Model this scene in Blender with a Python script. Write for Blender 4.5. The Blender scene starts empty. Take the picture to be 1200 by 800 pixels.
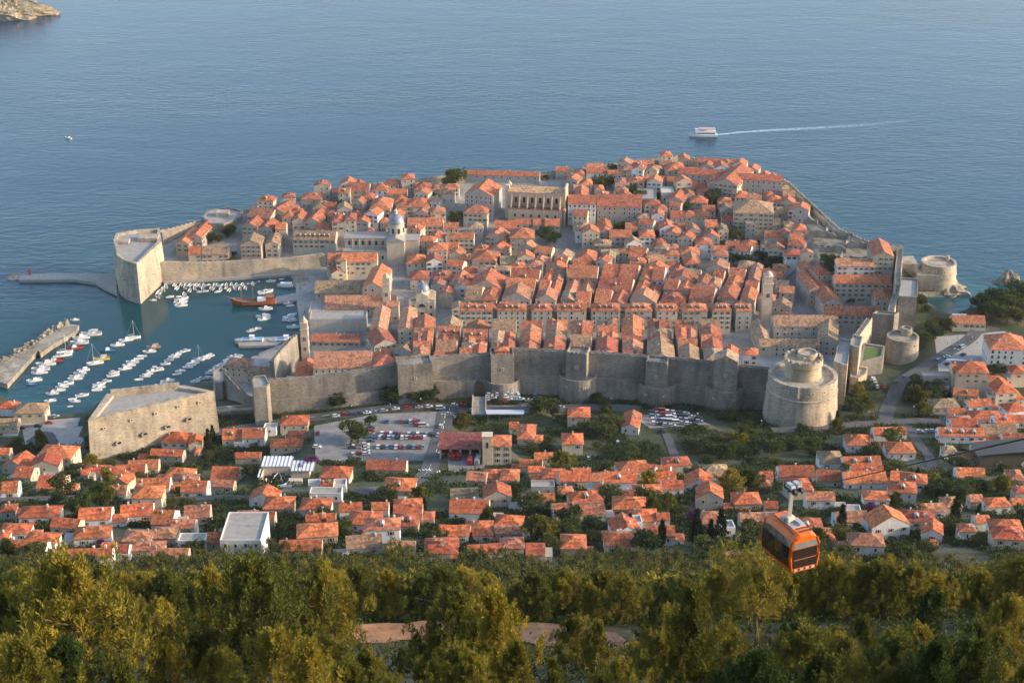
import bpy, math, random
import numpy as np
R=math.radians
rnd=random.Random(7)
S=bpy.context.scene
COL=S.collection
# ---------------- camera
F=1900.0; PITCH=23.6; CH=400.0
cam_d=bpy.data.cameras.new('camera'); cam=bpy.data.objects.new('camera',cam_d); COL.objects.link(cam)
cam.location=(0,0,CH); cam.rotation_euler=(R(90-PITCH),0,0)
cam_d.sensor_width=36.0; cam_d.lens=F/1200*36.0; cam_d.clip_start=0.5; cam_d.clip_end=40000
S.camera=cam
# ---------------- light
HAZE=0.00002
SUN_EL=18.0; SUN_DX,SUN_DY=0.993,-0.10
W=bpy.data.worlds.new('World'); S.world=W; W.use_nodes=True
wn=W.node_tree.nodes; wl=W.node_tree.links
sky=wn.new('ShaderNodeTexSky'); sky.sky_type='NISHITA'; sky.sun_disc=False
sky.sun_elevation=R(SUN_EL); sky.sun_rotation=math.atan2(SUN_DX,SUN_DY); sky.dust_density=1.6; sky.air_density=1.0; sky.ozone_density=1.5
wl.new(sky.outputs[0],wn['Background'].inputs[0]); wn['Background'].inputs[1].default_value=0.15
sd=bpy.data.lights.new('sun','SUN'); sd.energy=2.15; sd.angle=R(1.0); sd.color=(1.0,0.76,0.52)
so=bpy.data.objects.new('sun',sd); COL.objects.link(so)
from mathutils import Vector, Matrix
sv=Vector((SUN_DX*math.cos(R(SUN_EL)),SUN_DY*math.cos(R(SUN_EL)),math.sin(R(SUN_EL)))).normalized()
so.rotation_euler=sv.to_track_quat('Z','Y').to_euler(); so.location=(300,-200,700)
S.view_settings.view_transform='Standard'; S.view_settings.look='None'
S.view_settings.gamma=1; S.view_settings.use_curve_mapping=False
S.view_settings.exposure=1.36
S.cycles.use_denoising=True
S.cycles.max_bounces=5; S.cycles.diffuse_bounces=2; S.cycles.glossy_bounces=2; S.cycles.transmission_bounces=3
S.cycles.volume_bounces=0
# ---------------- pixel <-> world
cp,sp=math.cos(R(PITCH)),math.sin(R(PITCH))
def raydir(u,v):
    a=u-600.0; b=400.0-v
    return (a, F*cp+b*sp, -F*sp+b*cp)
def unproj(u,v,z):
    d=raydir(u,v); t=(z-CH)/d[2]
    return (d[0]*t,d[1]*t)
def proj(x,y,z):
    zz=z-CH; dep=y*cp-zz*sp; up=y*sp+zz*cp
    return (600+F*x/dep, 400-F*up/dep, dep)
def vert(u,vb,zb,vt):
    x,y=unproj(u,vb,zb); d=raydir(u,vt); zt=CH+d[2]*(y/d[1])
    return x,y,zt
# ---------------- terrain
PROF=[(-60,405),(0,386),(60,352),(166,285.5),(171,283),(178,282.3),(200,267.5),(260,228),(350,177),(430,133),(475,107),(500,99),(600,68),(680,37),(706,28.5),(735,25),(765,17),(798,13),(811,13),(816,19),(860,11),(912,3.5),(1000,4),(1050,6),(1110,15),(1170,19),(1500,19)]
PY=np.array([p[0] for p in PROF],float); PZ=np.array([p[1] for p in PROF],float)
S_WALL_PX=[(187,269),(200,267),(240,256),(285,246),(345,232),(370,225),(410,216),(470,212),(520,205),(560,203),(640,201),(690,195),(750,187),(800,182),(830,188),(905,203),(925,213),(960,245),(985,268),(1010,279),(1030,287),(1057,287)]
S_WALL_Z=[17,16,16,16.5,18,20,22,23,24,24,24,24,24,24,24,24,24,24,24,24,24,24]
S_WALL=[unproj(u,v,z) for (u,v),z in zip(S_WALL_PX,S_WALL_Z)]
BOK=unproj(1096,330,6); BOK=(BOK[0],BOK[1]+4)
land=[unproj(u,v,0) for u,v in [(-260,480),(15,472),(46,484),(62,492),(102,490),(112,474),(238,451),(252,445),(266,432),(332,402),(356,397),(349,345),(342,321),(192,328),(166,354),(141,344),(135,325),(135,300)]]
land+=[(x-(8 if i<3 else 0)+(8 if i>16 else 0),y+(9 if i<17 else 6)) for i,(x,y) in enumerate(S_WALL)]
land+=[(BOK[0]+a,BOK[1]+b) for a,b in [(-8,20),(8,19),(18,8),(17,-8),(4,-16),(-12,-15)]]
land+=[unproj(u,v,0) for u,v in [(1090,356),(1112,371),(1135,363),(1165,351),(1230,340),(1500,335)]]
land+=[(3000,900),(3000,-3000),(-3000,-3000),(-3000,800)]
LAND=np.array(land)
def sdist(X,Y,poly):
    P=np.asarray(poly); Q=np.roll(P,-1,0)
    d2=np.full(X.shape,1e18); ins=np.zeros(X.shape,bool)
    for (ax,ay),(bx,by) in zip(P,Q):
        ex,ey=bx-ax,by-ay; L=ex*ex+ey*ey+1e-9
        t=np.clip(((X-ax)*ex+(Y-ay)*ey)/L,0,1)
        d2=np.minimum(d2,(X-ax-t*ex)**2+(Y-ay-t*ey)**2)
        c=((ay>Y)!=(by>Y))
        with np.errstate(divide='ignore',invalid='ignore'):
            xi=ax+(Y-ay)*ex/(ey if abs(ey)>1e-9 else 1e-9)
        ins^=(c&(X<xi))
    d=np.sqrt(d2)
    return np.where(ins,d,-d)
PADS=[ # pixel polygon, level, blend
 ([(366,500),(440,484),(528,480),(512,545),(368,542)],28.0,7),
 ([(735,486),(795,484),(835,497),(760,503)],24.0,5),
 ([(520,528),(600,528),(605,556),(520,560)],34.0,5),
 ([(555,474),(640,474),(640,486),(556,486)],19.5,5),
 ([(298,540),(368,540),(368,590),(298,590)],46.0,6),
 ([(1085,392),(1180,386),(1205,432),(1090,440)],17.0,14),
 ([(0,478),(95,486),(100,525),(0,525)],7.0,8),
 ([(945,242),(1000,278),(1048,291),(1048,318),(985,322),(952,300)],20.5,16)]
PADW=[(np.array([unproj(u,v,z) for u,v in pl]),z,b) for pl,z,b in PADS]
def hraw(X,Y):
    Z=np.interp(Y,PY,PZ)
    ze=np.interp(Y,[600,660,700,735,765,798],[66,40,21,13.5,11.5,11])
    w=np.clip((-X-88)/45,0,1)*np.where((Y>600)&(Y<799),1,0)
    Z=Z*(1-w)+np.minimum(Z,ze)*w
    Z=Z+np.where(Y<560,0.4,0.35)*(np.sin(X*.055+Y*.021)*1.1+np.sin(X*.021-Y*.043+2)*1.3)*np.clip((Y-20)/60,0,1)*np.where(Y>780,0,1)
    # the harbour side of the town is low, the south west corner climbs
    w=np.clip((-X-95)/30,0,1)*np.clip((Y-805)/20,0,1)*np.clip((1085-Y)/30,0,1)
    Z=Z*(1-w)+w*np.minimum(Z,3.0)
    w=np.clip((X-190)/50,0,1)*np.clip((Y-985)/60,0,1)
    Z=Z+6*w
    for P,z0,b in PADW:
        d=sdist(X,Y,P); w=np.clip(1+d/b,0,1)
        Z=Z*(1-w)+z0*w
    d=sdist(X,Y,LAND)
    slope=np.where(Y>1000,1.5,0.9)
    Z=np.minimum(Z,np.where(d>0,d*slope,d*0.5))
    return Z
GX0,GX1,GY0,GY1,GS=-640.0,640.0,-60.0,1330.0,4.0
gx=np.arange(GX0,GX1+.1,GS); gy=np.arange(GY0,GY1+.1,GS)
GXX,GYY=np.meshgrid(gx,gy); GZ=hraw(GXX,GYY)
def ht(x,y):
    i=(min(max(x,GX0),GX1-.01)-GX0)/GS; j=(min(max(y,GY0),GY1-.01)-GY0)/GS
    a,b=int(i),int(j); i-=a; j-=b
    return float((GZ[b,a]*(1-i)+GZ[b,a+1]*i)*(1-j)+(GZ[b+1,a]*(1-i)+GZ[b+1,a+1]*i)*j)
def hts(X,Y):
    i=(np.clip(X,GX0,GX1-.01)-GX0)/GS; j=(np.clip(Y,GY0,GY1-.01)-GY0)/GS
    a=i.astype(int); b=j.astype(int); i=i-a; j=j-b
    return (GZ[b,a]*(1-i)+GZ[b,a+1]*i)*(1-j)+(GZ[b+1,a]*(1-i)+GZ[b+1,a+1]*i)*j
YS=np.arange(30.0,1320.0,1.0)
def place(u,v,h=0.0,y0=425.0):
    """where the sight line through a photo pixel comes down to h metres above the ground"""
    d=raydir(u,v); T=YS/d[1]; X=d[0]*T; Z=CH+d[2]*T
    k=np.nonzero((Z<=hts(X,YS)+h)&(YS>=y0))[0]
    i=k[0] if len(k) else len(YS)-1
    y=YS[i]; x=d[0]*y/d[1]
    return x,y,ht(x,y)
def mpp(x,y,z): return proj(x,y,z)[2]/F      # metres per photo pixel
# ---------------- materials
MATS={}
def mat(name,build):
    if name not in MATS:
        m=bpy.data.materials.new(name); m.use_nodes=True; nt=m.node_tree
        build(nt,nt.nodes,nt.links,nt.nodes['Principled BSDF']); MATS[name]=m
    return MATS[name]
def N(n,t,**k):
    x=n.new(t)
    for a,b in k.items(): setattr(x,a,b)
    return x
def ramp(n,l,src,stops):
    r=n.new('ShaderNodeValToRGB'); e=r.color_ramp.elements
    while len(e)<len(stops): e.new(0.5)
    for q,(p,c) in zip(e,stops): q.position=p; q.color=(c[0],c[1],c[2],1)
    l.new(src,r.inputs[0]); return r.outputs[0]
def mul(n,l,a,b,f=1.0,mode='MULTIPLY'):
    m=n.new('ShaderNodeMix'); m.data_type='RGBA'; m.blend_type=mode; m.inputs[0].default_value=f if not hasattr(f,'links') else 0
    if hasattr(f,'links'): l.new(f,m.inputs[0])
    for s,i in ((a,6),(b,7)):
        if hasattr(s,'links'): l.new(s,m.inputs[i])
        else: m.inputs[i].default_value=(s[0],s[1],s[2],1)
    return m.outputs[2]
def noise(n,l,scale,detail=4,rough=.6,vec=None,stretch=None,coord='Object'):
    tc=N(n,'ShaderNodeTexCoord'); src=tc.outputs[coord]
    if stretch:
        mp=N(n,'ShaderNodeMapping'); mp.inputs['Scale'].default_value=stretch; l.new(src,mp.inputs[0]); src=mp.outputs[0]
    t=N(n,'ShaderNodeTexNoise'); t.inputs['Scale'].default_value=scale; t.inputs['Detail'].default_value=detail; t.inputs['Roughness'].default_value=rough
    l.new(src,t.inputs['Vector']); return t.outputs['Fac']
def geo_noise(n,l,scale,detail=4,stretch=(1,1,1)):
    g=N(n,'ShaderNodeNewGeometry'); mp=N(n,'ShaderNodeMapping'); mp.inputs['Scale'].default_value=stretch
    l.new(g.outputs['Position'],mp.inputs[0]); t=N(n,'ShaderNodeTexNoise'); t.inputs['Scale'].default_value=scale; t.inputs['Detail'].default_value=detail
    l.new(mp.outputs[0],t.inputs['Vector']); return t.outputs['Fac']
def plain(name,c,rough=.6,metal=0.0,var=.25,scale=1.5):
    def b(nt,n,l,p):
        lo=[x*(1-var) for x in c]; hi=[min(1,x*(1+var)) for x in c]
        l.new(ramp(n,l,noise(n,l,scale,4),[(.3,lo),(.7,hi)]),p.inputs['Base Color'])
        p.inputs['Roughness'].default_value=rough; p.inputs['Metallic'].default_value=metal
    return mat(name,b)
TINT=[False]
def tint(n):
    if TINT[0]:
        a=N(n,'ShaderNodeAttribute',attribute_name='tint'); return a.outputs['Color']
    return N(n,'ShaderNodeObjectInfo').outputs['Color']
def b_tiles(nt,n,l,p):
    tc=N(n,'ShaderNodeTexCoord'); vo=N(n,'ShaderNodeTexVoronoi'); vo.inputs['Scale'].default_value=1.1
    l.new(tc.outputs['Object'],vo.inputs['Vector'])
    a=ramp(n,l,vo.outputs['Color'],[(.15,(.52,.48,.46)),(.5,(1,1,1)),(.85,(1.35,1.28,1.2))])
    c=mul(n,l,tint(n),a)
    c=mul(n,l,c,ramp(n,l,noise(n,l,.33,5,.7),[(.3,(.60,.62,.66)),(.55,(1,1,1)),(.75,(1.2,1.15,1.1))]))
    c=mul(n,l,c,(.30,.25,.19),ramp(n,l,noise(n,l,.22,4,.7,stretch=(1,1,.6)),[(.52,(0,0,0)),(.74,(.5,.5,.5))]),'MIX')
    l.new(c,p.inputs['Base Color']); p.inputs['Roughness'].default_value=.85
    w=N(n,'ShaderNodeTexWave'); w.inputs['Scale'].default_value=1.2; w.inputs['Distortion'].default_value=.6; l.new(tc.outputs['Object'],w.inputs['Vector'])
    bp=N(n,'ShaderNodeBump'); bp.inputs['Strength'].default_value=.55; bp.inputs['Distance'].default_value=.12
    l.new(w.outputs['Fac'],bp.inputs['Height']); l.new(bp.outputs[0],p.inputs['Normal'])
def b_wall(nt,n,l,p):
    c=mul(n,l,tint(n),ramp(n,l,noise(n,l,.5,5,.7),[(.3,(.84,.82,.79)),(.6,(1,1,1)),(.8,(1.08,1.08,1.08))]))
    c=mul(n,l,c,ramp(n,l,noise(n,l,.9,3,.6,stretch=(1,1,.12)),[(.35,(.86,.84,.82)),(.6,(1,1,1))]))
    l.new(c,p.inputs['Base Color']); p.inputs['Roughness'].default_value=.9
def b_paint(nt,n,l,p):
    oi=N(n,'ShaderNodeObjectInfo')
    c=mul(n,l,oi.outputs['Color'],ramp(n,l,noise(n,l,1.2,3),[(.3,(.85,.85,.85)),(.7,(1.05,1.05,1.05))]))
    l.new(c,p.inputs['Base Color']); p.inputs['Roughness'].default_value=.35
def b_rampart(c0,c1,c2):
    def b(nt,n,l,p):
        c=ramp(n,l,geo_noise(n,l,.08,6),[(.3,c0),(.5,c1),(.7,c2)])
        c=mul(n,l,c,ramp(n,l,geo_noise(n,l,.035,5,(1,1,1.6)),[(.36,(.74,.76,.76)),(.5,(1,1,1)),(.66,(1.12,1.06,.98))]))
        c=mul(n,l,c,ramp(n,l,geo_noise(n,l,.28,6,(1,1,.16)),[(.28,(.62,.61,.59)),(.50,(.95,.95,.94)),(.75,(1.14,1.12,1.09))]))
        c=mul(n,l,c,ramp(n,l,geo_noise(n,l,.8,4,(.7,.7,2.2)),[(.35,(.72,.70,.68)),(.5,(1,1,1)),(.7,(1.15,1.13,1.1))]))
        g=N(n,'ShaderNodeNewGeometry'); sx=N(n,'ShaderNodeSeparateXYZ'); l.new(g.outputs['Position'],sx.inputs[0])
        w=N(n,'ShaderNodeMath',operation='SINE'); m=N(n,'ShaderNodeMath',operation='MULTIPLY'); m.inputs[1].default_value=5.2; l.new(sx.outputs[2],m.inputs[0]); l.new(m.outputs[0],w.inputs[0])
        c=mul(n,l,c,ramp(n,l,w.outputs[0],[(.0,(.95,.945,.94)),(.5,(1,1,1))]))
        l.new(c,p.inputs['Base Color']); p.inputs['Roughness'].default_value=.92
        bp=N(n,'ShaderNodeBump'); bp.inputs['Strength'].default_value=.5; bp.inputs['Distance'].default_value=.4
        l.new(geo_noise(n,l,.9,5),bp.inputs['Height']); l.new(bp.outputs[0],p.inputs['Normal'])
    return b
def b_leaf(d,g,tr=.3):
    def b(nt,n,l,p):
        oi=N(n,'ShaderNodeObjectInfo')
        c=ramp(n,l,oi.outputs['Random'],[(0,d),(.55,[(a+b_)/2 for a,b_ in zip(d,g)]),(1,g)])
        c=mul(n,l,c,ramp(n,l,noise(n,l,.55,3),[(.3,(.6,.65,.7)),(.5,(1,1,1)),(.72,(1.5,1.35,1.0))]))
        l.new(c,p.inputs['Base Color']); p.inputs['Roughness'].default_value=.75; p.inputs['Specular IOR Level'].default_value=.2
        t=N(n,'ShaderNodeBsdfTranslucent'); l.new(c,t.inputs[0]); mx=N(n,'ShaderNodeMixShader'); mx.inputs[0].default_value=tr
        l.new(p.outputs[0],mx.inputs[1]); l.new(t.outputs[0],mx.inputs[2]); l.new(mx.outputs[0],n['Material Output'].inputs[0])
    return b
TILE=mat('clay_roof_tiles',b_tiles); WALL=mat('plastered_stone',b_wall); PAINT=mat('gloss_paint',b_paint)
TINT[0]=True; TILE_MANY=mat('clay_roof_tiles_many',b_tiles); WALL_MANY=mat('plastered_stone_many',b_wall); TINT[0]=False
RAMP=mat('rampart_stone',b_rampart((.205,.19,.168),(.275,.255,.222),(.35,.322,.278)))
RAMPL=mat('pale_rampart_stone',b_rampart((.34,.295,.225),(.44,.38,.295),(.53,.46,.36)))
ROCK=mat('shore_rock',b_rampart((.20,.18,.14),(.34,.30,.24),(.46,.41,.33)))
PAVE=plain('pale_paving',(.33,.305,.27),.8,0,.18,.4)
GLASS=mat('dark_window',lambda nt,n,l,p:(p.inputs['Base Color'].__setattr__('default_value',(.035,.035,.04,1)),p.inputs['Roughness'].__setattr__('default_value',.12)))
TRIM=plain('pale_stone_trim',(.58,.52,.43),.8)
WHITE=plain('white_paint',(.80,.79,.76),.5,0,.06)
GREYM=plain('grey_steel',(.34,.34,.34),.45,.6,.1)
LEAD=plain('lead_sheet',(.22,.24,.28),.5,.3,.2,.6)
DARK=plain('dark_rubber',(.03,.03,.03),.6)
WOOD=plain('weathered_wood',(.22,.14,.08),.8)
BARK=plain('pine_bark',(.13,.085,.055),.9,0,.35,3)
PINE=mat('pine_needles',b_leaf((.050,.076,.016),(.30,.245,.032),.22))
def b_wood(nt,n,l,p):
    c=ramp(n,l,geo_noise(n,l,.16,4),[(.30,(.032,.050,.012)),(.48,(.075,.088,.020)),(.60,(.15,.135,.026)),(.74,(.24,.19,.030))])
    c=mul(n,l,c,ramp(n,l,geo_noise(n,l,.9,3),[(.3,(.6,.62,.65)),(.7,(1.3,1.25,1.1))]))
    l.new(c,p.inputs['Base Color']); p.inputs['Roughness'].default_value=.8
    t=N(n,'ShaderNodeBsdfTranslucent'); l.new(c,t.inputs[0]); mx=N(n,'ShaderNodeMixShader'); mx.inputs[0].default_value=.3
    l.new(p.outputs[0],mx.inputs[1]); l.new(t.outputs[0],mx.inputs[2]); l.new(mx.outputs[0],n['Material Output'].inputs[0])
FARPINE=mat('far_pine_needles',b_wood)
LEAF=mat('broad_leaves',b_leaf((.030,.054,.014),(.098,.108,.024),.22))
CYP=mat('cypress_leaves',b_leaf((.014,.024,.010),(.028,.036,.012),.1))
BOUG=mat('purple_blossom',b_leaf((.10,.02,.12),(.16,.03,.16),.3))
ASPH=plain('asphalt',(.085,.083,.082),.9,0,.25,.15)
# ---------------- mesh builder and scene helpers
class MB:
    def __init__(s): s.v=[]; s.f=[]; s.m=[]; s.M=None
    def add(s,vs,fs,m=0):
        o=len(s.v)
        if s.M is not None: vs=[tuple(s.M@Vector(v)) for v in vs]
        s.v+=[tuple(v) for v in vs]
        for f in fs: s.f.append([i+o for i in f]); s.m.append(m)
        return s
    def box(s,x,y,z,sx,sy,sz,rot=0,m=0,taper=1.0):
        """centre x,y, bottom z"""
        c,q=math.cos(rot),math.sin(rot); vs=[]
        for k,t in ((0,1.0),(sz,taper)):
            for a,b in ((-1,-1),(1,-1),(1,1),(-1,1)):
                px,py=a*sx/2*t,b*sy/2*t; vs.append((x+px*c-py*q,y+px*q+py*c,z+k))
        return s.add(vs,[(0,3,2,1),(4,5,6,7),(0,1,5,4),(1,2,6,5),(2,3,7,6),(3,0,4,7)],m)
    def prism(s,poly,z0,z1,m=0,top=None,bottom=True,mtop=None):
        n=len(poly); t=top or poly
        z1=z1 if hasattr(z1,'__len__') else [z1]*n; z0=z0 if hasattr(z0,'__len__') else [z0]*n
        ar=sum(poly[i][0]*poly[(i+1)%n][1]-poly[(i+1)%n][0]*poly[i][1] for i in range(n))
        idx=list(range(n)) if ar>0 else list(range(n))[::-1]
        P=[(poly[i][0],poly[i][1],z0[i]) for i in idx]+[(t[i][0],t[i][1],z1[i]) for i in idx]
        fs=[(i,(i+1)%n,(i+1)%n+n,i+n) for i in range(n)]
        s.add(P,fs,m)
        s.add(P[n:],[tuple(range(n))],m if mtop is None else mtop)
        if bottom: s.add(P[:n],[tuple(range(n))[::-1]],m)
        return s
    def lathe(s,x,y,prof,seg=32,m=0,a0=0,a1=2*math.pi):
        full=abs(a1-a0-2*math.pi)<1e-6; k=seg if full else seg+1
        vs=[(x+r*math.cos(a0+(a1-a0)*i/seg),y+r*math.sin(a0+(a1-a0)*i/seg),z) for r,z in prof for i in range(k)]
        fs=[]
        for j in range(len(prof)-1):
            for i in range(seg):
                a=j*k+i; b=j*k+(i+1)%k; fs.append((a,b,b+k,a+k))
        return s.add(vs,fs,m)
    def tube(s,pts,r,seg=6,m=0):
        pts=[Vector(p) for p in pts]; rr=r if hasattr(r,'__len__') else [r]*len(pts); vs=[]
        for i,p in enumerate(pts):
            d=(pts[min(i+1,len(pts)-1)]-pts[max(i-1,0)]).normalized()
            a=d.cross(Vector((0,0,1)));
            if a.length<.05: a=Vector((1,0,0))
            a.normalize(); b=a.cross(d)
            vs+=[p+(a*math.cos(2*math.pi*k/seg)+b*math.sin(2*math.pi*k/seg))*rr[i] for k in range(seg)]
        fs=[(j*seg+k,j*seg+(k+1)%seg,(j+1)*seg+(k+1)%seg,(j+1)*seg+k) for j in range(len(pts)-1) for k in range(seg)]
        fs+=[tuple(range(seg))[::-1],tuple(range((len(pts)-1)*seg,len(pts)*seg))]
        return s.add(vs,fs,m)
    def mesh(s,name,mats):
        me=bpy.data.meshes.new(name); me.from_pydata(s.v,[],s.f)
        for m in mats: me.materials.append(m)
        if len(mats)>1: me.polygons.foreach_set('material_index',s.m)
        return me
    def build(s,name,mats,parent=None,smooth=False,color=None):
        me=s.mesh(name,mats if isinstance(mats,(list,tuple)) else [mats])
        if smooth: me.polygons.foreach_set('use_smooth',[True]*len(me.polygons))
        return link(name,me,parent,color=color)
def link(name,me,parent=None,loc=None,rot=0,scale=None,color=None):
    o=bpy.data.objects.new(name,me); COL.objects.link(o)
    if parent is not None: o.parent=parent
    if loc is not None: o.location=loc
    if rot: o.rotation_euler=(0,0,rot)
    if scale is not None: o.scale=scale if hasattr(scale,'__len__') else (scale,)*3
    if color is not None: o.color=(color[0],color[1],color[2],1)
    return o
def tag(o,label=None,cat=None,group=None,kind=None):
    for k,v in (('label',label),('category',cat),('group',group),('kind',kind)):
        if v: o[k]=v
    return o
def empty(name,loc=(0,0,0),rot=0):
    o=bpy.data.objects.new(name,None); COL.objects.link(o); o.location=loc
    if rot: o.rotation_euler=(0,0,rot)
    o.empty_display_size=.5
    return o
TODO=[]      # (object, x, y, description, noun, category, group) : labels are written at the end from what stands near
MARKS=[]     # (phrase, x, y)
def later(o,x,y,desc,noun,cat,group): TODO.append((o,x,y,desc,noun,cat,group)); o['group']=group; o['category']=cat
# ================= setting: ground, sea, roads =================
NW_PX=[(296,481,446),(315,482,449),(365,479,446),(415,476,439),(445,473,434),(467,471,429),(506,468,422),(576,464,418),(601,463,412),(665,464,415),(687,466,416),(757,469,421),(780,471,423),(835,476,428),(861,478,431),(912,484,437)]
NWALL=[vert(u,vb,13,vt) for u,vb,vt in NW_PX]
town_poly=[(x,y+2) for x,y,z in NWALL]+[unproj(u,v,15) for u,v in [(990,440),(1048,372),(1056,330)]]+[(x,y) for x,y in S_WALL[::-1]]+[unproj(u,v,2) for u,v in [(188,330),(166,354),(140,340),(340,320),(352,395),(290,432)]]
# town polygon from explicit parts (order matters little: used only for the paving mask)
tp=[(x,y+2) for x,y,z in NWALL]+[unproj(u,v,15) for u,v in [(992,440),(1048,372),(1057,330)]]+S_WALL[::-1][1:]+[unproj(u,v,2) for u,v in [(134,300),(141,344),(166,354),(192,328),(342,321),(349,345),(356,397),(332,402),(266,432)]]
TOWN=np.array(tp)
def in_town(X,Y): return sdist(np.asarray(X,float),np.asarray(Y,float),TOWN)
nx,ny=len(gx),len(gy)
V=np.stack([GXX.ravel(),GYY.ravel(),GZ.ravel()],1)
ii=(np.arange(ny-1)[:,None]*nx+np.arange(nx-1)[None,:]).ravel()
Q=np.stack([ii,ii+1,ii+nx+1,ii+nx],1)
cx=V[Q].mean(1)
keep=cx[:,2]>-9; keep&=~((V[Q][:,:,2]<-7).all(1))
Q=Q[keep]; cx=cx[keep]
def b_ground(kind):
    def b(nt,n,l,p):
        if kind=='hill':
            c=ramp(n,l,geo_noise(n,l,.05,7),[(.30,(.026,.030,.012)),(.50,(.050,.046,.019)),(.66,(.085,.066,.032)),(.80,(.15,.105,.058))])
            c=mul(n,l,c,ramp(n,l,geo_noise(n,l,.7,5),[(.3,(.55,.6,.6)),(.7,(1.3,1.25,1.15))]))
        elif kind=='yard':
            c=ramp(n,l,geo_noise(n,l,.045,6),[(.42,(.034,.050,.018)),(.56,(.060,.068,.028)),(.66,(.11,.10,.065)),(.78,(.22,.20,.165))])
            c=mul(n,l,c,ramp(n,l,geo_noise(n,l,.6,5),[(.3,(.6,.6,.6)),(.7,(1.25,1.25,1.2))]))
        elif kind=='scree':
            c=ramp(n,l,geo_noise(n,l,.12,6),[(.3,(.16,.14,.10)),(.5,(.27,.24,.18)),(.62,(.11,.10,.05)),(.75,(.34,.30,.24))])
        else:
            c=ramp(n,l,geo_noise(n,l,.07,6),[(.3,(.22,.205,.185)),(.5,(.31,.29,.26)),(.7,(.38,.36,.33))])
            c=mul(n,l,c,ramp(n,l,geo_noise(n,l,.55,5),[(.3,(.75,.75,.75)),(.7,(1.15,1.15,1.15))]))
        l.new(c,p.inputs['Base Color']); p.inputs['Roughness'].default_value=.95
        bp=N(n,'ShaderNodeBump'); bp.inputs['Strength'].default_value=.6; bp.inputs['Distance'].default_value=.5
        l.new(geo_noise(n,l,.8,6),bp.inputs['Height']); l.new(bp.outputs[0],p.inputs['Normal'])
    return b
GM=[mat('dry_hillside',b_ground('hill')),mat('gardens_and_yards',b_ground('yard')),mat('stone_paving',b_ground('pave')),ROCK,mat('ruin_ground',b_ground('scree'))]
ruin=np.array([unproj(u,v,24) for u,v in [(945,240),(1000,275),(1050,290),(1045,325),(985,322),(950,300)]])
mi=np.where(cx[:,1]<500,0,1)
mi=np.where(in_town(cx[:,0],cx[:,1])>0,2,mi)
mi=np.where((sdist(cx[:,0],cx[:,1],ruin)>0),4,mi)
mi=np.where((cx[:,2]<1.2)|((cx[:,1]>1000)&(sdist(cx[:,0],cx[:,1],LAND)<9)),3,mi)
me=bpy.data.meshes.new('ground'); me.from_pydata(V.tolist(),[],Q.tolist())
for m in GM: me.materials.append(m)
me.polygons.foreach_set('material_index',mi.astype(int).tolist()); me.polygons.foreach_set('use_smooth',[True]*len(me.polygons))
ground=link('ground',me); ground['kind']='structure'
# ---- the sea, its depth near the shore kept as a real colour of shallow water
def grid_axis(parts): return np.concatenate([np.arange(a,b,s) for a,b,s in parts])
ax=grid_axis([(-4000,-2000,500),(-2000,-640,80),(-640,640,16),(640,2000,80),(2000,4001,500)])
ay=grid_axis([(600,1400,16),(1400,2600,60),(2600,6000,400),(6000,6001,500)])
SX,SY=np.meshgrid(ax,ay)
dl=-sdist(SX,SY,LAND)
near=.8*np.exp(-np.clip(dl,0,None)/38.0)+.16*np.exp(-np.clip(dl,0,None)/190.0)
kx,ky=unproj(46,408,0)
near=np.maximum(near,.55*np.exp(-(((SX-kx)/130)**2+((SY-ky)/75)**2)))
hx,hy=unproj(255,375,0)
near*=1-.9*np.exp(-(((SX-hx)/85)**2+((SY-hy)/70)**2))
cx2,cy2=unproj(190,395,0)
calm=np.maximum(np.exp(-(((SX-hx)/105)**2+((SY-hy)/80)**2)**2),.8*np.exp(-(((SX-cx2)/120)**2+((SY-cy2)/85)**2)**2))
sm=bpy.data.meshes.new('sea'); nX=len(ax)
si=(np.arange(len(ay)-1)[:,None]*nX+np.arange(nX-1)[None,:]).ravel()
sm.from_pydata(np.stack([SX.ravel(),SY.ravel(),np.zeros(SX.size)],1).tolist(),[],np.stack([si,si+1,si+nX+1,si+nX],1).tolist())
at=sm.attributes.new('shallow','FLOAT','POINT'); at.data.foreach_set('value',np.clip(near,0,1).ravel().astype(np.float32))
at=sm.attributes.new('calm','FLOAT','POINT'); at.data.foreach_set('value',np.clip(calm,0,1).ravel().astype(np.float32))
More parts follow.
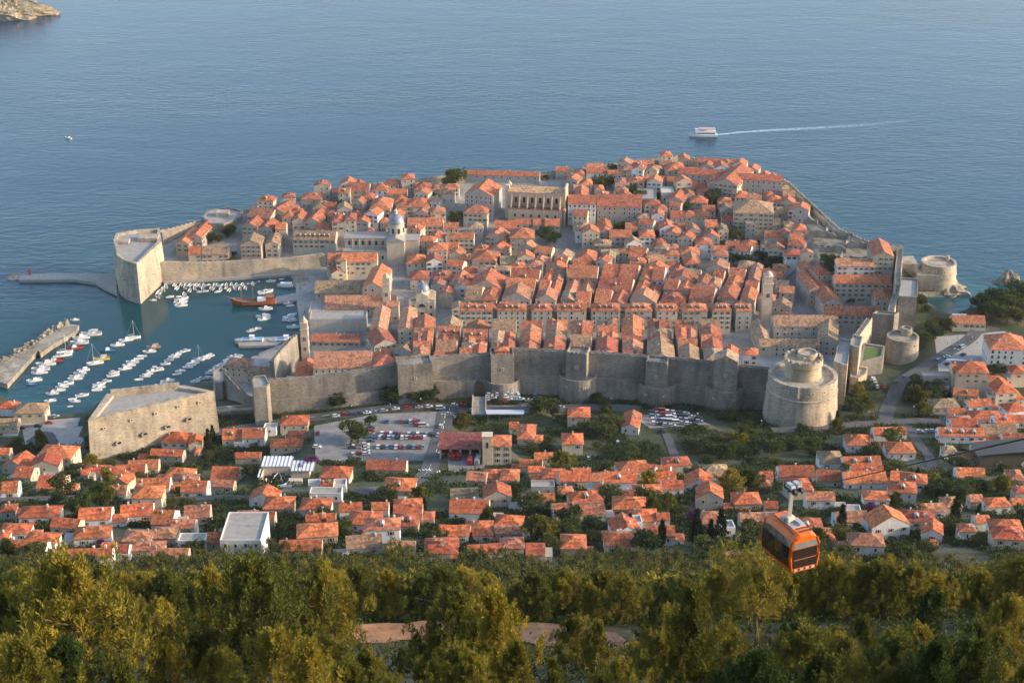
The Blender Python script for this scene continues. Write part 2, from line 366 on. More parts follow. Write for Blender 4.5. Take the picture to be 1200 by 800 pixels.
def b_sea(nt,n,l,p):
    a=N(n,'ShaderNodeAttribute',attribute_name='shallow')
    c=ramp(n,l,a.outputs['Fac'],[(0,(.018,.060,.105)),(.35,(.010,.058,.082)),(.7,(.010,.072,.084)),(1,(.020,.095,.095))])
    c=mul(n,l,c,ramp(n,l,geo_noise(n,l,.006,4,(1,2.2,1)),[(.3,(.82,.86,.9)),(.7,(1.15,1.12,1.08))]))
    cm=N(n,'ShaderNodeAttribute',attribute_name='calm')
    c=mul(n,l,c,(.006,.052,.060),cm.outputs['Fac'],'MIX')
    sl=N(n,'ShaderNodeMapRange'); sl.inputs[3].default_value=.50; sl.inputs[4].default_value=.24; l.new(cm.outputs['Fac'],sl.inputs[0]); l.new(sl.outputs[0],p.inputs['Specular IOR Level'])
    l.new(c,p.inputs['Base Color']); p.inputs['Roughness'].default_value=.14; p.inputs['IOR'].default_value=1.33
    h1=geo_noise(n,l,.15,5,(.62,1.35,1)); h2=geo_noise(n,l,.6,3,(.7,1.3,1)); h3=geo_noise(n,l,.03,3,(.6,1.3,1))
    m1=N(n,'ShaderNodeMath',operation='MULTIPLY_ADD'); m1.inputs[1].default_value=.22; l.new(h2,m1.inputs[0]); l.new(h1,m1.inputs[2])
    m2=N(n,'ShaderNodeMath',operation='MULTIPLY_ADD'); m2.inputs[1].default_value=1.1; l.new(h3,m2.inputs[0]); l.new(m1.outputs[0],m2.inputs[2])
    # calm behind the moles, livelier outside
    st=N(n,'ShaderNodeMapRange'); st.inputs[1].default_value=.1; st.inputs[2].default_value=.9; st.inputs[3].default_value=.31; st.inputs[4].default_value=.05; l.new(cm.outputs['Fac'],st.inputs[0])
    wp=N(n,'ShaderNodeMath',operation='MULTIPLY'); l.new(st.outputs[0],wp.inputs[0]); l.new(ramp(n,l,geo_noise(n,l,.0042,5,(.45,1.5,1)),[(.32,(.45,.45,.45)),(.5,(.95,.95,.95)),(.68,(1.3,1.3,1.3))]),wp.inputs[1])
    bp=N(n,'ShaderNodeBump'); bp.inputs['Distance'].default_value=1.5; l.new(wp.outputs[0],bp.inputs['Strength'])
    l.new(m2.outputs[0],bp.inputs['Height']); l.new(bp.outputs[0],p.inputs['Normal'])
sm.materials.append(mat('sea_water',b_sea)); sea=link('sea',sm); sea['kind']='structure'
# ---- roads draped on the ground
def drape(name,pts,wid,m,lift=.25,step=4.0,kind='structure',ragged=0.0):
    P=[Vector((x,y)) for x,y in pts]; out=[]
    for a,b in zip(P,P[1:]):
        k=max(1,int((b-a).length/step))
        out+=[a.lerp(b,i/k) for i in range(k)]
    out.append(P[-1])
    for _ in range(3): out=[out[0]]+[(out[i-1]+out[i]*2+out[i+1])/4 for i in range(1,len(out)-1)]+[out[-1]]
    mb=MB(); W5=[-.5,-.25,0,.25,.5]
    vs=[]
    for i,p in enumerate(out):
        d=(out[min(i+1,len(out)-1)]-out[max(i-1,0)]).normalized(); nrm=Vector((-d.y,d.x))
        zc=max(ht(p.x+nrm.x*w*wid,p.y+nrm.y*w*wid) for w in W5)
        rg=[rnd.uniform(-ragged,ragged) for _ in W5]
        for w,g_ in zip(W5,rg):
            q=p+nrm*(w*wid+g_*abs(w)*2); vs.append((q.x,q.y,max(ht(q.x,q.y),zc-.25)+lift))
    fs=[(i*5+k,i*5+k+1,i*5+k+6,i*5+k+5) for i in range(len(out)-1) for k in range(4)]
    fs=[f[::-1] if False else f for f in fs]
    mb.add(vs,fs); o=mb.build(name,m); o['kind']=kind
    return out
def gp(l): return [place(u,v)[:2] for u,v in l]
R_MAIN=gp([(225,512),(268,505),(310,498),(360,490),(412,485),(470,478),(515,476),(560,478),(600,481),(650,480),(700,478),(750,481)])
drape('road',R_MAIN,9,ASPH)
R_B=gp([(527,480),(520,500),(514,520),(508,540),(499,556),(470,575),(420,580)]); drape('road',R_B,8.5,ASPH,.32)
R_C=gp([(1165,384),(1135,399),(1100,420),(1068,440),(1050,458),(1040,478),(1036,497)]); drape('road',R_C,8,ASPH)
R_D=gp([(905,506),(960,503),(1030,497),(1080,494),(1130,496),(1200,498),(1240,500)]); drape('road',R_D,7,ASPH,.3)
R_E=gp([(780,508),(787,525),(797,545)]); drape('lane',R_E,4.5,ASPH)
R_F=gp([(0,588),(60,586),(110,584),(180,588),(262,584),(300,585)]); drape('lane',R_F,4.5,ASPH)
R_G=gp([(1062,500),(1075,520),(1090,535),(1092,548)]); drape('lane',R_G,5,ASPH)
R_H=gp([(35,520),(55,505),(62,520),(75,530),(100,530)]); drape('lane',R_H,6,ASPH)
DIRT=plain('orange_earth',(.31,.155,.075),.95,0,.5,.55)
ty=lambda u,y:( (u-600)/F*(y*cp+(CH-283)*sp), y)
drape('dirt_track',[ty(385,174),ty(410,174.5),ty(470,175),ty(540,175),ty(620,174.5),ty(690,174),ty(730,171),ty(742,164),ty(735,155),ty(715,146),ty(690,136)],4.4,DIRT,.12,2.0,ragged=.9)
# zebra crossing and lane lines
mk=MB()
def stripe(a,b,w,z):
    a=Vector(a);b=Vector(b);d=(b-a).normalized();nn=Vector((-d.y,d.x))*w/2
    q=[a-nn,b-nn,b+nn,a+nn]; mk.add([(p.x,p.y,ht(p.x,p.y)+z) for p in q],[(0,1,2,3)])
for c,n,hd,zz in ((unproj(508,554,36),8,(1,.28),.5),(unproj(529,484,27.6),6,(1,.1),.5)):
    hd=Vector(hd).normalized(); nn=Vector((-hd.y,hd.x))
    for k in range(n):
        p=Vector(c)+hd*(k-n/2)*1.7; a=p-nn*2.6; b=p+nn*2.6; stripe(a,b,.8,zz)
for R_ in (R_B,R_MAIN[3:8]):
    for (a,b) in zip(R_,R_[1:]):
        a=Vector(a);b=Vector(b); k=max(1,int((b-a).length/6))
        for i in range(k): stripe(a.lerp(b,i/k),a.lerp(b,(i+.5)/k),.25,.46)
for row_v in (497,510,524):
    pass
o=mk.build('road_markings',WHITE); o['kind']='structure'
CP=plain('worn_car_park_asphalt',(.21,.20,.185),.9,0,.25,.2)
def pad(name,px,z,m,lift=.12):
    mb=MB(); P=[unproj(u,v,z) for u,v in px]; mb.add([(x,y,z+lift) for x,y in P],[tuple(range(len(P)))[::-1]]); o=mb.build(name,m); o['kind']='structure'
pad('car_park',[(368,499),(440,485),(522,482),(508,540),(370,540)],28,CP)
pad('car_park',[(740,487),(792,485),(832,497),(762,502)],24,CP)
pad('fire_yard',[(524,530),(575,530),(565,553),(526,556)],34,CP)
pad('car_park',[(558,475),(636,475),(636,484),(560,485)],19.5,CP)
pad('square',[(26,503),(55,492),(98,489),(99,520),(62,527),(30,522)],7,PAVE)
pad('square',[(1095,395),(1178,388),(1200,430),(1100,438)],17,PAVE)
# ---- quays
Q1=MB()
Q1.prism([unproj(u,v,1.6) for u,v in [(346,321),(382,312),(400,322),(380,400),(354,403),(352,388),(347,346)]],-3,1.7)
Q1.prism([unproj(u,v,1.6) for u,v in [(320,348),(347,343),(350,351),(322,354)]],-3,1.55)
Q1.prism([unproj(u,v,1.6) for u,v in [(277,396),(356,393),(358,404),(280,405)]],-3,1.5)
Q1.prism([unproj(u,v,1.6) for u,v in [(186,322),(340,311),(348,321),(192,331)]],-3,1.65)
Q1.prism([unproj(u,v,1.6) for u,v in [(0,478),(60,488),(103,486),(103,500),(0,500)]],-3,1.6)
o=Q1.build('quay',PAVE); o['kind']='structure'

# ---- evening haze over the whole place
hz=MB(); hz.box(0,2900,-12,8200,6400,470)
hm=bpy.data.materials.new('haze'); hm.use_nodes=True; hn=hm.node_tree.nodes; hn.remove(hn['Principled BSDF'])
pv=hn.new('ShaderNodeVolumePrincipled'); pv.inputs['Color'].default_value=(.80,.86,.93,1); pv.inputs['Density'].default_value=HAZE
hm.node_tree.links.new(pv.outputs[0],hn['Material Output'].inputs['Volume'])
ho=hz.build('haze',hm); ho['kind']='stuff'
# ================= ramparts and forts =================
def poly_fort(name,px,z0,ztop,label,cat,m=RAMP,batter=1.05,par=1.6,pw=2.4,extra=None):
    """solid fort: px = outline of its top, seen in the photo, at height ztop"""
    P=[unproj(u,v,ztop) for u,v in px]
    cx_=sum(p[0] for p in P)/len(P); cy_=sum(p[1] for p in P)/len(P)
    t=tag(empty(name,(cx_,cy_,z0)),label,cat)
    L=[(x-cx_,y-cy_) for x,y in P]; B=[(x*batter,y*batter) for x,y in L]
    MB().prism(B,-6,ztop-z0-par,top=L).build('wall',m,t)
    IN=[(x*(1-pw/max(8,math.hypot(x,y))),y*(1-pw/max(8,math.hypot(x,y)))) for x,y in L]
    MB().prism([(x*.995,y*.995) for x,y in IN],ztop-z0-par-.3,ztop-z0-par+.12,m=0).build('terrace',PAVE,t)
    pb=MB(); n=len(L)
    for i in range(n):
        j=(i+1)%n; q=[L[i],L[j],IN[j],IN[i]]; pb.prism(q,ztop-z0-par+.003,ztop-z0)
    pb.build('parapet',m,t)
    MARKS.append((cat,cx_,cy_))
    return t,L,(cx_,cy_)
def loop_hole(parent,x,y,z,rot,w=1.2,h=.9):
    mb=MB(); mb.box(0,0,0,w+.9,.16,h+.7); mb.box(0,-.09,.35,w,.05,h,m=1)
    o=mb.build('embrasure',[TRIM,GLASS],parent); o.location=(x,y,z); o.rotation_euler=(0,0,rot)
# --- harbour fort of Saint John
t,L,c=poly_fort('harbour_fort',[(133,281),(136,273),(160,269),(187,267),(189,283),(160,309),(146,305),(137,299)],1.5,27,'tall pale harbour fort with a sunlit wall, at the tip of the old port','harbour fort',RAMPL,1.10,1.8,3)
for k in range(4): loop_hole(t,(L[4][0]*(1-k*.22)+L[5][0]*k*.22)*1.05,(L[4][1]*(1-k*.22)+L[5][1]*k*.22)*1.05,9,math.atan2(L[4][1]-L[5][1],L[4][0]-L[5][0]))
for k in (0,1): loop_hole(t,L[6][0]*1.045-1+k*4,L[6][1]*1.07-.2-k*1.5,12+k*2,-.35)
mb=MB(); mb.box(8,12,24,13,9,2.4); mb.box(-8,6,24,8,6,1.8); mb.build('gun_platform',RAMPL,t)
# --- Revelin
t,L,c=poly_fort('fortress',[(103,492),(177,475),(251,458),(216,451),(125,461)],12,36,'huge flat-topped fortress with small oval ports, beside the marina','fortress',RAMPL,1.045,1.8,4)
e=math.atan2(L[2][1]-L[0][1],L[2][0]-L[0][0])
for f_,z in ((.22,8),(.42,9.5),(.60,10.5),(.77,12)):
    mb=MB(); mb.lathe(0,0,[(2.4,0),(2.4,.5),(1.5,.5),(1.5,.2)],16,m=0); mb.lathe(0,0,[(1.5,.25),(.01,.25)],16,m=1)
    o=mb.build('gun_port',[RAMPL,GLASS],t); b=1.045+.0*f_
    px_,py_=L[0][0]*(1-f_)+L[2][0]*f_,L[0][1]*(1-f_)+L[2][1]*f_
    k=1+.045*(24-z)/24; nn=Vector((math.sin(e),-math.cos(e)))
    o.location=(px_*k+nn.x*.9,py_*k+nn.y*.9,z); o.rotation_euler=(R(90),0,e); o.scale=(.8,.5,1)
for f_,z in ((.12,17),(.33,18),(.52,18.5),(.70,19.5),(.87,19)): 
    px_,py_=L[0][0]*(1-f_)+L[2][0]*f_,L[0][1]*(1-f_)+L[2][1]*f_; k=1+.045*(24-z)/24
    loop_hole(t,px_*k+math.sin(e)*.7,py_*k-math.cos(e)*.7,z,e,1,.8)
mb=MB()
for k in range(7):
    f_=.12+k*.125; mb.box(L[4][0]*(1-f_)+L[3][0]*f_,L[4][1]*(1-f_)+L[3][1]*f_,23.6,5.4,1.6,2.2,rot=math.atan2(L[3][1]-L[4][1],L[3][0]-L[4][0]))
mb.build('merlons',RAMPL,t)
# --- town wall between its towers
def wall_run(pts,name,label,thick=4.5,m=RAMP,zb=None,crown=1.3,group='town wall',lean=1.2,cat='town wall'):
    """pts: (x,y,ztop) along the outer face, left to right as seen from the hill; inside lies to the left of that direction"""
    t=tag(empty(name,(pts[0][0],pts[0][1],0)),label,cat,group); ox,oy=pts[0][0],pts[0][1]
    out=[];inn=[];base=[]
    for i,p in enumerate(pts):
        a=pts[max(i-1,0)];b=pts[min(i+1,len(pts)-1)]; d=Vector((b[0]-a[0],b[1]-a[1])).normalized(); nn=Vector((-d.y,d.x))
        out.append((p[0]-ox,p[1]-oy)); inn.append((p[0]+nn.x*thick-ox,p[1]+nn.y*thick-oy)); base.append((p[0]-nn.x*lean-ox,p[1]-nn.y*lean-oy))
    wb=MB(); pb=MB(); n=len(pts)
    for i in range(n-1):
        z0,z1=pts[i][2]-crown,pts[i+1][2]-crown; g=-8 if zb is None else zb
        q=[out[i],out[i+1],inn[i+1],inn[i]]; b=[base[i],base[i+1],inn[i+1],inn[i]]
        wb.prism(b,g,[z0,z1,z1,z0],top=q)
        for A,B_ in ((out,inn),(inn,out)):
            w=.16 if A is out else .1
            q=[A[i],A[i+1],tuple(A[i+1][k]*(1-w)+B_[i+1][k]*w for k in (0,1)),tuple(A[i][k]*(1-w)+B_[i][k]*w for k in (0,1))]
            h=crown if A is out else crown*.6
            pb.prism(q,[z0+.004,z1+.004,z1+.004,z0+.004],[z0+h,z1+h,z1+h,z0+h])
        if crown>.5:
            L_=math.hypot(out[i+1][0]-out[i][0],out[i+1][1]-out[i][1]); k=int(L_/3.4); ang=math.atan2(out[i+1][1]-out[i][1],out[i+1][0]-out[i][0])
            for j in range(k):
                f_=(j+.5)/k; w=.08
                x=out[i][0]*(1-f_)+out[i+1][0]*f_; y=out[i][1]*(1-f_)+out[i+1][1]*f_; z=z0*(1-f_)+z1*f_
                pb.box(x*(1-w)+(inn[i][0]*(1-f_)+inn[i+1][0]*f_)*w,y*(1-w)+(inn[i][1]*(1-f_)+inn[i+1][1]*f_)*w,z+crown-.1,1.5,.55,.75,rot=ang)
    wb.build('wall',m,t); pb.build('parapet',m,t)
    return t
seg=lambda a,b,dy=3.0:[(x,y+dy,z) for x,y,z in NWALL[a:b+1]]
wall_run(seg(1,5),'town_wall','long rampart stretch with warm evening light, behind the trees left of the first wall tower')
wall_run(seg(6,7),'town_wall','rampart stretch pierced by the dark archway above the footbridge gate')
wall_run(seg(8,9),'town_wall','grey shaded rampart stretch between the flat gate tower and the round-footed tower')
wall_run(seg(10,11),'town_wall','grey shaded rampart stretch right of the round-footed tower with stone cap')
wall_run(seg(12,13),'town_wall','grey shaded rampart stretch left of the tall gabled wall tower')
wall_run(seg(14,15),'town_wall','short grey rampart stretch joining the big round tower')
# lower outer scarp
for a,b,vs_,lab in ((1,5,(470,466,462,458,456),'low outer scarp wall below the long sunlit rampart'),(6,7,(447,446),'low outer scarp under the gate archway'),(8,9,(441,441),'low outer scarp left of the round-footed tower'),(10,11,(443,446),'low outer scarp right of the round-footed tower'),(12,13,(450,454),'low outer scarp left of the tall gabled tower'),(14,15,(457,460),'low outer scarp beside the big round tower')):
    pts=[]
    for k,(i,v) in enumerate(zip(range(a,b+1),vs_)):
        x,y,_=NWALL[i]; pts.append((x,y,vert(NW_PX[i][0],NW_PX[i][1],13,v)[2]))
    wall_run(pts,'outer_scarp',lab,2.9,RAMP,None,.5,'outer scarp walls',.8,'scarp wall')
def wall_tower(i,j,vtop,dpt,label,cap=None,apron=None,rise=1.0):
    """square tower between wall points i and j"""
    (x0,y0,_),(x1,y1,_)=NWALL[i],NWALL[j]
    cx_,cy_=(x0+x1)/2,(y0+y1)/2; w=math.hypot(x1-x0,y1-y0); rot=math.atan2(y1-y0,x1-x0)
    um=(NW_PX[i][0]+NW_PX[j][0])/2; vb=(NW_PX[i][1]+NW_PX[j][1])/2
    zt=vert(um,vb,13,vtop)[2]
    t=tag(empty('wall_tower',(cx_,cy_,0),rot),label,'wall tower','towers of the north wall')
    mb=MB(); mb.box(0,1.5,-4,w+1.2,dpt,zt+4-1.4,taper=.965); mb.build('wall',RAMP,t)
    pb=MB(); W_,D_=(w+1.2)*.965,dpt*.965
    for sx,sy,a,b in ((0,-1,W_,.7),(0,1,W_,.5),(-1,0,.6,D_-1.4),(1,0,.6,D_-1.4)):
        pb.box(sx*(W_-.6)/2,1.5+sy*(D_-.7)/2,zt-1.4+.004,a,b,1.4)
    for k in range(int(W_/2.2)): pb.box(-W_/2+1.1+k*2.2,1.5-(D_-.7)/2,zt-.02,1.1,.6,.7)
    pb.build('parapet',RAMP,t)
    if cap=='gable':
        g=MB(); g.add([(-W_/2,1.5-D_/2,zt),(W_/2,1.5-D_/2,zt),(W_/2,1.5+D_/2,zt),(-W_/2,1.5+D_/2,zt),(0,1.5-D_/2,zt+3.2),(0,1.5+D_/2,zt+3.2)],[(0,1,4),(2,3,5),(1,2,5,4),(3,0,4,5),(3,2,1,0)]); g.build('roof',TILE,t,color=(.40,.30,.20))
    if cap=='tile':
        g=MB(); g.box(0,2.5,zt-1.2,W_*.6,D_*.5,2.2); g.add([(-W_*.34,1.5-D_*.2,zt+1),(W_*.34,1.5-D_*.2,zt+1),(W_*.34,2.5+D_*.32,zt+1),(-W_*.34,2.5+D_*.32,zt+1),(0,2.5,zt+2.6)],[(0,1,4),(1,2,4),(2,3,4),(3,0,4),(3,2,1,0)]); g.build('roof',TILE,t,color=(.50,.17,.075))
    if apron:
        r,va=apron; za=vert(um,vb,13,va)[2]
        mb=MB(); mb.lathe(0,3,[(r+1.3,-6),(r,za-1.0),(r,za),(r-.8,za),(r-.8,za-1.0),(0.01,za-1.0)],28); mb.build('round_foot',RAMP,t,smooth=False)
        for q in (-.5,.5): loop_hole(t,r*math.sin(q)*1.03,3-r*math.cos(q)*1.03,za-5,q,.8,.6)
    loop_hole(t,0,1.5-dpt/2-.02,zt-9,0,.7,.9)
    MARKS.append((label.split(',')[0].replace(' with',' with'),cx_,cy_))
wall_tower(5,6,423,13,'wide blunt wall tower, first along the wall from the marina')
MARKS[-1]=('blunt first wall tower',)+MARKS[-1][1:]
wall_tower(7,8,413,11,'square wall tower with a small tiled hut, above the footbridge gate','tile',(10.5,444)); MARKS[-1]=('tower above the gate',)+MARKS[-1][1:]
wall_tower(9,10,411,11,'square wall tower on a wide round foot, pale stone slabs on its top',None,(10.5,440)); MARKS[-1]=('round-footed wall tower',)+MARKS[-1][1:]
wall_tower(11,12,422,10,'plain square wall tower on a round foot, left of the gabled tower',None,(10.5,449)); MARKS[-1]=('plain square wall tower',)+MARKS[-1][1:]
wall_tower(13,14,420,11,'tallest square wall tower with a brown gabled cap','gable',(11,453)); MARKS[-1]=('gabled wall tower',)+MARKS[-1][1:]
# gate arch and footbridge
gx_,gy_,gz_=NWALL[7]
bx,by=unproj(562,452,24)
t=tag(empty('gate_bridge',(bx,by-2,12)),'narrow stone footbridge leading to the dark arched gate in the rampart','footbridge')
mb=MB(); mb.box(0,-14,-2,7.5,22,10); mb.build('ramp',RAMP,t)
mb=MB(); mb.box(-3.6,-14,8.004,.5,22,1.1); mb.box(3.6,-14,8.004,.5,22,1.1); mb.build('parapet',RAMPL,t)
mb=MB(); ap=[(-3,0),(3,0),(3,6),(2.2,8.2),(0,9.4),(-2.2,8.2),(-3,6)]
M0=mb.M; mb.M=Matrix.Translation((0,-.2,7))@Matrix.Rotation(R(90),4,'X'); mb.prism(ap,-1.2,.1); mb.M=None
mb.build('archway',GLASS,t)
# --- big round tower (Minceta)
mx,my=unproj(945,503,18); my+=20.5
zt1=vert(945,503,18,457)[2]
t=tag(empty('round_tower',(mx,my,0)),'massive round tower, two drums one above the other, highest point of the wall','round tower'); MARKS.append(('big round tower',mx,my))
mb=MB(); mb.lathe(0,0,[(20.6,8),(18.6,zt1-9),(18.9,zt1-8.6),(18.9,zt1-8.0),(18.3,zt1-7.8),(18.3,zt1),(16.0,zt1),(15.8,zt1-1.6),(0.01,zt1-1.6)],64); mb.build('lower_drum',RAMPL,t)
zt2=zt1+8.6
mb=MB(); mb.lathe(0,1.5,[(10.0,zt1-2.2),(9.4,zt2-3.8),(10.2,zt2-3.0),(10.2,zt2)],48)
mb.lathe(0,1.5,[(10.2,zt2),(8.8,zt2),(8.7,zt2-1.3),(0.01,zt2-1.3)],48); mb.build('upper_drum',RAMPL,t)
mb=MB()
for k in range(18):
    a=2*math.pi*k/18
    mb.box(9.5*math.cos(a),1.5+9.5*math.sin(a),zt2-.02,1.0,1.7,1.0,rot=a)
mb.build('crown_battlement',RAMPL,t); mb=MB(); mb.lathe(2.5,5,[(5.4,zt2-1.25),(5.2,zt2+1.9),(4.4,zt2+1.9),(4.3,zt2+.9),(.01,zt2+.9)],28)
mb.build('crown_turret',RAMPL,t)
mb=MB(); mb.box(-.5,-3.8,zt2-1.25,1.3,1.3,3.4); mb.build('sentry_post',RAMPL,t)
mb=MB(); mb.box(-5,-17.6,zt1-6.2,1.0,1.2,6.6); mb.build('drain_pier',TRIM,t)
for a in (-1.0,-.62,-.25,.12,.5,.85):
    r=18.35; loop_hole(t,r*math.sin(a),-r*math.cos(a),zt1-4.2,a,1,.7)
# --- wall going down from it towards the western gate
def blockw(name,px,z0,ztop,label,cat,m=RAMPL,group=None,bat=1.04,par=1.2,pw=1.2):
    t,L,c=poly_fort(name,px,z0,ztop,label,cat,m,bat,par,pw); MARKS.pop()
    if group: t['group']=group
    return t
blockw('wall_tower',[(977,423),(993,428),(997,398),(985,396)],14,37,'stepped wall tower right behind the big round tower','wall tower',RAMPL,'towers of the west wall')
blockw('wall_tower',[(996,404),(1007,407),(1011,394),(1000,391)],14,40,'narrow sunlit wall tower above the grassy bastion','wall tower',RAMPL,'towers of the west wall')
t,L,c=poly_fort('bastion',[(1007,424),(1022,421),(1035,418),(1037,405),(1012,401)],12,26,'low bastion with two strips of green grass on top','bastion',RAMP,1.06,1.2,2.0); MARKS.append(('grassy bastion',)+c)
mb=MB(); mb.prism([(x*.72,y*.72) for x,y in L],12.8,13.15); mb.build('lawn',plain('lawn_grass',(.085,.14,.03),.9,0,.3,.5),t)
t,L,c=poly_fort('bastion',[(996,441),(1006,443),(1015,438),(1017,430),(1000,427)],12,24,'small stone bastion at the right foot of the big round tower','bastion',RAMPL,1.08,1.0,1.6)
pts=[unproj(u,v,36) for u,v in [(1003,400),(1023,367)]]
wall_run([(x,y,z) for (x,y),z in zip(pts,(36,33))],'town_wall','slanting rampart stretch falling from the round tower to the west gate',3.5,RAMPL,None,1.0)
blockw('wall_tower',[(1022,367),(1048,369),(1054,366),(1027,364)],12,34,'broad square curtain block over the inner west gate','wall tower',RAMP,'towers of the west wall')
rx,ry=unproj(1060,424,14); ry+=9.5; zt=vert(1060,424,14,401)[2]
t=tag(empty('round_bastion',(rx,ry,0)),'round bastion with a lit rim beside the west gate road','bastion'); MARKS.append(('round gate bastion',rx,ry))
mb=MB(); mb.lathe(0,0,[(10.4,6),(9.2,zt-1),(9.2,zt),(8.0,zt),(7.9,zt-1.3),(.01,zt-1.3)],40); mb.build('wall',RAMPL,t)
for a in (-.7,.0,.7): loop_hole(t,9.5*math.sin(a),-9.5*math.cos(a),zt-4,a,.9,.7)
mb=MB(); mb.lathe(3,5,[(3.4,zt-1.3),(3.2,zt+3),(2.6,zt+3),(2.5,zt+2.2),(.01,zt+2.2)],20); mb.build('turret',RAMPL,t)
blockw('wall_tower',[(1053,347),(1075,348),(1076,326),(1056,325)],10,36,'tall square wall tower between the red convent roofs and the cove','wall tower',RAMP,'towers of the west wall')
wp=[unproj(u,v,30) for u,v in [(1057,345),(1056,320),(1058,300),(1059,288)]]
wall_run([(x,y,z) for (x,y),z in zip(wp,(31,31,30,29))],'town_wall','west rampart stretch running out to the sea corner by the convent',4,RAMPL,None,1.2)
wp=[unproj(u,v,30) for u,v in [(1048,366),(1052,352),(1055,345)]]
wall_run([(x,y,z) for (x,y),z in zip(wp,(31,31,31))],'town_wall','short west rampart stretch behind the round gate bastion',4,RAMPL,None,1.2)
# --- Bokar
bx,by=BOK
t=tag(empty('sea_fort',(bx,by,0)),'rounded sea fort on a rock beside the little cove','sea fort'); MARKS.append(('rounded sea fort',bx,by))
zt=CH+raydir(1096,312)[2]*((by-9)/raydir(1096,312)[1])
mb=MB(); mb.lathe(2,0,[(13.4,1),(11.8,zt*.55),(12.2,zt*.57),(11.4,zt-1),(11.4,zt),(10.0,zt),(9.9,zt-1.5),(.01,zt-1.5)],44); mb.prism([(-14,-11),(0,-12.5),(2,8),(-14,12)],1,zt*.72); mb.prism([(-22,-2),(-12,-3),(-12,13),(-22,12)],1,zt*.95); mb.build('wall',RAMPL,t)
mb=MB(); mb.lathe(9,5,[(1.5,zt-1.5),(1.4,zt+2),(.01,zt+2.8)],12); mb.build('lookout',RAMPL,t)
for a in (-.9,-.4,.1): loop_hole(t,2+11.7*math.sin(a),-11.7*math.cos(a),zt-4,a,1,.8)
def rock_blob(name,x,y,rx,ry,h,seed,label,kind=None,cat='rock',nu=40,nv=14,m=ROCK,amp=.35):
    r_=np.random.RandomState(seed); mb=MB(); vs=[]; ph=r_.rand(8)*6.28
    for j in range(nv+1):
        f_=j/nv; ring=math.cos(f_*math.pi/2)**.55 if j<nv else 0
        for i in range(nu):
            a=2*math.pi*i/nu
            k=1+amp*(.5*math.sin(3*a+ph[0]+f_*2)+.35*math.sin(7*a+ph[1]+f_*5)+.25*math.sin(13*a+ph[2]-f_*7)+.5*(r_.rand()-.5))
            vs.append((rx*ring*k*math.cos(a),ry*ring*k*math.sin(a),-3+(h+3)*f_*(1+.18*(r_.rand()-.5))))
    fs=[(j*nu+i,j*nu+(i+1)%nu,(j+1)*nu+(i+1)%nu,(j+1)*nu+i) for j in range(nv) for i in range(nu)]
    mb.add(vs,fs); o=mb.build(name,m); o.location=(x,y,0)
    tag(o,label,cat,None,kind) if not kind else o.__setitem__('kind',kind)
    return o
rock_blob('sea_rock',bx+6,by-3,17,14,7,3,'brown shore rock carrying the rounded sea fort')
x,y=unproj(1181,331,0); rock_blob('sea_rock',x,y,7.5,6,8.5,5,'lone grey rock standing in the sea near the right-hand trees')
x,y=unproj(1168,331,0); rock_blob('sea_rock',x,y,5,3,1.5,9,'flat reef rock just beside the lone grey sea rock')
x,y=unproj(-26,27,0)
b_isl=mat('island_scrub',b_rampart((.13,.12,.06),(.30,.25,.17),(.46,.38,.28)))
rock_blob('island',x,y+44,66,46,24,11,None,'structure',nu=90,nv=20,m=b_isl,amp=.22)
# --- walls along the port and the sea
A=[vert(u,vb,1.5,vt) for u,vb,vt in [(189,329,308),(240,326,309),(300,322,306),(345,318,303),(382,314,298)]]
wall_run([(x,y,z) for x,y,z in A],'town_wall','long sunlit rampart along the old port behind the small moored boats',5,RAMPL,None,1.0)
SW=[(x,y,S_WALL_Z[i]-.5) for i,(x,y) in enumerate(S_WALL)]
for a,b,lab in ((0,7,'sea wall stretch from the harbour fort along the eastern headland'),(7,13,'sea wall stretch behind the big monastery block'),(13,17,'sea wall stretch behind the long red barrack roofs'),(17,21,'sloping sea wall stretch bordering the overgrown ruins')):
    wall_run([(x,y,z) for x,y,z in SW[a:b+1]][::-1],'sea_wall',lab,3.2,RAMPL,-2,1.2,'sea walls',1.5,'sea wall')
# eastern sea bastion
t,L,c=poly_fort('sea_bastion',[(237,254),(243,247),(268,242),(285,246),(282,254),(262,262),(245,262)],7,17.5,'polygonal stone sea bastion on the eastern wall','bastion',RAMP,1.05,1.2,2); MARKS.append(('eastern sea bastion',)+c)
mb=MB(); mb.box(0,3,8.5,9,7,4); mb.build('guard_house',RAMPL,t)
# --- bastion and gate of Saint Luke by the marina
t,L,c=poly_fort('bastion',[(295,446),(298,440),(311,439),(316,449),(312,453),(297,454)],10,34,'tall corner bastion with a pointed coping, at the marina end of the rampart','bastion',RAMP,1.05,1.0,1.4); MARKS.append(('corner bastion',)+c)
A=[vert(u,vb,8,vt) for u,vb,vt in [(264,470,435),(276,478,449),(287,484,462),(300,486,468)]]
wall_run([(x,y,z) for x,y,z in A],'outer_scarp','curving outer gate wall descending beside the bridge to the flat fortress',2.2,RAMP,None,1.0,'outer scarp walls',1.0,'scarp wall')
t,L,c=poly_fort('round_bastion',[(249,443),(250,434),(258,430),(266,433),(267,441),(260,448),(252,448)],4,21,'rounded bastion at the inner edge of the marina','bastion',RAMP,1.08,1.2,1.5)
x,y=unproj(268,482,12); t=tag(empty('arched_bridge',(x,y,4),R(12)),'stone arched bridge joining the flat fortress to the gate wall','bridge')
mb=MB(); pf=[(-13,0),(-6,0),(-5.6,3),(-4,5.4),(-1.5,6.4),(1.5,6.4),(4,5.4),(5.6,3),(6,0),(13,0),(13,9),(-13,9)]
mb.M=Matrix.Rotation(R(90),4,'X'); 
